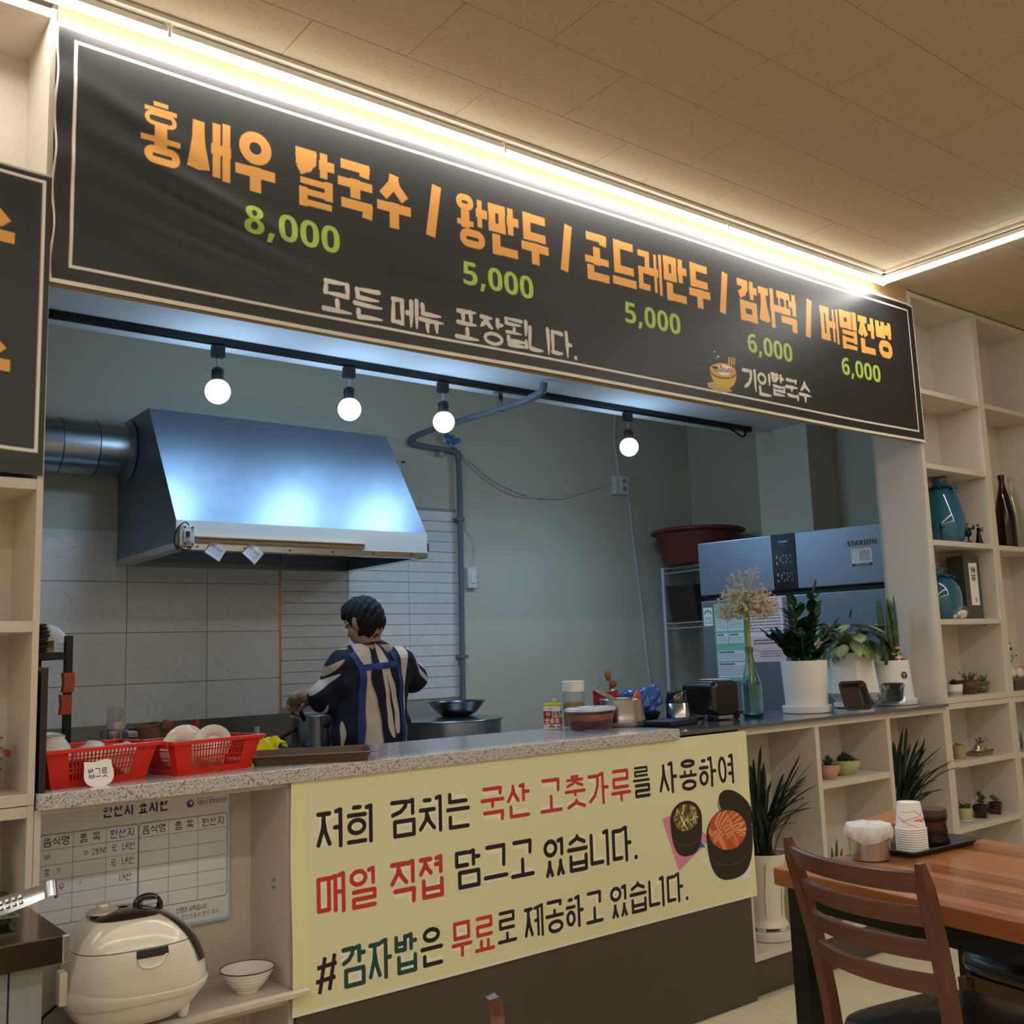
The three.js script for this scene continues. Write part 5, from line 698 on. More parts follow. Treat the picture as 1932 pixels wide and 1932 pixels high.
  part(cl, 'fold', sheet(14, 14, (u, v) => { const a = u * 3.1, r = 0.016 + 0.004 * Math.sin(v * 9); return [0.045 + r * Math.cos(a) + 0.01 * v, 0.035 + r * Math.sin(a) * 1.2 - 0.018 * v, -0.02 + v * 0.045]; }), mat(0xe6de1e, 0.85, 0, { side: THREE.DoubleSide }));
  solo('serving_tray', 'empty brown serving tray jutting over the granite edge beside the baskets', 'tray', trayGeo(0.37, 0.25, 0.024), mat(0x6a5646, 0.42, 0, { side: THREE.DoubleSide }), [1.395, 1.0008, -0.15], [0, -0.47, 0]);
}
{ // black metal dish rack and the dark board at the far left
  solo('black_panel', 'tall thin black panel standing on the left end of the granite', 'panel', slab(-0.008, 0.008, 0, 0.29, -0.27, 0, 0.002), M.blackGloss, [0.6265, GY, 0.004]);
  const t = thing('dish_rack', 'black metal dish rack with two orange clips on its post', 'dish rack', [0.83, 0, -0.62]);
  const bar2 = (a, b, w = 0.02) => bar(a, b, w, w);
  for (const [x, z, h] of [[0.004, 0.02, 1.385], [-0.32, 0.02, 1.385], [-0.02, -0.24, 1.385], [-0.32, -0.24, 1.385]]) part(t, 'post', bar2([x, 0.001, z], [x, h, z], 0.022), M.blackMetal);
  for (const y of [1.325, 1.09, 0.5]) { part(t, 'cross_bar', bar2([-0.32, y, 0.02], [0.0, y, 0.02], 0.018), M.blackMetal); part(t, 'cross_bar', bar2([-0.32, y, -0.24], [-0.02, y, -0.24], 0.018), M.blackMetal); part(t, 'cross_bar', bar2([0.0, y, 0.02], [-0.02, y, -0.24], 0.018), M.blackMetal); part(t, 'shelf_plate', slab(-0.33, 0.0, y + 0.008, y + 0.012, -0.25, 0.02, 0.001), M.blackMetal); }
  for (const [y, dx] of [[1.248, 0.004], [1.184, -0.002]]) part(t, 'clip', uvm(extrude([[-0.014, -0.027], [0.012, -0.027], [0.015, 0], [0.013, 0.027], [-0.014, 0.027], [-0.011, 0]], 0.028, 0.002)), mat(0xb8481a, 0.5), [dx, y, 0.022]).userData.label = 'orange plastic clip';
  const st = [[0.016, 0.012], [0.02, 0.01], [0.018, 0.012], [0.019, 0.009], [0.022, 0.012], [0.02, 0.01], [0.016, 0.011], [0.012, 0.009]];
  let y = 1.3385; st.forEach(([w, h], i) => { solo('folded_cloth', `folded dark cloth on the dish rack, ${['lowest', 'second', 'third', 'fourth', 'fifth', 'sixth', 'seventh', 'topmost'][i]} of the pile`, 'cloth', uvm(new RoundedBoxGeometry(0.13 + w, h - 0.0012, 0.12, 2, (h - 0.0012) / 2.05)), mat([0x2b2a2c, 0x3a393b, 0x242325, 0x444344][i % 4], 0.9), [0.705 + w / 2, y + h / 2, -0.70 + (i % 3) * 0.004], undefined, 'folded cloths piled on the dish rack'); y += h; });
  const cv = thing('plate_cover', 'white plastic food cover draped over the post of the dish rack', 'cover', [0.80, 1.338, -0.71]); part(cv, 'dome', sheet(24, 12, (u, v) => { const a = u * Math.PI * 2, r = 0.058 * v * (1 + 0.12 * Math.sin(a * 3)); return [r * Math.cos(a), 0.085 - 0.055 * v * v + 0.006 * Math.sin(a * 5) * v, r * Math.sin(a)]; }), mat(0xd8d9dc, 0.5, 0, { side: THREE.DoubleSide })); part(cv, 'stand', cyl(0.022, 0.08, 14, 0.016).translate(0, 0.04, 0), mat(0xa9a560, 0.6));
  const hb = thing('leaning_bowl', 'white bowl leaning on the lower shelf of the dish rack', 'bowl', [0.758, 1.15, -0.625]); hb.rotation.set(0, 0, 1.75); part(hb, 'body', lathe(smoothPts([[0, 0], [0.02, 0], [0.04, 0.014], [0.046, 0.03], [0.044, 0.03], [0.038, 0.016], [0, 0.004]], 30), 32), M.porcelain); part(hb, 'foot_ring', lathe([[0.014, 0], [0.014, -0.004], [0.018, -0.004], [0.019, 0]], 24), M.porcelain);
}
{ // seasonings at the right end of the granite
  const wrap = (g, w, h) => { const p = g.attributes.position, n = g.attributes.normal, uv = g.attributes.uv; for (let i = 0; i < p.count; i++) { const s = Math.abs(n.getX(i)) > Math.abs(n.getZ(i)) ? 0.72 + (p.getZ(i) * 0.24) / w : p.getX(i) / w * 0.6 + 0.3; uv.setXY(i, s, p.getY(i) / h); } return g; };
  const pt = canvasTex(320, 320, (x) => { x.fillStyle = '#eceae4'; x.fillRect(0, 0, 320, 320); for (const o of [0, 160]) { const k = o ? 0.0 : 1; if (!k) continue; x.fillStyle = '#15120f'; x.fillRect(0, 70, 96, 90); x.fillStyle = '#b9b98a'; x.fillRect(96, 70, 100, 90); x.fillStyle = '#c8202c'; x.fillRect(0, 160, 196, 90); x.fillStyle = '#d83a3a'; x.beginPath(); x.arc(52, 112, 34, 0, 7); x.fill(); x.strokeStyle = '#f3d9c8'; x.lineWidth = 4; x.beginPath(); x.arc(52, 118, 15, 0, 7); x.stroke(); for (let q = 0; q < 3; q++) { x.beginPath(); x.arc(36 + q * 16, 100, 7, 3.1, 6.3); x.stroke(); } x.strokeStyle = '#1c1814'; x.lineWidth = 7; for (const [a, b, c, d] of [[112, 84, 132, 104], [122, 80, 116, 150], [110, 118, 136, 112], [146, 90, 184, 88], [164, 78, 166, 150], [148, 108, 184, 104], [150, 108, 150, 128], [184, 104, 184, 126], [166, 148, 188, 142]]) { x.beginPath(); x.moveTo(a, b); x.lineTo(c, d); x.stroke(); } text(x, '순후추', 14, 172, 170, 66, { mode: 'pen', t: 0.13, gap: 0.06, color: '#f7f2ea' }); x.fillStyle = '#2f6a3c'; for (let q = 0; q < 14; q++) { x.beginPath(); x.ellipse(90 + 26 * Math.cos(q), 278 + 12 * Math.sin(q * 2.1), 12, 7, q, 0, 7); x.fill(); } x.fillStyle = '#555'; x.fillRect(14, 276, 26, 5); x.fillRect(14, 286, 22, 4); x.fillRect(152, 276, 32, 22); x.fillStyle = '#c86aa0'; latin(x, 'OTTOGI', 50, 30, 60, 18, '#a83a6a'); } x.fillStyle = '#c8202c'; x.fillRect(214, 160, 106, 90); x.fillStyle = '#15120f'; x.fillRect(214, 70, 106, 40); }, true, false);
  const t = thing('pepper_tin', 'white, red and black pepper tin with a yellow lid', 'tin', [2.532, GY, -0.41], -0.9); part(t, 'body', wrap(bx(0.064, 0.088, 0.04, 0.003).translate(0, 0.044, 0), 0.064, 0.088), gloss(0xffffff, 0.3, { map: pt })); part(t, 'lid', join([bx(0.067, 0.01, 0.043, 0.003).translate(0, 0.093, 0), bx(0.016, 0.005, 0.03, 0.001).rotateZ(-0.6).translate(0.008, 0.107, 0)]), mat(0xd4cf28, 0.4));
  const clear = (c = 0xffffff, r = 0.05) => mat(c, r, 0, { transmission: 1, thickness: 0, ior: 1.45 });
  const j = thing('seasoning_jar', 'clear jar of tan ground sesame with a white screw lid', 'jar', [2.648, GY, -0.42]); part(j, 'glass', lathe([[0, 0.001], [0.04, 0.001], [0.042, 0.006], [0.042, 0.122], [0.039, 0.132], [0.0375, 0.132], [0.0405, 0.12], [0.0405, 0.007], [0, 0.003]], 40), clear()); part(j, 'contents', lathe([[0, 0.004], [0.039, 0.004], [0.0398, 0.088], [0.03, 0.096], [0.012, 0.092], [0, 0.09]], 36), mat(0x9c7f55, 0.95, 0, { bumpMap: T.paint, bumpScale: 0.004 })); part(j, 'lid', lathe([[0, 0.133], [0.043, 0.133], [0.0435, 0.136], [0.0435, 0.172], [0.042, 0.176], [0, 0.177]], 40), M.white);
  const ct = canvasTex(512, 200, (x) => { seed = 3; x.fillStyle = '#d8d2c8'; x.fillRect(0, 0, 512, 200); x.fillStyle = '#b42a1c'; x.fillRect(0, 0, 512, 110); for (let q = 0; q < 16; q++) { x.strokeStyle = q % 2 ? '#e2553a' : '#5a2a18'; x.lineWidth = rr(6, 14); x.lineCap = 'round'; const a = rr(0, 512), b = rr(30, 100); x.beginPath(); x.moveTo(a, b); x.quadraticCurveTo(a + 20, b - 30, a + rr(30, 60), b - rr(0, 50)); x.stroke(); } x.fillStyle = '#efe3d2'; x.fillRect(150, 12, 80, 16); x.fillStyle = '#2a2a2a'; text(x, '고춧가루', 170, 126, 150, 44, { mode: 'pen', t: 0.12, gap: 0.06, color: '#2a2a2a' }); x.fillRect(40, 180, 380, 4); }, true, false);
  const can = thing('spice_can', 'red can printed with chillies behind the steel pot', 'can', [2.835, GY, -0.44]); part(can, 'body', lathe([[0.05, 0], [0.05, 0.128]], 40).rotateY(-1.3), mat(0xffffff, 0.35, 0.2, { map: ct })); part(can, 'rim', lathe([[0.0, 0.001], [0.0505, 0.0], [0.0515, 0.002], [0.0505, 0.004]], 40), M.steel); part(can, 'rim', lathe([[0.0495, 0.126], [0.052, 0.127], [0.052, 0.131], [0.049, 0.131], [0.0485, 0.126]], 40), M.steel); part(can, 'contents', cyl(0.0485, 0.004, 30).translate(0, 0.1, 0), mat(0x7a2415, 0.95));
  const sp = thing('wooden_spoon', 'brown wooden spoon sticking out of the red can', 'spoon', [2.86, 1.11, -0.44]); part(sp, 'handle', rod([0, 0, 0], [0.006, 0.05, 0], 0.005, 8), mat(0x8a4a22, 0.5)); part(sp, 'bowl', new THREE.SphereGeometry(1, 18, 14).scale(0.015, 0.022, 0.01).rotateZ(0.2).translate(-0.006, 0.078, 0), mat(0x9a5426, 0.5)); part(sp, 'bowl', new THREE.SphereGeometry(1, 18, 14).scale(0.019, 0.016, 0.012).translate(0.015, 0.044, 0.004), mat(0x8a4a22, 0.5));
  // clear tub of red paste
  const tb = thing('food_container', 'clear plastic tub of dark red paste with a white lid', 'food container', [2.575, GY, -0.245], 0.18), oval = (sx, sz, y, n = 3.2) => Array.from({ length: 48 }, (_, i) => { const a = (i / 48) * Math.PI * 2, c = Math.cos(a), s = Math.sin(a); return [Math.sign(c) * Math.abs(c) ** (2 / n) * sx, y, Math.sign(s) * Math.abs(s) ** (2 / n) * sz]; });
  const loft = (rings, capA = true, capB = true) => { const N = rings[0].length, pos = [], idx = []; rings.forEach((r) => r.forEach((v) => pos.push(...v))); for (let k = 0; k < rings.length - 1; k++) for (let i = 0; i < N; i++) { const a = k * N + i, b = k * N + (i + 1) % N; idx.push(a, a + N, b, b, a + N, b + N); } for (const [k, on] of [[0, capA], [rings.length - 1, capB]]) { if (!on) continue; const c = pos.length / 3; const m = rings[k].reduce((s, v) => [s[0] + v[0] / N, s[1] + v[1] / N, s[2] + v[2] / N], [0, 0, 0]); pos.push(...m); for (let i = 0; i < N; i++) { const a = k * N + i, b = k * N + (i + 1) % N; k ? idx.push(c, b, a) : idx.push(c, a, b); } } let vol = 0; for (let i = 0; i < idx.length; i += 3) { const [a, b, c] = [idx[i] * 3, idx[i + 1] * 3, idx[i + 2] * 3]; vol += pos[a] * (pos[b + 1] * pos[c + 2] - pos[b + 2] * pos[c + 1]) - pos[a + 1] * (pos[b] * pos[c + 2] - pos[b + 2] * pos[c]) + pos[a + 2] * (pos[b] * pos[c + 1] - pos[b + 1] * pos[c]); }
    const g = new THREE.BufferGeometry(); g.setAttribute('position', new THREE.Float32BufferAttribute(pos, 3)); g.setAttribute('uv', new THREE.Float32BufferAttribute(new Float32Array((pos.length / 3) * 2), 2)); g.setIndex(vol < 0 ? idx.reverse() : idx); g.computeVertexNormals(); return g; };
  M.loft = loft; M.oval = oval;
  part(tb, 'tub', loft([oval(0.076, 0.055, 0), oval(0.08, 0.058, 0.004), oval(0.093, 0.068, 0.07), oval(0.0915, 0.0665, 0.07), oval(0.079, 0.057, 0.006), oval(0.074, 0.053, 0.003)]), clear(0xf6efef, 0.1)); part(tb, 'contents', loft([oval(0.0775, 0.0555, 0.0065), oval(0.0838, 0.0608, 0.037), oval(0.083, 0.06, 0.041), oval(0.04, 0.03, 0.043)]), mat(0x5c2630, 0.6)); part(tb, 'smears', loft([oval(0.0843, 0.0613, 0.036), oval(0.0893, 0.0655, 0.058), oval(0.0885, 0.0648, 0.058), oval(0.0835, 0.0605, 0.036)], false, false), mat(0xa5614f, 0.8, 0, { alphaMap: canvasTex(256, 64, (x) => { seed = 21; x.fillStyle = '#000'; x.fillRect(0, 0, 256, 64); speck(x, 256, 64, 160, () => [255, 255, 255, 1], 3, 10); }, false), alphaTest: 0.5, side: THREE.DoubleSide })); part(tb, 'lid', loft([oval(0.096, 0.071, 0.069), oval(0.098, 0.073, 0.07), oval(0.098, 0.073, 0.078), oval(0.09, 0.066, 0.083), oval(0.088, 0.064, 0.08)]), mat(0xeff0f0, 0.3, 0, { transmission: 0.3, thickness: 0 })); part(tb, 'lid_tab', slab(-0.125, -0.095, 0.071, 0.0735, -0.012, 0.012, 0.001), mat(0xeff0f0, 0.3));
  const pot = thing('sauce_pot', 'small steel pot with a ladle and an orange spatula in it', 'pot', [2.765, GY, -0.275]); part(pot, 'body', lathe(smoothPts([[0, 0], [0.07, 0], [0.082, 0.008], [0.086, 0.022], [0.083, 0.05], [0.083, 0.098], [0.086, 0.101], [0.0815, 0.101], [0.081, 0.05], [0.08, 0.015], [0.06, 0.004], [0, 0.004]], 70), 48), M.steel); part(pot, 'contents', cyl(0.079, 0.004, 32).translate(0, 0.06, 0), mat(0x5a2414, 0.5));
  const ldl = thing('steel_ladle', 'steel ladle resting in the small steel pot', 'ladle', [2.765, 1.066, -0.275]); part(ldl, 'handle', bar([0.02, 0.0, 0.03], [-0.125, 0.075, 0.0], 0.016, 0.004), M.steel); part(ldl, 'end_loop', tube([[-0.12, 0.07, 0.0], [-0.13, 0.088, 0.0], [-0.115, 0.092, 0.0], [-0.105, 0.066, 0.0]], 0.003, 6), M.steel);
  const sptl = thing('spatula', 'spatula with an orange handle leaning in the small steel pot', 'spatula', [2.765, 1.066, -0.275]); part(sptl, 'handle', uvm(extrude([[-0.007, 0], [0.007, 0], [0.009, 0.05], [0.0, 0.056], [-0.009, 0.05]], 0.008, 0.002)).rotateZ(-0.75).translate(0.035, 0.018, 0.02), mat(0xe0561a, 0.35)); part(sptl, 'shaft', rod([-0.02, 0.0, 0.02], [0.04, 0.024, 0.02], 0.004, 8), M.steel);
  // blue bag over a bowl, grinder, wallet, toaster
  const bb = thing('plastic_bag', 'crumpled translucent blue plastic bag behind the steel pot', 'plastic bag', [3.0, DY, -0.415]);
  part(bb, 'film', mcMesh((p) => { let d = ell(p, [0, 0.085, 0], [0.098, 0.05, 0.05]); d = smin(d, ell(p, [0.07, 0.115, 0.0], [0.04, 0.04, 0.035]), 0.03); d = smin(d, ell(p, [-0.08, 0.115, 0.0], [0.035, 0.016, 0.035]), 0.03); return d + 0.006 - 0.012 * Math.abs(Math.sin(p[0] * 34 + p[1] * 52 + p[2] * 20)) * Math.abs(Math.sin(p[1] * 60 - p[0] * 41)) - 0.003 * Math.abs(Math.sin(p[0] * 120 - p[1] * 90)); }, [-0.14, 0.02, -0.08], [0.14, 0.18, 0.08], 0.005), mat(0x4a7fd0, 0.2, 0, { transmission: 0.45, thickness: 0, side: THREE.DoubleSide }));
  part(bb, 'bowl', lathe(smoothPts([[0, 0], [0.05, 0], [0.07, 0.02], [0.082, 0.045], [0.084, 0.048], [0.078, 0.045], [0.05, 0.006], [0, 0.004]], 30), 36), M.steelDark);
  const gr = thing('spice_grinder', 'steel spice grinder with a smoky clear top beside the toaster', 'grinder', [3.135, DY, -0.335]); part(gr, 'body', lathe([[0, 0.004], [0.055, 0.004], [0.056, 0.012], [0.048, 0.082], [0, 0.082]], 40), M.steel); part(gr, 'base_ring', lathe([[0, 0], [0.057, 0], [0.058, 0.012], [0.054, 0.014]], 40), M.black); part(gr, 'cap', lathe(smoothPts([[0.048, 0.083], [0.046, 0.1], [0.042, 0.118], [0.034, 0.126], [0, 0.128]], 20), 36), mat(0x15171a, 0.12, 0, { clearcoat: 0.8 })); part(gr, 'band', lathe([[0.0485, 0.079], [0.0495, 0.081], [0.0495, 0.086], [0.0478, 0.088]], 36), M.blackGloss);
  const wl = thing('card_holder', 'dark navy folded card holder lying on the dark counter', 'wallet', [3.01, DY, -0.26], 0.2); part(wl, 'cover', slab(-0.1, 0.095, 0, 0.022, -0.07, 0.07, 0.006), mat(0x1d2235, 0.5)); part(wl, 'clip', join([slab(0.05, 0.155, 0.006, 0.012, 0.02, 0.07, 0.002), slab(0.05, 0.155, 0.02, 0.026, 0.02, 0.07, 0.002), slab(0.145, 0.157, 0.006, 0.026, 0.02, 0.07, 0.002)]), mat(0x57524a, 0.3, 0.8)); part(wl, 'clear_stand', slab(0.16, 0.185, 0, 0.028, 0.03, 0.06, 0.001), mat(0xe2e6ea, 0.05, 0, { transmission: 1, thickness: 0.02, ior: 1.49 }));
  const to = thing('toaster', 'black toaster on the dark counter with a white card on top', 'toaster', [3.335, DY, -0.335], -0.1); const tg = new RoundedBoxGeometry(0.155, 0.145, 0.21, 5, 0.03);
  part(to, 'body', uvm(tg).translate(0, 0.088, 0), gloss(0x0d0d0e, 0.3)); part(to, 'side_plate', slab(-0.056, 0.056, 0.024, 0.142, 0.1035, 0.1075, 0.002), mat(0x2c2621, 0.4, 0.3)); part(to, 'base', slab(-0.072, 0.072, 0.003, 0.022, -0.098, 0.098, 0.004), M.black); for (const x of [-0.03, 0.03]) part(to, 'slot', slab(x - 0.012, x + 0.012, 0.1595, 0.1615, -0.075, 0.075, 0), mat(0x050505, 0.5)); part(to, 'lever', slab(0.04, 0.07, 0.022, 0.034, 0.1, 0.118, 0.003), M.black); part(to, 'crumb_tray', slab(-0.05, 0.03, 0.005, 0.02, 0.07, 0.1, 0.001), M.steel); for (const [a, b] of [[-0.06, -0.085], [0.06, -0.085], [-0.06, 0.085], [0.06, 0.085]]) part(to, 'foot', cyl(0.008, 0.004, 12).translate(a, 0.002, b), M.black);
  part(to, 'card', slab(0.0, 0.07, 0.162, 0.165, -0.06, 0.055, 0.001), M.paper); part(to, 'power_cord', tube([[-0.075, 0.012, -0.06], [-0.1, 0.03, -0.02], [-0.11, 0.012, 0.06], [-0.1, 0.004, 0.02], [-0.095, 0.004, -0.05]], 0.003, 6), M.black);
}
// ------------------------------------------------------------------ plants: leaf builders
function blade(len, w, bend, fold = 0.25, n = 14, tip = 1) { // grows up +y, bends towards +z
  return sheet(4, n, (u, v) => { const a = bend * v, y = bend ? (Math.sin(a) / bend) * len : v * len, z = bend ? ((1 - Math.cos(a)) / bend) * len : 0, ww = w * Math.pow(Math.sin(Math.min(1, 0.12 + v * 0.88) * Math.PI * 0.5 + (v > 0.45 ? (v - 0.45) * 1.55 : 0)), 0.9) * (v > 0.98 ? 0.15 : 1), s = u - 0.5; return [s * ww, y - Math.abs(s) * ww * fold * Math.sin(a), z + Math.abs(s) * ww * fold * Math.cos(a)]; });
}
function leafOval(len, w, bend = 0.5, fold = 0.2) { return sheet(6, 12, (u, v) => { const a = bend * v, y = (Math.sin(a) / bend) * len, z = ((1 - Math.cos(a)) / bend) * len, ww = w * Math.pow(Math.sin(Math.PI * Math.pow(v * 0.985 + 0.01, 0.85)), 0.75), s = u - 0.5; return [s * ww, y, z + Math.abs(s) * ww * fold]; }); }
const leafMat = (c, r = 0.4, extra = {}) => mat(c, r, 0, { side: THREE.DoubleSide, ...extra });
const aim = (o, yaw, pitch) => { o.rotation.order = 'YXZ'; o.rotation.set(pitch, yaw, 0); return o; };
// glass bottle with an allium head
{
  const t = thing('glass_bottle', 'pale blue-green glass bottle of water on the dark counter', 'bottle', [3.505, DY, -0.25]);
  const out = smoothPts([[0.036, 0.0], [0.042, 0.006], [0.043, 0.02], [0.043, 0.12], [0.040, 0.145], [0.026, 0.2], [0.0165, 0.25], [0.0145, 0.27]], 50), inn = smoothPts([[0.0125, 0.27], [0.0145, 0.25], [0.024, 0.198], [0.0375, 0.143], [0.0402, 0.12], [0.0402, 0.022], [0.03, 0.01], [0, 0.014]], 50);
  part(t, 'glass', lathe([[0, 0.006], [0.03, 0.002], ...out, [0.0165, 0.272], [0.0175, 0.276], [0.0175, 0.29], [0.016, 0.293], [0.013, 0.293], [0.0125, 0.285], ...inn], 48), mat(0xffffff, 0.02, 0, { transmission: 1, thickness: 0.003, ior: 1.5, attenuationColor: new THREE.Color(0x6fc4c0), attenuationDistance: 0.02 }));
  part(t, 'water', lathe([[0, 0.0145], [0.03, 0.0108], [0.0398, 0.024], [0.0398, 0.118], [0.0372, 0.142], [0, 0.142]], 40), mat(0xffffff, 0.0, 0, { transmission: 1, thickness: 0.05, ior: 1.33, attenuationColor: new THREE.Color(0x6fb9c0), attenuationDistance: 0.16 }));
  const a = thing('allium_flower', 'large dried allium seed head on a green stalk standing in the glass bottle', 'flower', [3.505, DY + 0.02, -0.25]);
  part(a, 'stalk', tube([[0.006, 0.07, 0], [0.003, 0.2, 0], [0.0, 0.3, 0], [0.004, 0.43, 0]], 0.0095, 10), mat(0x8f9a3c, 0.5));
  seed = 5; const rays = [], tips = [], C = [0.006, 0.468, 0];
  for (let i = 0; i < 330; i++) { const y = rr(-0.72, 1), th = rr(0, 6.283), s = Math.sqrt(1 - y * y), L = y > 0.75 ? rr(0.11, 0.155) : rr(0.09, 0.135), d = [s * Math.cos(th), y * 0.72 + (y > 0.8 ? 0.25 : 0), s * Math.sin(th)], e = [C[0] + d[0] * L * 1.05, C[1] + d[1] * L - 0.02 * s, C[2] + d[2] * L]; rays.push(rod([C[0], C[1] - 0.02, C[2]], e, 0.0013, 4)); for (let k = 0; k < 6; k++) { const q = V(rr(-1, 1), rr(-0.6, 1), rr(-1, 1)).normalize().multiplyScalar(rr(0.009, 0.017)); tips.push(rod(e, [e[0] + q.x, e[1] + q.y, e[2] + q.z], 0.0014, 3)); } }
  part(a, 'rays', join(rays), mat(0xc2b98a, 0.8)).userData.kind = 'stuff'; part(a, 'seed_stars', join(tips), mat(0xe2d2c0, 0.8)).userData.kind = 'stuff';
}
// white pots on the dark counter
const potMat = mat(0xeeede8, 0.42);
{
  const t = thing('potted_plant', 'glossy dark green ZZ plant in a white cylinder pot with saucer', 'potted plant', [3.83, DY, -0.215]);
  part(t, 'pot', lathe([[0, 0.012], [0.088, 0.012], [0.09, 0.016], [0.101, 0.222], [0.0995, 0.226], [0.094, 0.224], [0.093, 0.2], [0, 0.2]], 56), potMat); part(t, 'saucer', lathe([[0, 0], [0.101, 0], [0.104, 0.003], [0.107, 0.03], [0.105, 0.033], [0.094, 0.032], [0.092, 0.011], [0, 0.011]], 56), potMat); part(t, 'soil', cyl(0.0925, 0.012, 36).translate(0, 0.204, 0), M.soil);
  const lg = [leafOval(0.074, 0.04, 0.7, 0.3), leafOval(0.062, 0.034, 0.5, 0.35), leafOval(0.082, 0.042, 0.9, 0.25)], lm = [leafMat(0x14301a, 0.25, { clearcoat: 0.3 }), leafMat(0x1d4224, 0.25, { clearcoat: 0.3 }), leafMat(0x2e5a2a, 0.3)]; seed = 91;
  for (let i = 0; i < 11; i++) { const yaw = i * 2.39 + 0.3, lean = i < 3 ? 0.12 + 0.05 * i : rr(0.3, 0.85), L = i === 0 ? 0.33 : i < 3 ? 0.27 : rr(0.14, 0.24), pts = []; for (let k = 0; k <= 6; k++) { const v = k / 6, r = Math.sin(lean) * L * (v + 0.35 * v * v) * 0.8, y = Math.cos(lean) * L * v; pts.push([r * Math.sin(yaw) + 0.02 * Math.sin(yaw), 0.2 + y, r * Math.cos(yaw) + 0.02 * Math.cos(yaw)]); } const st = part(t, 'stem', tube(pts, 0.0055, 7), mat(0x23431f, 0.4)); const cv = new THREE.CatmullRomCurve3(pts.map((p) => V(...p))); const n = L > 0.25 ? 8 : 6; for (let k = 0; k < n; k++) for (const s of [-1, 1]) { const v = 0.28 + (0.7 * k) / n, p = cv.getPoint(v), o = part(st, 'leaf', lg[(k + i) % 3], lm[(k * 2 + i) % 7 === 0 ? 2 : (k + i) % 2], [p.x, p.y, p.z]); aim(o, yaw + s * rr(0.9, 1.4), rr(0.5, 1.0) - 0.15 * v); } const p = cv.getPoint(1); aim(part(st, 'leaf', lg[1], lm[1], [p.x, p.y, p.z]), yaw, lean); }
  const tag2 = canvasTex(160, 120, (x) => { x.fillStyle = '#f2f0ea'; x.fillRect(0, 0, 160, 120); x.fillStyle = '#c05a5a'; x.fillRect(40, 34, 80, 6); x.fillStyle = '#c3c84a'; x.fillRect(50, 66, 70, 22); x.fillStyle = '#e8e6dc'; x.fillRect(50, 92, 80, 8); }, true, false);
  const s = thing('plant_tag', 'small white butterfly and arrow plant pick in the ZZ plant pot', 'plant tag', [3.91, DY + 0.205, -0.175], -0.3); part(s, 'stick', cyl(0.0018, 0.1, 8).translate(0, 0.05, 0), mat(0xc9ae84, 0.6)); const sg = extrude([[-0.045, 0.02], [0.012, 0.016], [0.036, -0.002], [0.014, -0.022], [-0.035, -0.018], [-0.05, 0]], 0.002); { const p = sg.attributes.position; for (let i = 0; i < p.count; i++) sg.attributes.uv.setXY(i, p.getX(i) / 0.09 + 0.5, p.getY(i) / 0.045 + 0.5); } part(s, 'sign', sg, mat(0xffffff, 0.6, 0, { map: tag2 }), [0.012, 0.085, 0.002]); for (const [a, b, r] of [[-0.05, 0.1, 0.4], [-0.036, 0.116, -0.5]]) part(s, 'butterfly_wing', new THREE.CircleGeometry(0.016, 16).scale(1, 0.7, 1), mat(0xf4f3ee, 0.6, 0, { side: THREE.DoubleSide }), [a + 0.02, b - 0.004, 0.006], [0.2, 0.4, r]);
}
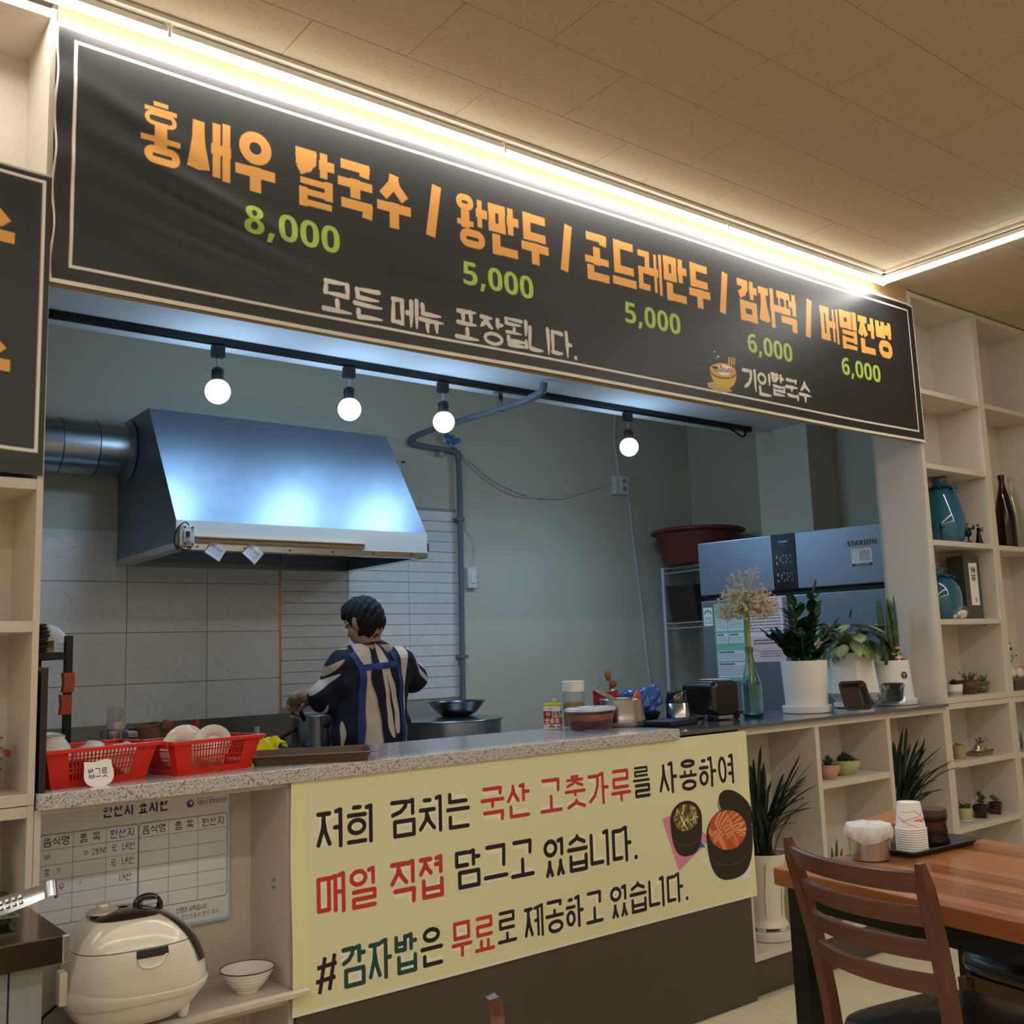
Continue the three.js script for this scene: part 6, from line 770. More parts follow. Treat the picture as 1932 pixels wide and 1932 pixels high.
{
  const t = thing('potted_plant', 'calathea with pale patterned leaves in an angular white pot', 'potted plant', [4.225, DY, -0.245]);
  const ring = (r, y, tw = 0) => Array.from({ length: 6 }, (_, i) => { const a = (i / 6) * Math.PI * 2 + 0.25 + tw; return [r * Math.cos(a), y, r * Math.sin(a)]; });
  const faceted = (R) => { const g = M.loft(R).toNonIndexed(); g.computeVertexNormals(); return g; };
  part(t, 'pot', faceted([ring(0.078, 0.022), ring(0.124, 0.068), ring(0.103, 0.252), ring(0.096, 0.252), ring(0.1, 0.235)]), potMat); part(t, 'saucer', faceted([ring(0.082, 0), ring(0.096, 0.005), ring(0.094, 0.022), ring(0.078, 0.023), ring(0.075, 0.0225)]), potMat); part(t, 'soil', cyl(0.094, 0.01, 6).rotateY(-0.25).translate(0, 0.236, 0), M.soil);
  const lt = canvasTex(128, 256, (x) => { seed = 2; x.fillStyle = '#7f9866'; x.fillRect(0, 0, 128, 256); x.fillStyle = '#a9bd8c'; x.beginPath(); x.ellipse(64, 128, 46, 112, 0, 0, 7); x.fill(); x.strokeStyle = '#4f6b3c'; x.lineWidth = 3; x.beginPath(); x.moveTo(64, 0); x.lineTo(64, 256); x.stroke(); for (let k = 0; k < 12; k++) for (const s of [-1, 1]) { x.beginPath(); x.moveTo(64, 20 + k * 20); x.quadraticCurveTo(64 + s * 26, 30 + k * 20 - 8, 64 + s * 44, 6 + k * 20); x.stroke(); } }, true, false);
  const front = mat(0xffffff, 0.45, 0, { map: lt, side: THREE.FrontSide }), darkLeaf = leafMat(0x203322, 0.4), wine = leafMat(0x3a1418, 0.5), lm = mat(0xffffff, 0.45, 0, { map: lt, side: THREE.DoubleSide }); seed = 17;
  for (let i = 0; i < 42; i++) { const yaw = i * 2.4, low = i % 2 === 0, R = rr(0.04, 0.14), y = 0.275 + (low ? rr(0.0, 0.06) : rr(0.06, 0.12)), p = [R * Math.sin(yaw), y, R * Math.cos(yaw)]; const st = part(t, 'stem', tube([[0.02 * Math.sin(yaw), 0.236, 0.02 * Math.cos(yaw)], [p[0] * 0.5, y * 0.94, p[2] * 0.5], p], 0.0022, 6), mat(0x46582c, 0.6)); aim(part(st, 'leaf', leafOval(rr(0.085, 0.12), rr(0.054, 0.068), 0.7, 0.12), i % 5 === 4 ? darkLeaf : i === 13 ? wine : lm, p), yaw + rr(-0.3, 0.3), low ? rr(1.8, 2.5) : rr(1.15, 1.75)); }
  part(t, 'new_leaf', leafOval(0.05, 0.034, 0.3), wine, [0.02, 0.41, 0.0], [0.1, 0.3, 0]);
}
{
  const t = thing('potted_plant', 'snake plant with upright spears in a white tapered pot with a round sticker', 'potted plant', [4.46, DY, -0.18]);
  part(t, 'pot', lathe([[0, 0.014], [0.09, 0.014], [0.092, 0.018], [0.078, 0.205], [0.077, 0.208], [0.072, 0.206], [0.074, 0.19], [0, 0.19]], 56), potMat); part(t, 'saucer', lathe([[0, 0], [0.1, 0], [0.102, 0.003], [0.1045, 0.028], [0.102, 0.031], [0.092, 0.03], [0.09, 0.013], [0, 0.013]], 56), potMat); part(t, 'soil', cyl(0.073, 0.01, 30).translate(0, 0.193, 0), M.soil);
  const st = canvasTex(128, 128, (x) => { seed = 9; x.fillStyle = '#23242a'; x.fillRect(0, 0, 128, 128); x.fillStyle = '#b9b9b4'; for (let q = 0; q < 90; q++) { const a = rr(0, 6.28), r = rr(0, 36); x.beginPath(); x.arc(64 + r * Math.cos(a), 54 + r * 0.85 * Math.sin(a), rr(2, 4), 0, 7); x.fill(); } x.fillRect(60, 70, 8, 30); x.fillRect(44, 100, 40, 4); x.strokeStyle = '#e6e4de'; x.lineWidth = 5; x.beginPath(); x.arc(64, 64, 60, 0, 7); x.stroke(); }, true, false);
  const g = new THREE.CircleGeometry(0.018, 28); part(t, 'sticker', g, mat(0xffffff, 0.4, 0, { map: st }), [-0.0285 + 0.0, 0.138, 0.0795], [-0.08, -0.345, 0]);
  const band = rep(canvasTex(64, 256, (x) => { seed = 23; x.fillStyle = '#37522f'; x.fillRect(0, 0, 64, 256); for (let q = 0; q < 60; q++) { x.fillStyle = q % 2 ? css(28, 44, 28, 0.5) : css(96, 122, 76, 0.35); x.fillRect(0, rr(0, 256), 64, rr(1, 5)); } }), 1, 1), lm = mat(0xffffff, 0.45, 0, { map: band, side: THREE.DoubleSide });
  const spear = (len, w) => lathe([[w * 0.85, 0], [w, len * 0.3], [w * 0.9, len * 0.6], [w * 0.55, len * 0.88], [w * 0.12, len]], 12).scale(1, 1, 0.55);
  [[-0.05, 0.02, 0.31, 0.02, 0.14], [-0.028, -0.012, 0.31, 0.021, 0.0], [-0.012, 0.02, 0.27, 0.018, 0.06], [0.006, 0.0, 0.315, 0.022, -0.02], [0.026, 0.02, 0.31, 0.017, 0.1], [0.044, 0.0, 0.325, 0.017, -0.03]].forEach(([a, b, L, w, r]) => part(t, 'leaf', spear(L, w), lm, [a * 1.3, 0.19, b], [0, 0, r]));
  const lb = thing('ladybird_ornament', 'tiny red ladybird ornament on a snake plant spear', 'ornament', [4.507, DY + 0.33, -0.163]); part(lb, 'shell', new THREE.SphereGeometry(0.008, 14, 10).scale(1, 1.1, 0.7), gloss(0xc01c1c, 0.2)); part(lb, 'head', new THREE.SphereGeometry(0.004, 10, 8).translate(0, 0.009, 0.0), M.black);
  const f = thing('wooden_figure', 'tiny painted wooden figure with outstretched arms on the tapered white pot', 'figurine', [4.435, DY + 0.199, -0.128], -0.2); part(f, 'skirt', slab(-0.02, 0.02, 0.0, 0.018, -0.006, 0.006, 0.002), mat(0xc22431, 0.5)); part(f, 'apron', join([slab(-0.005, 0.005, 0.006, 0.034, 0.005, 0.009, 0.001), slab(-0.021, 0.021, 0.018, 0.026, 0.004, 0.009, 0.002)]), mat(0xefece4, 0.5)); part(f, 'arms', slab(-0.026, 0.026, 0.034, 0.044, -0.004, 0.004, 0.002), mat(0x6d7a45, 0.5)); for (const s of [-1, 1]) part(f, 'hand', new THREE.SphereGeometry(0.005, 10, 8).translate(s * 0.03, 0.039, 0), mat(0xd8b83a, 0.5)); part(f, 'scarf', new THREE.SphereGeometry(0.007, 10, 8).scale(1.2, 0.8, 0.8).translate(0.002, 0.046, 0.004), mat(0xd8b03a, 0.5)); part(f, 'head', new THREE.SphereGeometry(0.011, 16, 12).translate(0, 0.058, 0), mat(0x2a1c16, 0.5)); part(f, 'hat', new THREE.SphereGeometry(0.015, 16, 10, 0, 6.3, 0, 1.7).scale(1.1, 0.8, 1).translate(0.001, 0.062, 0.001), mat(0xc98f68, 0.6)); part(f, 'fence', join([0, 1, 2, 3, 4].map((k) => slab(0.014 + k * 0.006, 0.018 + k * 0.006, 0, 0.016, 0.006, 0.009, 0.0005))), mat(0xc23a44, 0.5));
}
{
  const blackTray = mat(0x2a2522, 0.22, 0, { side: THREE.DoubleSide, clearcoat: 0.3 });
  const lean = (name, label, pos, rot, w, d, m) => { const g = new THREE.Group(); const o = thing(name, label, 'tray', pos); o.rotation.order = 'YXZ'; o.rotation.set(...rot); part(o, 'dish', trayGeo(w, d, 0.022, 0.012, 0.022), m); return o; };
  lean('bill_tray', 'dark glossy tray leaning against the angular white pot, the front one', [3.93, DY + 0.063, -0.05], [1.25, -0.35, 0], 0.14, 0.13, blackTray);
  lean('bill_tray', 'dark tray leaning behind the glossy front one', [4.045, DY + 0.055, -0.09], [1.0, 0.25, 0.0], 0.12, 0.13, mat(0x1b1817, 0.35, 0, { side: THREE.DoubleSide }));
  lean('bill_tray', 'small steel tray leaning against the snake plant pot', [4.325, DY + 0.048, -0.1], [1.0, -1.2, 0], 0.12, 0.11, mat(0xa3a8ae, 0.2, 1, { side: THREE.DoubleSide }));
}
// shelf things on the right
{
  const teal = mat(0x13607c, 0.08, 0, { clearcoat: 1, clearcoatRoughness: 0.04 });
  const vase = (name, label, pos, pts, ruff) => { const t = thing(name, label, 'vase', pos); part(t, 'body', lathe(smoothPts(pts, 60), 52), teal); const [r, y] = ruff; for (let k = 0; k < 9; k++) { const a = (k / 9) * 6.283; part(t, 'ruffle', sheet(8, 6, (u, v) => { const q = a + (u - 0.5) * 0.75, R = r + v * 0.03 + 0.006 * Math.sin(u * 6.3); return [R * Math.sin(q), y - v * 0.022 + 0.014 * Math.sin(u * 3.14) * v, R * Math.cos(q)]; }), M.tealSheet); } return t; };
  M.tealSheet = mat(0x125a74, 0.1, 0, { clearcoat: 1, side: THREE.DoubleSide });
  const v1 = vase('ceramic_vase', 'tall turquoise vase with a ruffled collar and small neck', [4.955, 1.7655, -0.125], [[0, 0.003], [0.07, 0.002], [0.085, 0.006], [0.105, 0.045], [0.112, 0.1], [0.103, 0.17], [0.082, 0.245], [0.064, 0.285], [0.045, 0.306], [0.037, 0.318], [0.041, 0.338], [0.04, 0.341], [0.033, 0.34], [0.03, 0.32], [0.03, 0.29]], [0.047, 0.3]); part(v1, 'bow', tube([[-0.02, 0.298, 0.07], [-0.04, 0.31, 0.075], [-0.03, 0.285, 0.082], [0.0, 0.29, 0.082], [0.03, 0.305, 0.075], [0.035, 0.285, 0.08], [0.0, 0.29, 0.082]], 0.005, 8), teal); for (const y of [0.27, 0.235]) part(v1, 'bead', new THREE.SphereGeometry(0.007, 12, 10).translate(-0.028, y, 0.083), teal);
  vase('ceramic_vase', 'squat turquoise vase half hidden behind the left shelf panel', [4.835, 1.3835, -0.125], [[0, 0.003], [0.06, 0.002], [0.08, 0.008], [0.105, 0.05], [0.112, 0.105], [0.1, 0.165], [0.07, 0.208], [0.045, 0.228], [0.036, 0.24], [0.042, 0.256], [0.034, 0.257], [0.03, 0.24], [0.03, 0.2]], [0.055, 0.226]);
  const pb = thing('plastic_bag', 'small clear bag of white pebbles in front of the squat turquoise vase', 'plastic bag', [4.865, 1.3838, -0.035]); seed = 31; for (let i = 0; i < 16; i++) part(pb, 'pebble', new THREE.SphereGeometry(1, 10, 8).scale(rr(0.012, 0.018), rr(0.01, 0.014), 0.01), mat(0xece6dc, 0.6), [rr(-0.04, 0.04), 0.013 + rr(0, 0.022), rr(-0.012, 0.012)]); part(pb, 'film', mcMesh((p) => ell(p, [0, 0.034, 0], [0.062, 0.038, 0.026]) + 0.003 * Math.sin(p[0] * 190 + p[1] * 90), [-0.08, 0.0005, -0.035], [0.08, 0.085, 0.035], 0.004), mat(0xffffff, 0.08, 0, { transmission: 0.95, thickness: 0, ior: 1.4, side: THREE.DoubleSide }));
  const kan = (x, c, X, Y, s) => { x.strokeStyle = c; x.lineCap = 'round'; const P = (w, ...q) => { x.lineWidth = w * s; x.beginPath(); q.forEach(([a, b], i) => (i ? x.lineTo(X + a * s, Y + b * s) : x.moveTo(X + a * s, Y + b * s))); x.stroke(); }; P(0.1, [0.28, 0.05], [0.05, 0.28]); P(0.1, [0.15, 0.1], [0.3, 0.4], [0.28, 0.75], [0.12, 0.85]); P(0.09, [0.28, 0.42], [0.02, 0.62]); P(0.09, [0.42, 0.12], [0.62, 0.1]); P(0.09, [0.52, 0.02], [0.52, 0.9]); P(0.08, [0.4, 0.32], [0.64, 0.3], [0.63, 0.5], [0.41, 0.52], [0.4, 0.32]); P(0.08, [0.5, 0.55], [0.38, 0.75]); P(0.09, [0.7, 0.08], [0.98, 0.06]); P(0.08, [0.72, 0.25], [0.72, 0.68], [0.96, 0.66], [0.96, 0.24], [0.72, 0.25]); P(0.07, [0.73, 0.4], [0.95, 0.39]); P(0.07, [0.73, 0.54], [0.95, 0.53]); P(0.1, [0.76, 0.7], [0.66, 0.9]); P(0.1, [0.88, 0.7], [1.0, 0.88]);
    const y = 1.15; P(0.1, [0.3, y], [0.1, y + 0.32]); P(0.09, [0.22, y + 0.12], [0.48, y + 0.1], [0.2, y + 0.45]); P(0.07, [0.2, y + 0.24], [0.34, y + 0.3]); P(0.09, [0.55, y + 0.05], [0.9, y + 0.05], [0.62, y + 0.4]); P(0.09, [0.6, y + 0.16], [0.95, y + 0.42]); P(0.09, [0.3, y + 0.5], [0.75, y + 0.48]); P(0.1, [0.12, y + 0.64], [0.92, y + 0.6]); P(0.11, [0.52, y + 0.64], [0.5, y + 0.98], [0.4, y + 0.92]); P(0.1, [0.32, y + 0.74], [0.14, y + 0.92]); P(0.1, [0.68, y + 0.72], [0.9, y + 0.94]); };
  const bt = canvasTex(256, 512, (x) => { x.fillStyle = '#41433f'; x.fillRect(0, 0, 256, 512); kan(x, '#d9d7cc', 108, 236, 70); x.fillStyle = '#8f9088'; x.fillRect(196, 240, 5, 140); }, true, false), lt = canvasTex(160, 640, (x) => { x.fillStyle = '#ece8df'; x.fillRect(0, 0, 160, 640); kan(x, '#181614', 30, 60, 100); x.fillStyle = '#b7b2a6'; x.fillRect(76, 330, 6, 90); x.fillStyle = '#9c6a58'; x.fillRect(84, 530, 26, 60); }, true, false);
  const b = thing('gift_box', 'tall dark grey bottle gift box with calligraphy and a white label', 'box', [5.085, 1.3835, -0.115], -0.25); part(b, 'carton', slab(-0.055, 0.055, 0, 0.325, -0.055, 0.055, 0.001), mat(0x4a4d49, 0.5)); const face = (g, m, p, r, n) => part(b, n, g, m, p, r); face(new THREE.PlaneGeometry(0.108, 0.322), mat(0xffffff, 0.5, 0, { map: bt }), [-0.0555, 0.1625, 0], [0, -Math.PI / 2, 0], 'printed_side'); face(new THREE.PlaneGeometry(0.056, 0.215), mat(0xffffff, 0.6, 0, { map: lt }), [0.006, 0.178, 0.0556], [0, 0, 0], 'white_label');
  const ml = mat(0x2c2b2b, 0.25, 1);
  const fig = (label, pos, kind, turn = 0) => { const t = thing('metal_figurine', label, 'figurine', pos, turn, 'little metal musicians beside the turquoise vase'); const g = []; part(t, 'base', slab(-0.02, 0.024, 0, 0.006, -0.012, 0.012, 0.001), ml); if (kind === 'skirt') part(t, 'body', lathe([[0.018, 0.006], [0.006, 0.07], [0.009, 0.08], [0, 0.086]], 16), ml); else { for (const s of [-1, 1]) part(t, 'leg', rod([s * 0.007 + (kind === 'walk' ? s * 0.006 : 0), 0.006, 0], [s * 0.003, 0.045, 0], 0.0026, 6), ml); part(t, 'body', kind === 'drum' ? lathe([[0, 0.03], [0.015, 0.034], [0.017, 0.05], [0.012, 0.075], [0, 0.08]], 16) : rod([0, 0.042, 0], [0, 0.082, 0], 0.0055, 8), ml); } for (const s of [-1, 1]) part(t, 'arm', tube([[0, 0.078, 0], [s * 0.014, 0.066, 0.008], [s * 0.004 + 0.012, 0.072, 0.018]], 0.0022, 6), ml); part(t, 'head', new THREE.SphereGeometry(0.0075, 14, 10).translate(0.0, 0.096, 0.001), mat(0x6a6a6c, 0.15, 1)); if (kind === 'skirt') part(t, 'instrument', join([rod([-0.02, 0.074, 0.012], [0.034, 0.086, 0.012], 0.002, 6), new THREE.SphereGeometry(0.008, 10, 8).scale(1, 0.7, 0.5).translate(-0.006, 0.078, 0.012)]), ml); if (kind === 'drum') part(t, 'instrument', new THREE.SphereGeometry(0.01, 10, 8).scale(0.7, 1.3, 0.6).translate(0.024, 0.078, 0.018), ml); };
  fig('small metal figurine at the left edge of the vase shelf', [4.66, 1.7655, -0.03], 'walk'); fig('small metal figurine standing in front of the tall turquoise vase', [4.74, 1.7655, -0.022], 'walk', 0.4); fig('small metal figurine holding up an instrument just right of the tall vase', [4.985, 1.7655, -0.016], 'drum'); fig('small metal figurine in a long skirt playing a fiddle, rightmost on the vase shelf', [5.115, 1.7655, -0.03], 'skirt');
  const bottle = (label, pos, col, dist, k) => { const t = thing('glass_bottle', label, 'bottle', pos); const o = smoothPts([[0.045, 0.0], [0.052, 0.006], [0.053, 0.03], [0.053, 0.16], [0.050, 0.2], [0.034, 0.28], [0.018, 0.345], [0.0155, 0.37]], 50).map(([r, y]) => [r * k, y]); part(t, 'glass', lathe([[0, 0.004], ...o, [0.0155 * k, 0.385], [0.018 * k, 0.387], [0.018 * k, 0.408], [0.0165 * k, 0.411], [0.0125 * k, 0.411], [0.0125 * k, 0.37], ...o.slice().reverse().slice(4, -1).map(([r, y]) => [Math.max(r - 0.0032, 0.01), Math.max(y, 0.008)]), [0, 0.01]], 44), mat(0xffffff, 0.03, 0, { transmission: 1, thickness: 0.004, ior: 1.5, attenuationColor: new THREE.Color(col), attenuationDistance: dist })); };
  bottle('dark brown glass bottle on the shelf right of the metal figurines', [5.565, 1.7625, -0.105], 0x6a2c0c, 0.004, 0.98); bottle('pale green glass bottle behind the brown one', [5.70, 1.7625, -0.12], 0xa9c79a, 0.02, 0.92);
}
// small succulents
function rosette(t, at0, r, n, c, tall = 0.5) { const m = leafMat(c, 0.5), g = []; seed = Math.round(at0[0] * 1000); for (let i = 0; i < n; i++) { const a = i * 2.399, q = i / n, L = r * (0.45 + 0.55 * q), l = new THREE.SphereGeometry(1, 7, 5).scale(r * 0.16, L * 0.5, r * 0.09).translate(0, L * 0.5, 0).rotateX(0.25 + q * (1.15 - tall * 0.5)).rotateY(a); g.push(l.translate(at0[0], at0[1] + (1 - q) * r * tall, at0[2])); } part(t, 'foliage', join(g), m); }
function bush(t, c, R, h, n, col, leaf = 0.008, stemN = 9) { seed = n + Math.round(R * 1e4); const g = [], s = []; for (let k = 0; k < stemN; k++) { const a = rr(0, 6.28), e = [c[0] + R * rr(0.3, 1) * Math.cos(a), c[1] + h * rr(0.5, 1), c[2] + R * rr(0.3, 1) * Math.sin(a)]; s.push(rod([c[0] + 0.2 * R * Math.cos(a), c[1], c[2] + 0.2 * R * Math.sin(a)], e, 0.0012, 4)); for (let q = 0; q < n / stemN; q++) { const v = rr(0.35, 1.05), L = leaf * rr(0.7, 1.3); g.push(leafOval(L, L * 0.7, 0.6, 0.2).rotateX(rr(0.2, 2)).rotateY(rr(0, 6.28)).translate(c[0] + (e[0] - c[0]) * v + rr(-1, 1) * leaf, c[1] + (e[1] - c[1]) * v + rr(-0.5, 0.5) * leaf, c[2] + (e[2] - c[2]) * v + rr(-1, 1) * leaf)); } } part(t, 'stems', join(s), mat(0x4c4a2a, 0.7)); const f = part(t, 'foliage', join(g), leafMat(col, 0.55)); f.userData.kind = 'stuff'; }
{
  const small = (label, pos, profile, m, soilR, soilY, turn = 0) => { const t = thing('potted_succulent', label, 'potted plant', pos, turn); part(t, 'pot', profile.map ? lathe(smoothPts(profile, 40), 40) : profile, m); part(t, 'soil', cyl(soilR, 0.006, 24).translate(0, soilY, 0), M.soil); return t; };
  let t = small('dark rosette succulent in a white bowl with a pale blue base', [4.845, 1.0115, -0.09], [[0, 0], [0.026, 0], [0.032, 0.006], [0.038, 0.03], [0.04, 0.052], [0.0385, 0.053], [0.035, 0.045], [0, 0.044]], M.whiteGloss, 0.035, 0.045); part(t, 'base_band', lathe([[0.0275, 0.001], [0.033, 0.006], [0.0365, 0.02], [0.036, 0.02]], 36).scale(1.01, 1, 1.01), mat(0xaab7bd, 0.4)); rosette(t, [0, 0.046, 0], 0.036, 22, 0x26382a); t = t;
  t = small('grey-green fern-like plant in a brown wrinkled pot beside the white bowl', [5.0, 1.0115, -0.1], [[0, 0], [0.03, 0], [0.036, 0.006], [0.05, 0.035], [0.052, 0.05], [0.05, 0.058], [0.053, 0.066], [0.05, 0.067], [0.045, 0.055], [0, 0.054]], mat(0x5c4429, 0.4), 0.045, 0.056); bush(t, [0, 0.056, 0], 0.055, 0.06, 150, 0x6f8260, 0.008, 16);
  t = small('wispy succulent in an olive pot, right of the brown wrinkled pot', [5.14, 1.0115, -0.105], [[0, 0.004], [0.022, 0.004], [0.03, 0.01], [0.033, 0.024], [0.031, 0.034], [0.04, 0.05], [0.038, 0.056], [0.034, 0.05], [0, 0.048]], mat(0x6b6a3a, 0.35), 0.033, 0.049); bush(t, [0, 0.049, 0], 0.035, 0.045, 50, 0x6d7d55, 0.012, 9); for (let k = 0; k < 3; k++) part(t, 'foot', new THREE.SphereGeometry(0.006, 8, 6).translate(0.02 * Math.cos(k * 2.1), 0.005, 0.02 * Math.sin(k * 2.1)), mat(0x5a5a32, 0.4));
  t = small('small beige speckled pot of gravel on the right shelves', [4.815, 0.7115, -0.08], [[0, 0], [0.026, 0], [0.029, 0.004], [0.031, 0.03], [0.029, 0.062], [0.0275, 0.062], [0.027, 0.05], [0, 0.05]], mat(0xa79b72, 0.6), 0.027, 0.053); bush(t, [0, 0.052, 0], 0.022, 0.02, 24, 0x6f6a55, 0.008, 6);
  { const o = thing('driftwood_planter', 'driftwood ornament with a silver shell and tiny plants on a flat tray', 'planter', [5.01, 0.7115, -0.085]); part(o, 'tray', slab(-0.065, 0.07, 0, 0.016, -0.035, 0.035, 0.003), mat(0x7d7556, 0.6)); part(o, 'twigs', join([[-0.06, 0.018, 0.03, 0.08, 0.022, 0.03], [-0.05, 0.02, 0.0, 0.085, 0.026, -0.02], [-0.055, 0.018, -0.02, 0.06, 0.02, 0.01]].map((q) => rod(q.slice(0, 3), q.slice(3), 0.006, 7))), mat(0x6a5638, 0.8)); part(o, 'shell', new THREE.SphereGeometry(1, 20, 12, 0, 6.3, 0, 1.6).scale(0.034, 0.04, 0.026).translate(-0.015, 0.02, 0.008), mat(0xc9c5bd, 0.12, 0.9)); part(o, 'stone', new THREE.SphereGeometry(1, 14, 10).scale(0.028, 0.026, 0.024).translate(0.035, 0.04, -0.004), mat(0xa58f5c, 0.7)); bush(o, [0.025, 0.05, 0], 0.03, 0.045, 26, 0x55604a, 0.011, 6); }
  t = small('ferny green plant in a pale green pot on a white saucer', [4.80, 0.4175, -0.075], [[0, 0.008], [0.028, 0.008], [0.031, 0.012], [0.037, 0.062], [0.0355, 0.063], [0.033, 0.054], [0, 0.053]], mat(0xb4bb87, 0.4), 0.033, 0.055); part(t, 'saucer', lathe([[0, 0], [0.036, 0], [0.04, 0.012], [0.038, 0.012], [0.034, 0.007], [0, 0.007]], 36), M.white); bush(t, [0, 0.054, 0], 0.042, 0.045, 140, 0x44682f, 0.009, 14);
  const sq = (r0, r1, h) => { const R = (s, y) => [[s, y, s], [-s, y, s], [-s, y, -s], [s, y, -s]]; const g = M.loft([R(r0, 0), R(r1, h), R(r1 - 0.005, h), R(r1 - 0.006, h - 0.012)]).toNonIndexed(); g.computeVertexNormals(); return g; };
  t = small('branching succulent in a square dark brown glazed pot, the left of two', [4.96, 0.4175, -0.075], sq(0.026, 0.034, 0.06), gloss(0x2a1a12, 0.15), 0.026, 0.052, 0.3); for (const [a, y, b, r, c] of [[0, 0.06, 0, 0.03, 0x3c5230], [-0.018, 0.1, 0.0, 0.026, 0x4a5c38], [0.006, 0.082, 0.01, 0.024, 0x3a4c2c]]) rosette(t, [a, y, b], r, 15, c, 0.7); part(t, 'stems', join([rod([0, 0.05, 0], [-0.018, 0.1, 0], 0.004, 6), rod([0, 0.05, 0], [0.006, 0.085, 0.01], 0.004, 6)]), mat(0x54462c, 0.7));
  t = small('pink-green succulent in a square dark brown glazed pot, the right of two', [5.11, 0.4175, -0.08], sq(0.025, 0.032, 0.055), gloss(0x2d1c13, 0.15), 0.025, 0.047, 0.3); for (const [a, y, b, r, c] of [[-0.012, 0.055, 0.008, 0.026, 0x7b7463], [0.014, 0.058, 0, 0.026, 0x76815f], [0, 0.07, -0.012, 0.024, 0x6b7a6a]]) rosette(t, [a, y, b], r, 14, c, 0.6);
  const flute = (rs, h) => { const g = lathe(smoothPts(rs, 40), 72), p = g.attributes.position; for (let i = 0; i < p.count; i++) { const a = Math.atan2(p.getZ(i), p.getX(i)), k = 1 + 0.014 * Math.sin(a * 24); p.setX(i, p.getX(i) * k); p.setZ(i, p.getZ(i) * k); } g.computeVertexNormals(); return g; };
  t = small('dark succulent in a round pink ribbed bowl', [3.735, 0.7235, -0.06], flute([[0, 0], [0.022, 0], [0.026, 0.004], [0.042, 0.03], [0.046, 0.056], [0.0445, 0.057], [0.041, 0.048], [0, 0.047]]), mat(0xcf9a8c, 0.35), 0.041, 0.049); rosette(t, [0.0, 0.05, 0], 0.038, 16, 0x2c3a26, 0.8); rosette(t, [-0.02, 0.05, 0.012], 0.026, 12, 0x31402a, 0.8);
  t = small('leafy succulent in a round pale green ribbed bowl', [3.89, 0.7235, -0.085], flute([[0, 0], [0.03, 0], [0.035, 0.004], [0.056, 0.03], [0.061, 0.06], [0.0595, 0.061], [0.055, 0.05], [0, 0.049]]), mat(0xb4b983, 0.35), 0.055, 0.051); rosette(t, [0.0, 0.052, 0], 0.045, 20, 0x3a4a28, 0.6); rosette(t, [0.028, 0.052, 0.01], 0.03, 12, 0x44562c, 0.6); rosette(t, [-0.025, 0.052, -0.01], 0.028, 12, 0x2f4226, 0.6);
  { const o = thing('potted_plant', 'bushy green plant in a dark pot with seashells, cut off at the right edge', 'potted plant', [5.42, 1.0115, -0.09]); part(o, 'pot', slab(-0.05, 0.06, 0, 0.055, -0.04, 0.04, 0.006), gloss(0x17120e, 0.2)); part(o, 'moss', slab(-0.055, 0.075, 0.045, 0.068, -0.04, 0.042, 0.008), mat(0x6a6428, 0.9)); for (const [a, y, b, r, c] of [[-0.03, 0.09, 0.02, 0.03, 0xe3dcd2], [0.03, 0.09, 0.03, 0.03, 0xe6ddd2], [0.085, 0.1, 0.02, 0.03, 0xd08a66]]) part(o, 'shell', new THREE.SphereGeometry(1, 14, 10).scale(r, r * 0.9, r * 0.7).translate(a, y, b), mat(c, 0.4)); bush(o, [-0.03, 0.08, -0.01], 0.045, 0.19, 90, 0x4d6232, 0.018, 8); }
  { const o = thing('glass_jar', 'clear glass jar in the shadowed shelf at the right edge', 'jar', [5.37, 0.7065, -0.1]); part(o, 'glass', lathe([[0, 0], [0.05, 0], [0.055, 0.01], [0.055, 0.12], [0.04, 0.15], [0.04, 0.165], [0.037, 0.165], [0.037, 0.15], [0.052, 0.118], [0.052, 0.012], [0, 0.004]], 36), mat(0xffffff, 0.03, 0, { transmission: 1, thickness: 0.003, ior: 1.5 })); part(o, 'stopper', lathe([[0, 0.166], [0.03, 0.166], [0.03, 0.18], [0, 0.184]], 24), M.black); const q = thing('glass_cup', 'clear tumbler beside the jar at the right edge', 'glass', [5.46, 0.7065, -0.07]); part(q, 'body', lathe([[0, 0], [0.03, 0], [0.036, 0.1], [0.034, 0.1], [0.028, 0.006], [0, 0.005]], 30), mat(0xffffff, 0.03, 0, { transmission: 1, thickness: 0.002, ior: 1.5 })); }
}
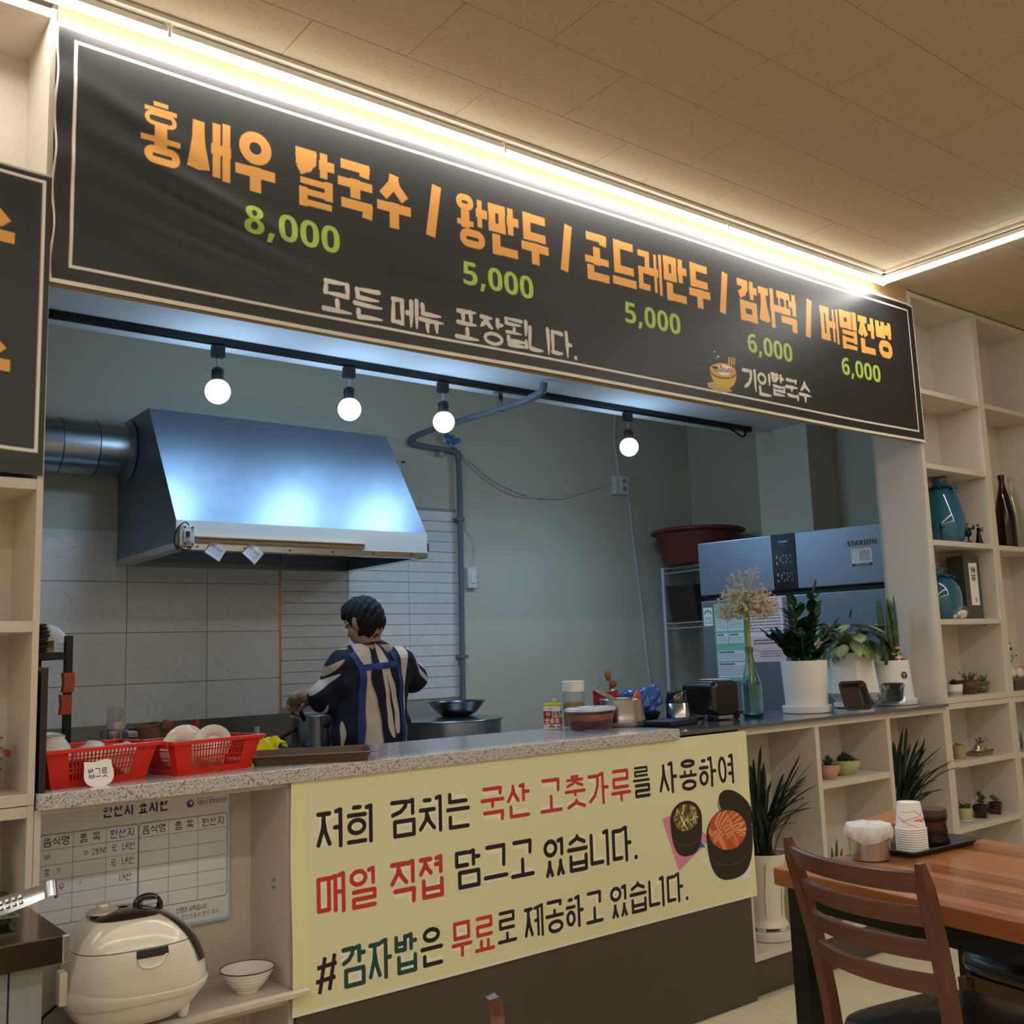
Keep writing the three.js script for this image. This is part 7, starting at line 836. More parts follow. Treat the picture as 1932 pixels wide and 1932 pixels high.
{ // the two tall grass plants in white ceramic planters, and a small snake plant
  const grass = (label, pos, sd, lim, shape) => {
    const t = thing('potted_grass', label, 'potted plant', pos);
    part(t, 'planter', lathe(smoothPts([[0, 0.045], [0.075, 0.045], [0.079, 0.055], [0.07, 0.07], [0.068, 0.1], [0.07, 0.16], [0.08, 0.24], [0.092, 0.3], [0.096, 0.318], [0.094, 0.322], [0.086, 0.318], [0.08, 0.29], [0, 0.288]], 70), 56), mat(0xe4ded0, 0.3, 0, { clearcoat: 0.4 })); part(t, 'stand', lathe([[0, 0], [0.098, 0], [0.1, 0.004], [0.098, 0.03], [0.09, 0.036], [0.08, 0.032], [0, 0.032]], 48), mat(0xd6d0c2, 0.45)); for (let k = 0; k < 5; k++) part(t, 'foot', slab(-0.018, 0.018, 0.032, 0.052, -0.008, 0.008, 0.004), mat(0xe0dacc, 0.35), [0.07 * Math.sin(k * 1.257), 0, 0.07 * Math.cos(k * 1.257)], [0, k * 1.257, 0]);
    part(t, 'ridge', join([-0.9, 0.1, 1.2].map((a) => tube([[0.072 * Math.sin(a), 0.09, 0.072 * Math.cos(a)], [0.076 * Math.sin(a), 0.18, 0.076 * Math.cos(a)], [0.094 * Math.sin(a + 0.1), 0.29, 0.094 * Math.cos(a + 0.1)]], 0.004, 6))), mat(0xe4ded0, 0.3)); for (let k = 0; k < 4; k++) part(t, 'vent_hole', cyl(0.0045, 0.004, 10).rotateX(Math.PI / 2), M.black, [(0.07 + k * 0.003) * Math.sin(0.15), 0.11 + k * 0.045, (0.0705 + k * 0.0028) * Math.cos(0.15)], [0, 0.15, 0]);
    part(t, 'soil', cyl(0.08, 0.012, 30).translate(0, 0.296, 0), mat(0x4a3a2a, 0.95)); const peb = []; seed = sd; for (let k = 0; k < 40; k++) { const a = rr(0, 6.3), r = rr(0.04, 0.078); peb.push(new THREE.SphereGeometry(rr(0.004, 0.008), 6, 5).translate(r * Math.cos(a), 0.304, r * Math.sin(a))); } part(t, 'gravel', join(peb), mat(0xb59c7c, 0.8)).userData.kind = 'stuff';
    const ms = [leafMat(0x1c3320, 0.35), leafMat(0x263f28, 0.35), leafMat(0x17291b, 0.35)];
    for (let i = 0; i < 52; i++) { let a, L, bend, q, p0, clear = false; for (let k = 0; k < 80 && !clear; k++) { // keep every blade clear of the shelf panels
      a = shape(i); L = rr(0.24, 0.46); bend = rr(0.25, 1.5); q = rr(0.02, 0.25); p0 = [rr(-0.035, 0.035), 0.298, rr(-0.03, 0.03)]; clear = true;
      for (let v = 0.2; v <= 1; v += 0.1) { const b = bend * v, yy = (Math.sin(b) / bend) * L, zz = ((1 - Math.cos(b)) / bend) * L, r = yy * Math.sin(q) + zz * Math.cos(q), X = pos[0] + p0[0] + r * Math.sin(a), Z = pos[2] + p0[2] + r * Math.cos(a); if (Z < -0.228 || (Z < 0.014 && (X < lim[0] + 0.012 || X > lim[1] - 0.012))) clear = false; } }
    if (!clear) continue; const o = part(t, 'blade', blade(L, rr(0.012, 0.02), bend, 0.35, 12), ms[i % 3], p0); aim(o, a, q); }
    return t;
  };
  grass('dark green orchid-like grass in a white ceramic planter right of the yellow banner', [3.355, 0.152, -0.125], 41, [3.128, 3.577], () => rr(0, 6.28)); grass('dark green orchid-like grass arching to the right behind the paper cups', [4.335, 0.152, -0.125], 77, [4.12, 4.562], () => (rnd() < 0.75 ? rr(0.9, 2.2) : rr(-1.6, 1)));
  const t = thing('potted_succulent', 'small spiky snake plant in the lower shelf behind the table', 'potted plant', [3.77, 0.152, -0.12]); part(t, 'pot', lathe([[0, 0], [0.06, 0], [0.075, 0.2], [0.072, 0.2], [0.07, 0.18], [0, 0.18]], 36), mat(0x7c7a70, 0.5)); part(t, 'soil', cyl(0.069, 0.01, 24).translate(0, 0.184, 0), M.soil); [[-0.05, 0.1, 0.2], [-0.03, 0.14, 0.05], [-0.005, 0.1, -0.06], [0.02, 0.13, -0.15], [0.045, 0.09, -0.3]].forEach(([x, L, r]) => part(t, 'leaf', lathe([[0.008, 0], [0.009, L * 0.4], [0.005, L * 0.85], [0.0008, L]], 8).scale(1, 1, 0.6), leafMat(0x43552e, 0.5), [x, 0.186, 0.02], [0, 0, r]));
}
// ------------------------------------------------------------------ dining table, chairs and what stands on the table
{
  const yaw = 0.143, L = 1.3, W = 0.695, top = 0.735, th = 0.04; // local x along the length, local z across
  const t = thing('dining_table', 'wooden plank-topped dining table on a black steel frame', 'table', [2.113, 0, 0.92], -Math.PI / 2 - yaw);
  // local axes: +x runs from the near end along the table, +z goes towards the chair side (negative world x)
  const inner = part(t, 'tabletop', slab(0.004, L - 0.004, top - th, top - 0.008, -W + 0.004, -0.004, 0.002, 0), mat(0x8a5a34, 0.5));
  const tones = [0xffffff, 0xe2cfc0, 0xf6e6d8, 0xc9ae9a, 0xffefe0, 0xdcc0aa].map((c) => mat(c, 0.28, 0, { map: T.plank, clearcoat: 0.35, clearcoatRoughness: 0.18 })); seed = 13; const n = 17, pw = W / n;
  for (let i = 0; i < n; i++) { let x = 0; while (x < L - 0.01) { let e = Math.min(L, x + rr(0.35, 0.8)); if (L - e < 0.15) e = L; part(inner, 'plank', slab(x + 0.0003, e - 0.0003, top - th + 0.001, top, -W + i * pw + 0.0003, -W + (i + 1) * pw - 0.0003, 0.0008, 0, rr(0, 1), rr(0, 1)), tones[(rnd() * 6) | 0]); x = e; } }
  part(inner, 'edge_lipping', slab(0.0, L, top - th, top - 0.0015, 0.0, 0.002, 0.0008, 0, 0.3, 0.1), mat(0xcdb698, 0.35, 0, { map: T.plank })); part(inner, 'edge_lipping', slab(-0.002, 0, top - th, top - 0.0015, -W, 0, 0.0008, 2, 0.3, 0.1), mat(0xcdb698, 0.35, 0, { map: T.plank }));
  for (const x of [0.045, L - 0.045]) for (const z of [-0.045, -W + 0.045]) part(t, 'leg', slab(x - 0.025, x + 0.025, 0.001, top - th - 0.001, z - 0.025, z + 0.025, 0.003, 1), M.blackMetal);
  for (const z of [-0.045, -W + 0.045]) part(t, 'frame_rail', slab(0.07, L - 0.07, top - th - 0.051, top - th - 0.001, z - 0.02, z + 0.02, 0.002), M.blackMetal);
  for (const x of [0.045, L - 0.045]) part(t, 'frame_rail', slab(x - 0.02, x + 0.02, top - th - 0.051, top - th - 0.001, -W + 0.07, -0.07, 0.002), M.blackMetal);
}
function chair(label, pos, turn) { // faces local +x; the back stands at the local origin side
  const t = thing('dining_chair', label, 'chair', pos, turn), w = 0.36, sy = 0.455;
  for (const s of [-1, 1]) {
    const z = s * 0.158, zt = s * w / 2, zm = (y) => z + (zt - z) * Math.max(0, (y - 0.44) / 0.42), cv = new THREE.CatmullRomCurve3([V(-0.05, 0.002, z), V(0.0, 0.25, z), V(0.008, 0.44, z), V(-0.012, 0.63, zm(0.63)), V(-0.066, 0.862, zt)]);
    const P = cv.getPoints(22), cw = (v) => 0.026 - 0.006 * v, g = M.loft(P.map((p, i) => { const tn = cv.getTangent(i / 22), v = i / 22, a = 0.016, b = cw(v) * 0.55, nx = tn.y, ny = -tn.x, k = i === 22 ? 0.55 : 1; return [[1, 1], [1, 0.75], [0.8, -1], [-0.8, -1], [-1, 0.75], [-1, 1]].map(([q, f]) => [p.x + nx * b * f * k, p.y + ny * b * f * k + (i === 22 ? 0.004 : 0), p.z + q * a * k]); })).toNonIndexed(); g.computeVertexNormals();
    part(t, 'back_post', uvm(g, 1, s * 0.2), M.chair);
    part(t, 'leg', uvm(M.loft([[0.014, 0.0015], [0.019, sy - 0.04]].map(([r, y]) => [[r, y, r], [r, y, -r], [-r, y, -r], [-r, y, r]].map(([a, b, c]) => [a + 0.415, b, c + z * 0.96]))).toNonIndexed(), 1), M.chair);
    part(t, 'side_rail', slab(0.05, 0.41, sy - 0.085, sy - 0.03, z * 0.96 - 0.011, z * 0.96 + 0.011, 0.003, 0), M.chair);
  }
  part(t, 'front_rail', slab(0.405, 0.427, sy - 0.085, sy - 0.03, -0.15, 0.15, 0.003, 2), M.chair); part(t, 'rear_rail', slab(0.03, 0.05, sy - 0.085, sy - 0.03, -0.148, 0.148, 0.003, 2), M.chair);
  const post = (y) => { const pts = [[0.008, 0.44], [-0.012, 0.63], [-0.036, 0.75], [-0.066, 0.862]]; for (let i = 1; i < pts.length; i++) if (y <= pts[i][1]) { const k = (y - pts[i - 1][1]) / (pts[i][1] - pts[i - 1][1]); return pts[i - 1][0] + k * (pts[i][0] - pts[i - 1][0]); } return -0.066; }, half = (y) => 0.158 + 0.022 * (y - 0.44) / 0.42;
  for (const [yc, h] of [[0.829, 0.042], [0.764, 0.038], [0.7, 0.038], [0.636, 0.038]]) { // curved slats
    const rings = []; for (let i = 0; i <= 16; i++) { const s = i / 8 - 1, bow = -0.034 * (1 - s * s), z = s * (half(yc) - 0.006); rings.push([[-1, -1], [1, -1], [1, 0.86], [0.5, 1], [-0.5, 1], [-1, 0.86]].map(([a, b]) => [post(yc + b * h / 2) + bow + a * 0.0085, yc + b * h / 2 - 0.012 * (1 - s * s) * (b > 0 ? 0.3 : 0.1), z])); }
    const g = M.loft(rings).toNonIndexed(); g.computeVertexNormals(); part(t, 'back_slat', uvm(g, 2, yc), M.chair);
  }
  const sq = (hx, hz, y, n = 4) => M.oval(hx, hz, y, n).map(([a, b, c]) => [a + 0.225, b, c]);
  part(t, 'seat', M.loft([sq(0.2, 0.19, sy - 0.028), sq(0.212, 0.203, sy - 0.02), sq(0.215, 0.206, sy), sq(0.208, 0.2, sy + 0.017), sq(0.18, 0.17, sy + 0.029), sq(0.1, 0.095, sy + 0.036)]), M.leather);
  part(t, 'seat_welt', tube(sq(0.2135, 0.2045, sy - 0.008).map((p) => p), 0.0035, 6, 96, true), M.leather);
  return t;
}
{
  const yaw = 0.153;
  chair('brown wooden slat-back chair with a black seat at the near side of the table', [1.906, 0, 1.342], -0.193);
  chair('dark wooden chair on the far side of the table, mostly under it', [3.0, 0, 1.335], Math.PI - yaw);
  chair('brown wooden chair in the foreground with only its post and top rail in view', [0.785, 0, 1.745], -0.3);
}
{
  const b = thing('steel_container', 'small round steel container wrapped over with a thin plastic bag', 'container', [2.355, 0.7355, 1.035]); part(b, 'body', lathe([[0, 0], [0.045, 0], [0.049, 0.005], [0.05, 0.075], [0.048, 0.075], [0.046, 0.006], [0, 0.004]], 44), M.steel);
  part(b, 'plastic_bag', sheet(72, 16, (u, v) => { const a = u * Math.PI * 2, cr = 0.004 * Math.sin(a * 7 + v * 4) + 0.0025 * Math.sin(a * 17 - v * 9); const r = v < 0.4 ? 0.052 * (v / 0.4) : 0.053 + 0.006 * Math.sin((v - 0.4) / 0.6 * 2.9) + cr * (v - 0.3), y = v < 0.4 ? 0.088 + cr * 0.25 : 0.09 - 0.04 * (v - 0.4) / 0.6 * (1 + 0.14 * Math.sin(a * 3)) + cr * 0.25; return [r * Math.cos(a), y, r * Math.sin(a)]; }), mat(0xf4f2f0, 0.35, 0, { transmission: 0.25, thickness: 0, side: THREE.DoubleSide })); part(b, 'lid', lathe([[0, 0.076], [0.052, 0.076], [0.053, 0.08], [0, 0.083]], 36), M.steel);
  const sv = thing('serving_tray', 'dark grey plastic tray under the paper cups on the table', 'tray', [2.57, 0.7355, 1.07], -0.06); part(sv, 'dish', trayGeo(0.31, 0.12, 0.014, 0.008, 0.012), mat(0x3a3633, 0.5, 0, { side: THREE.DoubleSide }));
  const cupT = canvasTex(512, 256, (x) => { x.fillStyle = '#f4f1ec'; x.fillRect(0, 0, 512, 256); x.strokeStyle = '#cf6672'; x.lineCap = 'round'; for (const o of [0, 256]) { const C = (w, a, b, c, d, e, f) => { x.lineWidth = w; x.beginPath(); x.moveTo(o + a, b); x.quadraticCurveTo(o + c, d, o + e, f); x.stroke(); }; C(4, 10, 90, 60, 96, 100, 74); C(6, 100, 74, 140, 130, 190, 170); C(6, 20, 190, 60, 150, 120, 130); C(5, 120, 130, 160, 110, 170, 70); C(6, -10, 140, 40, 200, 110, 236); C(4, 90, 140, 150, 160, 190, 140); x.fillStyle = '#d8606a'; x.fillRect(o + 92, 160, 54, 16); x.fillRect(o + 130, 176, 16, 12); x.fillRect(o + 156, 156, 34, 26); x.fillStyle = '#999'; x.beginPath(); x.arc(o + 78, 178, 4, 0, 7); x.fill(); } }, true, false);
  const cm = mat(0xffffff, 0.6, 0, { map: cupT }), plain = mat(0xf1eee8, 0.6); let first;
  const N = 11; for (let k = 0; k < N; k++) { // upside down stack, rims downwards
    const lab = k === N - 1 ? 'topmost upside-down paper cup with a red line print' : `upside-down white paper cup, ${['bottom', 'second', 'third', 'fourth', 'fifth', 'sixth', 'seventh', 'eighth', 'ninth', 'tenth'][k]} from below in the stack`;
    const t = thing('paper_cup', lab, 'cup', [2.49, 0.7385 + k * 0.0058, 1.07], k === N - 1 ? 1.3 : k * 0.3, 'stack of paper cups on the tray'); const h = 0.068;
    const side = lathe([[0.0375, 0.003], [0.0285, h]], 44), uv = side.attributes.uv; part(t, 'wall', side, k === N - 1 ? cm : plain); part(t, 'rolled_rim', new THREE.TorusGeometry(0.0378, 0.0021, 8, 44).rotateX(Math.PI / 2).translate(0, 0.0025, 0), plain); part(t, 'bottom', lathe([[0, h - 0.003], [0.027, h - 0.003], [0.0275, h], [0.0287, h]], 40), plain);
  }
  const j = thing('sauce_jar', 'amber plastic sauce jar half full of dark soy sauce with a brown lid', 'jar', [2.615, 0.7385, 1.06]); const am = mat(0xffffff, 0.05, 0, { transmission: 1, thickness: 0.003, ior: 1.48, attenuationColor: new THREE.Color(0x8a4a1a), attenuationDistance: 0.004 });
  part(j, 'glass', lathe([...smoothPts([[0, 0.001], [0.034, 0.001], [0.039, 0.006], [0.036, 0.03], [0.0335, 0.06], [0.036, 0.066], [0.036, 0.07], [0.032, 0.073]], 40), [0.030, 0.073], ...smoothPts([[0.033, 0.064], [0.0312, 0.06], [0.0335, 0.03], [0.036, 0.007], [0.03, 0.004], [0, 0.004]], 24)], 44), am); part(j, 'sauce', lathe([[0, 0.0045], [0.03, 0.0046], [0.0352, 0.008], [0.0332, 0.036], [0, 0.036]], 36), mat(0x0c0504, 0.1)); part(j, 'lid', lathe([[0, 0.0735], [0.036, 0.0735], [0.0365, 0.075], [0.036, 0.093], [0.034, 0.095], [0, 0.0955]], 44), mat(0x4a382e, 0.45)); part(j, 'lid_band', lathe([[0.0362, 0.072], [0.0372, 0.073], [0.0372, 0.08], [0.0362, 0.081]], 44), mat(0x34251d, 0.45));
  const cb = thing('cutlery_box', 'pale wooden cutlery box behind the paper cups', 'box', [2.64, 0.7355, 0.945], 0.14); const wm = mat(0xffffff, 0.35, 0, { map: T.plank });
  part(cb, 'body', slab(-0.13, 0.1, 0, 0.055, -0.05, 0.045, 0.002, 0, 0.2, 0.4), wm); const g = slab(-0.133, 0.103, 0.0555, 0.066, -0.053, 0.048, 0.003, 0, 0.7, 0.1); part(cb, 'lid', g, wm);
}
// ------------------------------------------------------------------ left: notice board, rice cooker, bowl, steel side table
{
  const X0 = 0.625, X1 = 1.181, Y0 = 0.585, Y1 = 0.945, W = X1 - X0, H = Y1 - Y0;
  const tex = printTex(W, H, 2400, (x) => {
    const px = (v) => v - X0, py = (v) => Y1 - v, blue = '#20246e', K = '#1c1c26', st = (c, t = 0.1) => ({ mode: 'pen', t, gap: 0.07, color: c, fill: 0.84 });
    x.fillStyle = '#a9cfe4'; x.fillRect(0, 0, W, H); x.fillStyle = '#e6e8ec'; x.beginPath(); x.roundRect(0.004, -0.02, W - 0.009, H + 0.012, 0.012); x.fill();
    text(x, '원산지', px(0.832), py(0.930), 0.083, 0.033, st(blue, 0.14)); text(x, '표시판', px(0.925), py(0.931), 0.083, 0.034, st(K, 0.14));
    x.fillStyle = '#2b3f8f'; x.beginPath(); x.arc(px(1.066), py(0.908), 0.0105, 0, 7); x.fill(); x.fillStyle = '#c23a44'; x.beginPath(); x.arc(px(1.067), py(0.911), 0.0075, 3.3, 6.2); x.fill(); x.fillStyle = '#e6e8ec'; x.beginPath(); x.arc(px(1.069), py(0.909), 0.004, 0, 7); x.fill();
    text(x, '농림축산식품부', px(1.084), py(0.922), 0.05, 0.005, st('#888', 0.12)); text(x, '국립농산물품질관리원', px(1.084), py(0.914), 0.088, 0.0115, st('#4a4a55', 0.1));
    x.strokeStyle = K; x.lineWidth = 0.0014; const bot = 0.655; for (const [a, b] of [[0.680, 0.9255], [0.9275, 1.172]]) { x.beginPath(); x.roundRect(px(a), py(0.872), b - a, 0.872 - bot + 0.006, 0.008); x.stroke(); }
    x.lineWidth = 0.0008; for (const c of [0.7605, 0.843, 1.0075, 1.088]) { x.beginPath(); x.moveTo(px(c), py(0.872)); x.lineTo(px(c), py(bot - 0.006)); x.stroke(); }
    for (const [a, b] of [[0.680, 0.9255], [0.9275, 1.172]]) for (let r = 0; r < 6; r++) { const y = 0.8345 - r * 0.0375; if (y < bot) continue; x.beginPath(); x.moveTo(px(a), py(y)); x.lineTo(px(b), py(y)); x.stroke(); }
    for (const o of [0, 0.2475]) { text(x, '음식명', px(0.688 + o), py(0.864), 0.066, 0.022, st(K, 0.1)); text(x, '품', px(0.776 + o), py(0.864), 0.022, 0.022, st(K, 0.1)); text(x, '목', px(0.808 + o), py(0.864), 0.022, 0.022, st(K, 0.1)); text(x, '원산지', px(0.852 + o), py(0.864), 0.066, 0.022, st(blue, 0.1)); }
    const hw = (s, a, y, w, h = 0.019, c = '#15151a') => { seed = Math.round(a * 1e4); text(x, s, px(a), py(y), w, h, { mode: 'brush', t: 0.075, gap: 0.06, color: c, fill: 0.9 }); };
    hw('국', 0.856, 0.826, 0.014); hw('내산', 0.884, 0.828, 0.035); hw('국', 0.855, 0.789, 0.013); hw('내산', 0.884, 0.791, 0.034); hw('내산', 0.878, 0.750, 0.033); hw('고춧가루', 0.807, 0.823, 0.036, 0.015); hw('는', 0.788, 0.822, 0.012, 0.012); hw('배', 0.692, 0.824, 0.014, 0.013); hw('콩', 0.693, 0.787, 0.013, 0.017); hw('기', 0.722, 0.786, 0.008, 0.011); hw('새', 0.694, 0.748, 0.018, 0.02); hw('우', 0.727, 0.749, 0.016, 0.018); hw('스', 0.776, 0.748, 0.008, 0.009);
    text(x, '신뢰의 시작입니다.', px(1.03), py(0.637), 0.09, 0.014, st('#3a3a70', 0.1)); text(x, '원산지표시 친구 추가', px(1.045), py(0.617), 0.105, 0.012, st('#55555f', 0.09));
  });
  const b = thing('notice_board', 'white origin-labelling board with a pale blue edge and handwritten entries', 'notice board', [(X0 + X1) / 2, (Y0 + Y1) / 2, -0.2295]); part(b, 'board', extrude([[-W / 2, -H / 2 + 0.012], [-W / 2 + 0.012, -H / 2], [W / 2 - 0.012, -H / 2], [W / 2, -H / 2 + 0.012], [W / 2, H / 2], [-W / 2, H / 2]], 0.005), mat(0x9cc6de, 0.4)); part(b, 'printed_face', new THREE.PlaneGeometry(W - 0.001, H - 0.001).translate(0, 0, 0.0031), mat(0xffffff, 0.28, 0, { map: tex }));
}
{
  const t = thing('rice_cooker', 'large cream rice cooker with a glossy black lid panel in the open cabinet', 'rice cooker', [0.868, 0.4375, -0.058], -0.06);
  // outline of the side view: [height, rear end, front end, half depth]
  const prof = [[0.012, -0.125, 0.10, 0.10], [0.03, -0.15, 0.128, 0.118], [0.055, -0.166, 0.152, 0.128], [0.07, -0.170, 0.161, 0.132], [0.09, -0.170, 0.163, 0.134], [0.12, -0.168, 0.158, 0.133], [0.15, -0.163, 0.148, 0.130], [0.18, -0.155, 0.133, 0.124], [0.205, -0.146, 0.113, 0.115], [0.225, -0.134, 0.091, 0.103], [0.243, -0.117, 0.064, 0.086], [0.255, -0.095, 0.035, 0.064], [0.261, -0.07, 0.005, 0.04], [0.263, -0.045, -0.02, 0.01]];
  const C3 = new THREE.CatmullRomCurve3(prof.map(([y, a, b, d]) => V(a, y, b))), D3 = new THREE.CatmullRomCurve3(prof.map(([y, a, b, d]) => V(d, y, 0)));
  const ringAt = (v, grow = 0, n = 3.0) => { const p = C3.getPoint(v), d = D3.getPoint(v).x, c = (p.x + p.z) / 2, a = (p.z - p.x) / 2 + grow, w = d + grow; return (th) => { const co = Math.cos(th), si = Math.sin(th); return [c + Math.sign(co) * Math.abs(co) ** (2 / n) * a, p.y + grow * 0.4, Math.sign(si) * Math.abs(si) ** (2 / n) * w]; }; };
  const shell = (v0, v1, grow = 0, nv = 14, t0 = 0, t1 = Math.PI * 2, nu = 72) => sheet(nu, nv, (u, v) => ringAt(v0 + (v1 - v0) * v, grow)(t1 + (t0 - t1) * u));
  const cr = mat(0xe9e2d2, 0.2, 0, { clearcoat: 0.5, clearcoatRoughness: 0.1, side: THREE.DoubleSide }), bk = mat(0x121214, 0.12, 0, { clearcoat: 0.8, side: THREE.DoubleSide });
  const vAt = (y) => { let a = 0, b = 1; for (let i = 0; i < 30; i++) { const m = (a + b) / 2; C3.getPoint(m).y < y ? (a = m) : (b = m); } return a; };
  const seam = vAt(0.185), bnd = vAt(0.066), bnd2 = vAt(0.098);
  part(t, 'base', join([shell(0, bnd, -0.003), M.loft([M.oval(0.11, 0.095, 0.011).map(([a, b, c]) => [a - 0.012, b, c]), M.oval(0.112, 0.098, 0.014).map(([a, b, c]) => [a - 0.012, b, c])])]), cr);
  part(t, 'trim_band', sheet(96, 6, (u, v) => { const th = Math.PI * 2 * (1 - u), wave = 0.012 * Math.sin(th * 2 + 2.2) * v; return ringAt(vAt(0.064 + (0.03 + wave) * v), 0.002 * Math.sin(v * 3.14) + 0.0012)(th); }), cr);
  part(t, 'body', shell(bnd * 0.98, seam - 0.002, 0, 22), cr); part(t, 'seam', shell(seam - 0.006, seam + 0.006, -0.0025, 2), M.black); const lid = part(t, 'lid', shell(seam + 0.003, 1, 0.0008, 30), cr);
  part(lid, 'black_panel', shell(vAt(0.13), 0.992, 0.003, 30, -0.8, 0.8, 28), bk); part(lid, 'black_panel', shell(vAt(0.248), 0.992, 0.0034, 12, 0, Math.PI * 2, 48), bk);
  part(lid, 'steam_dial', lathe([[0.0, 0], [0.036, 0], [0.04, 0.004], [0.034, 0.009], [0.018, 0.011], [0.016, 0.022], [0.013, 0.025], [0, 0.0255]], 36), mat(0xd6cfc2, 0.25, 0.3), [-0.078, 0.256, 0.0]);
  part(lid, 'handle', tube([[0.005, 0.252, 0.0], [0.0, 0.268, 0.0], [0.016, 0.279, 0.0], [0.042, 0.277, 0.0], [0.056, 0.262, 0.0], [0.058, 0.24, 0.0]], 0.008, 10), bk); part(lid, 'handle_plate', slab(0.012, 0.048, 0.262, 0.272, -0.016, 0.016, 0.003), mat(0xcfccc6, 0.3));
  const zf = (x, y) => { const v = vAt(y), f = ringAt(v); let best = [0, 0, 0]; for (let a = 0.3; a < 2.85; a += 0.02) { const q = f(a); if (Math.abs(q[0] - x) < Math.abs(best[0] - x) || best[2] === 0) best = q; } return best[2]; };
  part(t, 'grip_recess', sheet(12, 4, (u, v) => { const X = -0.03 + 0.075 * u, y = 0.166 + 0.018 * v; return [X, y, zf(X, y) + 0.0016]; }), M.black); part(t, 'grip_lip', tube(Array.from({ length: 11 }, (_, i) => { const u = i / 10, X = -0.028 + 0.072 * u, y = 0.165 - 0.022 * Math.pow(Math.sin(Math.min(1, u * 1.15) * Math.PI), 0.35) * (u > 0 && u < 1 ? 1 : 0.1); return [X, y, zf(X, y) + 0.0005]; }), 0.0028, 8, 60), cr);
  for (const [a, b] of [[0.095, 0.075], [-0.115, 0.075], [0.095, -0.08], [-0.115, -0.08]]) part(t, 'foot', lathe([[0, 0], [0.009, 0], [0.012, 0.006], [0.02, 0.045], [0, 0.05]], 20).translate(a, -0.0 + 0.0005, b), cr);
  part(t, 'side_bracket', slab(-0.186, -0.166, 0.075, 0.15, 0.02, 0.06, 0.004), cr); part(t, 'power_cord', tube([[-0.17, 0.05, -0.05], [-0.2, 0.02, -0.06], [-0.19, 0.006, -0.02], [-0.14, 0.005, 0.03], [-0.19, 0.006, 0.05]], 0.0035, 6), M.black);
}
{
  const rim = mat(0x5a2f22, 0.3), bowl = (label, pos, k, ribs) => { const t = thing('rice_bowl', label, 'bowl', pos); part(t, 'body', lathe([[0, 0.006], [0.024, 0.006], [0.025, 0], [0.03, 0], [0.031, 0.008], ...Array.from({ length: 25 }, (_, i) => { const v = i / 24; return [0.033 + 0.036 * Math.pow(v, 0.72) + (ribs ? 0.0009 * Math.sin(v * 31) : 0), 0.01 + 0.047 * v]; }), [0.0675, 0.057], ...Array.from({ length: 16 }, (_, i) => { const v = 1 - i / 15; return [0.03 + 0.0365 * Math.pow(v, 0.72), 0.013 + 0.044 * v]; }), [0, 0.012]].map(([r, y]) => [r * k, y * k]), 56), M.porcelain); part(t, 'painted_rim', new THREE.TorusGeometry(0.0683 * k, 0.0016 * k, 8, 56).rotateX(Math.PI / 2).translate(0, 0.0572 * k, 0), rim); return t; };
  bowl('white ribbed bowl with a brown rim beside the rice cooker', [1.155, 0.4375, -0.05], 1.02, true);
  const sp = thing('soup_spoon', 'white ceramic spoon lying in the brown-rimmed bowl', 'spoon', [1.155, 0.462, -0.045], 0.5); part(sp, 'bowl', new THREE.SphereGeometry(1, 20, 12).scale(0.022, 0.012, 0.015).translate(0.012, 0.006, 0), M.cream); part(sp, 'handle', tube([[-0.005, 0.006, 0], [-0.025, 0.008, 0.0], [-0.045, 0.012, -0.0]], 0.005, 8), M.cream);
  const rimB = ['bottom', 'second', 'third', 'top']; for (let k = 0; k < 4; k++) bowl(`white bowl with a dark rim on the left shelf, ${rimB[k]} of the stack`, [0.498, 1.0018 + 0.0005 + k * 0.0245, -0.105], 0.93, false).userData.group = 'bowls stacked on the left shelf';
  const bl = thing('serving_bowl', 'white bowl at the bottom edge of the picture below the rice cooker', 'bowl', [0.60, 0.5, 0.44]); part(bl, 'body', lathe(smoothPts([[0, 0], [0.03, 0], [0.05, 0.02], [0.06, 0.045], [0.0585, 0.046], [0.048, 0.022], [0, 0.005]], 30), 40), M.porcelain); part(bl, 'foot', lathe([[0.026, 0], [0.026, -0.005], [0.03, -0.005], [0.031, 0]], 30), M.porcelain);
  const st = thing('stool', 'low plain stool holding the white bowl at the bottom edge', 'stool', [0.62, 0, 0.44]); part(st, 'seat', slab(-0.1, 0.1, 0.465, 0.494, -0.1, 0.1, 0.006), M.brownPlastic); for (const a of [-0.08, 0.08]) for (const c of [-0.08, 0.08]) part(st, 'leg', slab(a - 0.012, a + 0.012, 0.001, 0.465, c - 0.012, c + 0.012, 0.003), M.brownPlastic);
  const cups = thing('plastic_cup', 'white plastic cup upside down on the lower left shelf, the upper of two', 'cup', [0.518, 0.802, -0.09]); part(cups, 'body', lathe([[0.038, 0], [0.04, 0.003], [0.034, 0.055], [0.03, 0.058], [0, 0.058], [0, 0.055], [0.032, 0.053], [0.037, 0.0]], 36), M.white); part(cups, 'rim', new THREE.TorusGeometry(0.0395, 0.002, 8, 36).rotateX(Math.PI / 2).translate(0, 0.003, 0), M.white);
  copy(cups, [0.518, 0.7625, -0.09], 0, 'white plastic cup upside down on the lower left shelf, the lower of two'); const rs = solo('shelf_riser', 'plain board box under the two white cups on the lower left shelf', 'box', slab(-0.1, 0.06, 0, 0.2, -0.1, 0.08, 0.002), M.shelf, [0.50, 0.5605, -0.1]);
}
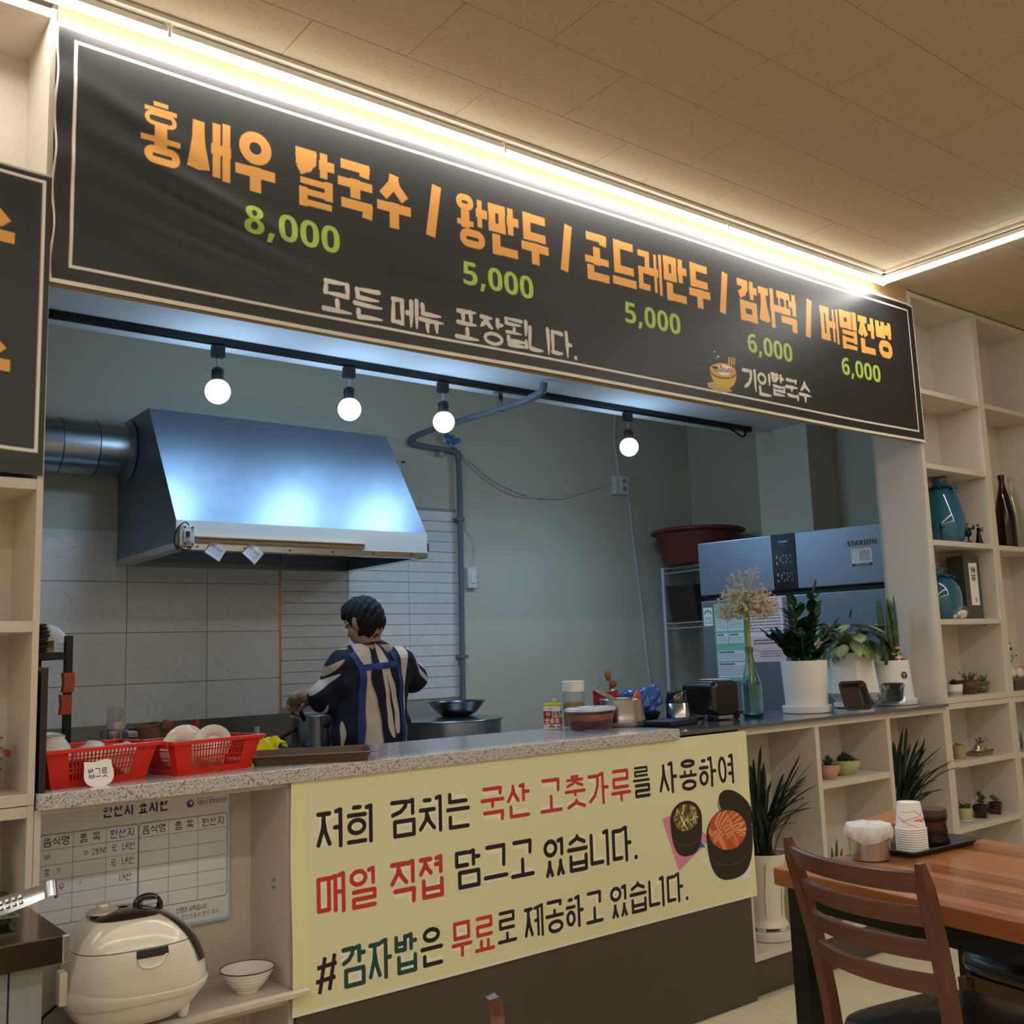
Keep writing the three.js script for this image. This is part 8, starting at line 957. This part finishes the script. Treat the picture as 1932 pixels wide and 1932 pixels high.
{
  const t = thing('side_table', 'steel-topped grey cabinet at the left edge of the picture', 'side table', [0, 0, 0]); const x1 = 0.549, x0 = -0.25, z0 = 0.03, z1 = 0.553, h = 0.8;
  part(t, 'worktop', slab(x0, x1, h - 0.006, h, z0, z1, 0.002), mat(0x6f6a66, 0.14, 1)); part(t, 'edge_strip', slab(x0, x1, h - 0.048, h - 0.0005, z1 - 0.006, z1 + 0.001, 0.002), mat(0x4a4038, 0.2, 0.9)); part(t, 'edge_strip', slab(x1 - 0.006, x1 + 0.001, h - 0.048, h - 0.0005, z0, z1, 0.002), M.steel); part(t, 'corner_cap', slab(x1 - 0.012, x1 + 0.002, h - 0.049, h + 0.0005, z1 - 0.012, z1 + 0.002, 0.003), M.steel);
  const gt = rep(canvasTex(256, 256, (x) => { seed = 44; x.fillStyle = '#8a8c90'; x.fillRect(0, 0, 256, 256); for (let q = 0; q < 300; q++) { const v = rr(-14, 14); x.fillStyle = css(138 + v, 140 + v, 144 + v, 0.3); x.fillRect(rnd() * 256, rnd() * 256, rr(20, 140), rr(0.6, 2)); } }), 2, 2), gm = mat(0xffffff, 0.5, 0, { map: gt });
  part(t, 'cabinet_body', slab(x0 + 0.02, x1 - 0.035, 0.06, h - 0.048, z0 + 0.01, z1 - 0.05, 0.002, 0), gm); part(t, 'plinth', slab(x0 + 0.04, x1 - 0.05, 0.001, 0.06, z0 + 0.03, z1 - 0.08, 0.002), M.black); for (const [a, b] of [[x0 + 0.022, 0.1], [0.103, 0.455]]) part(t, 'door', slab(a, b, 0.08, h - 0.055, z1 - 0.049, z1 - 0.032, 0.002, 0), gm); part(t, 'corner_post', slab(0.458, x1 - 0.035, 0.06, h - 0.05, z1 - 0.049, z1 - 0.034, 0.002, 1), gm); part(t, 'catch', lathe([[0.005, 0], [0.001, -0.014], [0, -0.015]], 10).translate(0.41, h - 0.048, z1 - 0.02), M.white);
  const tr = thing('steel_tray', 'low steel tray on the side table holding tongs and a lid', 'tray', [0.405, h + 0.0008, 0.29]); part(tr, 'dish', trayGeo(0.19, 0.22, 0.014, 0.006, 0.01), mat(0xb9bbbd, 0.24, 1, { side: THREE.DoubleSide })); 
  const ld = thing('pan_lid', 'shallow steel lid lying in the tray on the side table', 'lid', [0.40, h + 0.0165, 0.27]); part(ld, 'dish', lathe(smoothPts([[0, 0.012], [0.05, 0.012], [0.07, 0.004], [0.075, 0], [0.076, 0.002], [0.07, 0.007], [0.05, 0.015], [0, 0.015]], 30), 36), M.steel); part(ld, 'knob', lathe([[0, 0.015], [0.01, 0.015], [0.014, 0.022], [0, 0.026]], 20), M.steel);
  const tg = thing('serving_tongs', 'steel serving tongs with an embossed grip sticking up from the side table', 'tongs', [0.43, h + 0.026, 0.40]); tg.rotation.x = 1.05; const P = (u, off) => [-0.08 + 0.19 * u, -0.01 + 0.07 * u * (0.5 + 0.5 * u) + off, -0.01 * u];
  for (const s of [-1, 1]) part(tg, 'arm', sheet(20, 4, (u, v) => { const p = P(u * 0.96, s * 0.006 * (1 - u) - 0.002 * s), w = 0.0135 + 0.004 * Math.sin(u * 3); return [p[0], p[1] + 0.0015 * Math.sin(v * 3.14), p[2] + (v - 0.5) * 2 * w]; }), mat(0xb4bac2, 0.2, 1, { side: THREE.DoubleSide }));
  part(tg, 'spring_bend', sheet(14, 4, (u, v) => { const a = u * Math.PI * 1.5 - 0.9, p = P(0.98, 0); return [p[0] + 0.012 * Math.cos(a) + 0.006, p[1] + 0.012 * Math.sin(a), p[2] + (v - 0.5) * 0.03]; }), mat(0xb4bac2, 0.2, 1, { side: THREE.DoubleSide })); const em = []; for (let i = 0; i < 9; i++) for (let k = 0; k < 2; k++) { const p = P(0.3 + i * 0.055, 0.004); em.push(bx(0.007, 0.003, 0.007, 0.001).rotateZ(0.55).translate(p[0], p[1] + 0.002, p[2] - 0.005 + k * 0.01)); } part(tg, 'embossing', join(em), M.steel);
}
renderer.render(scene, camera);
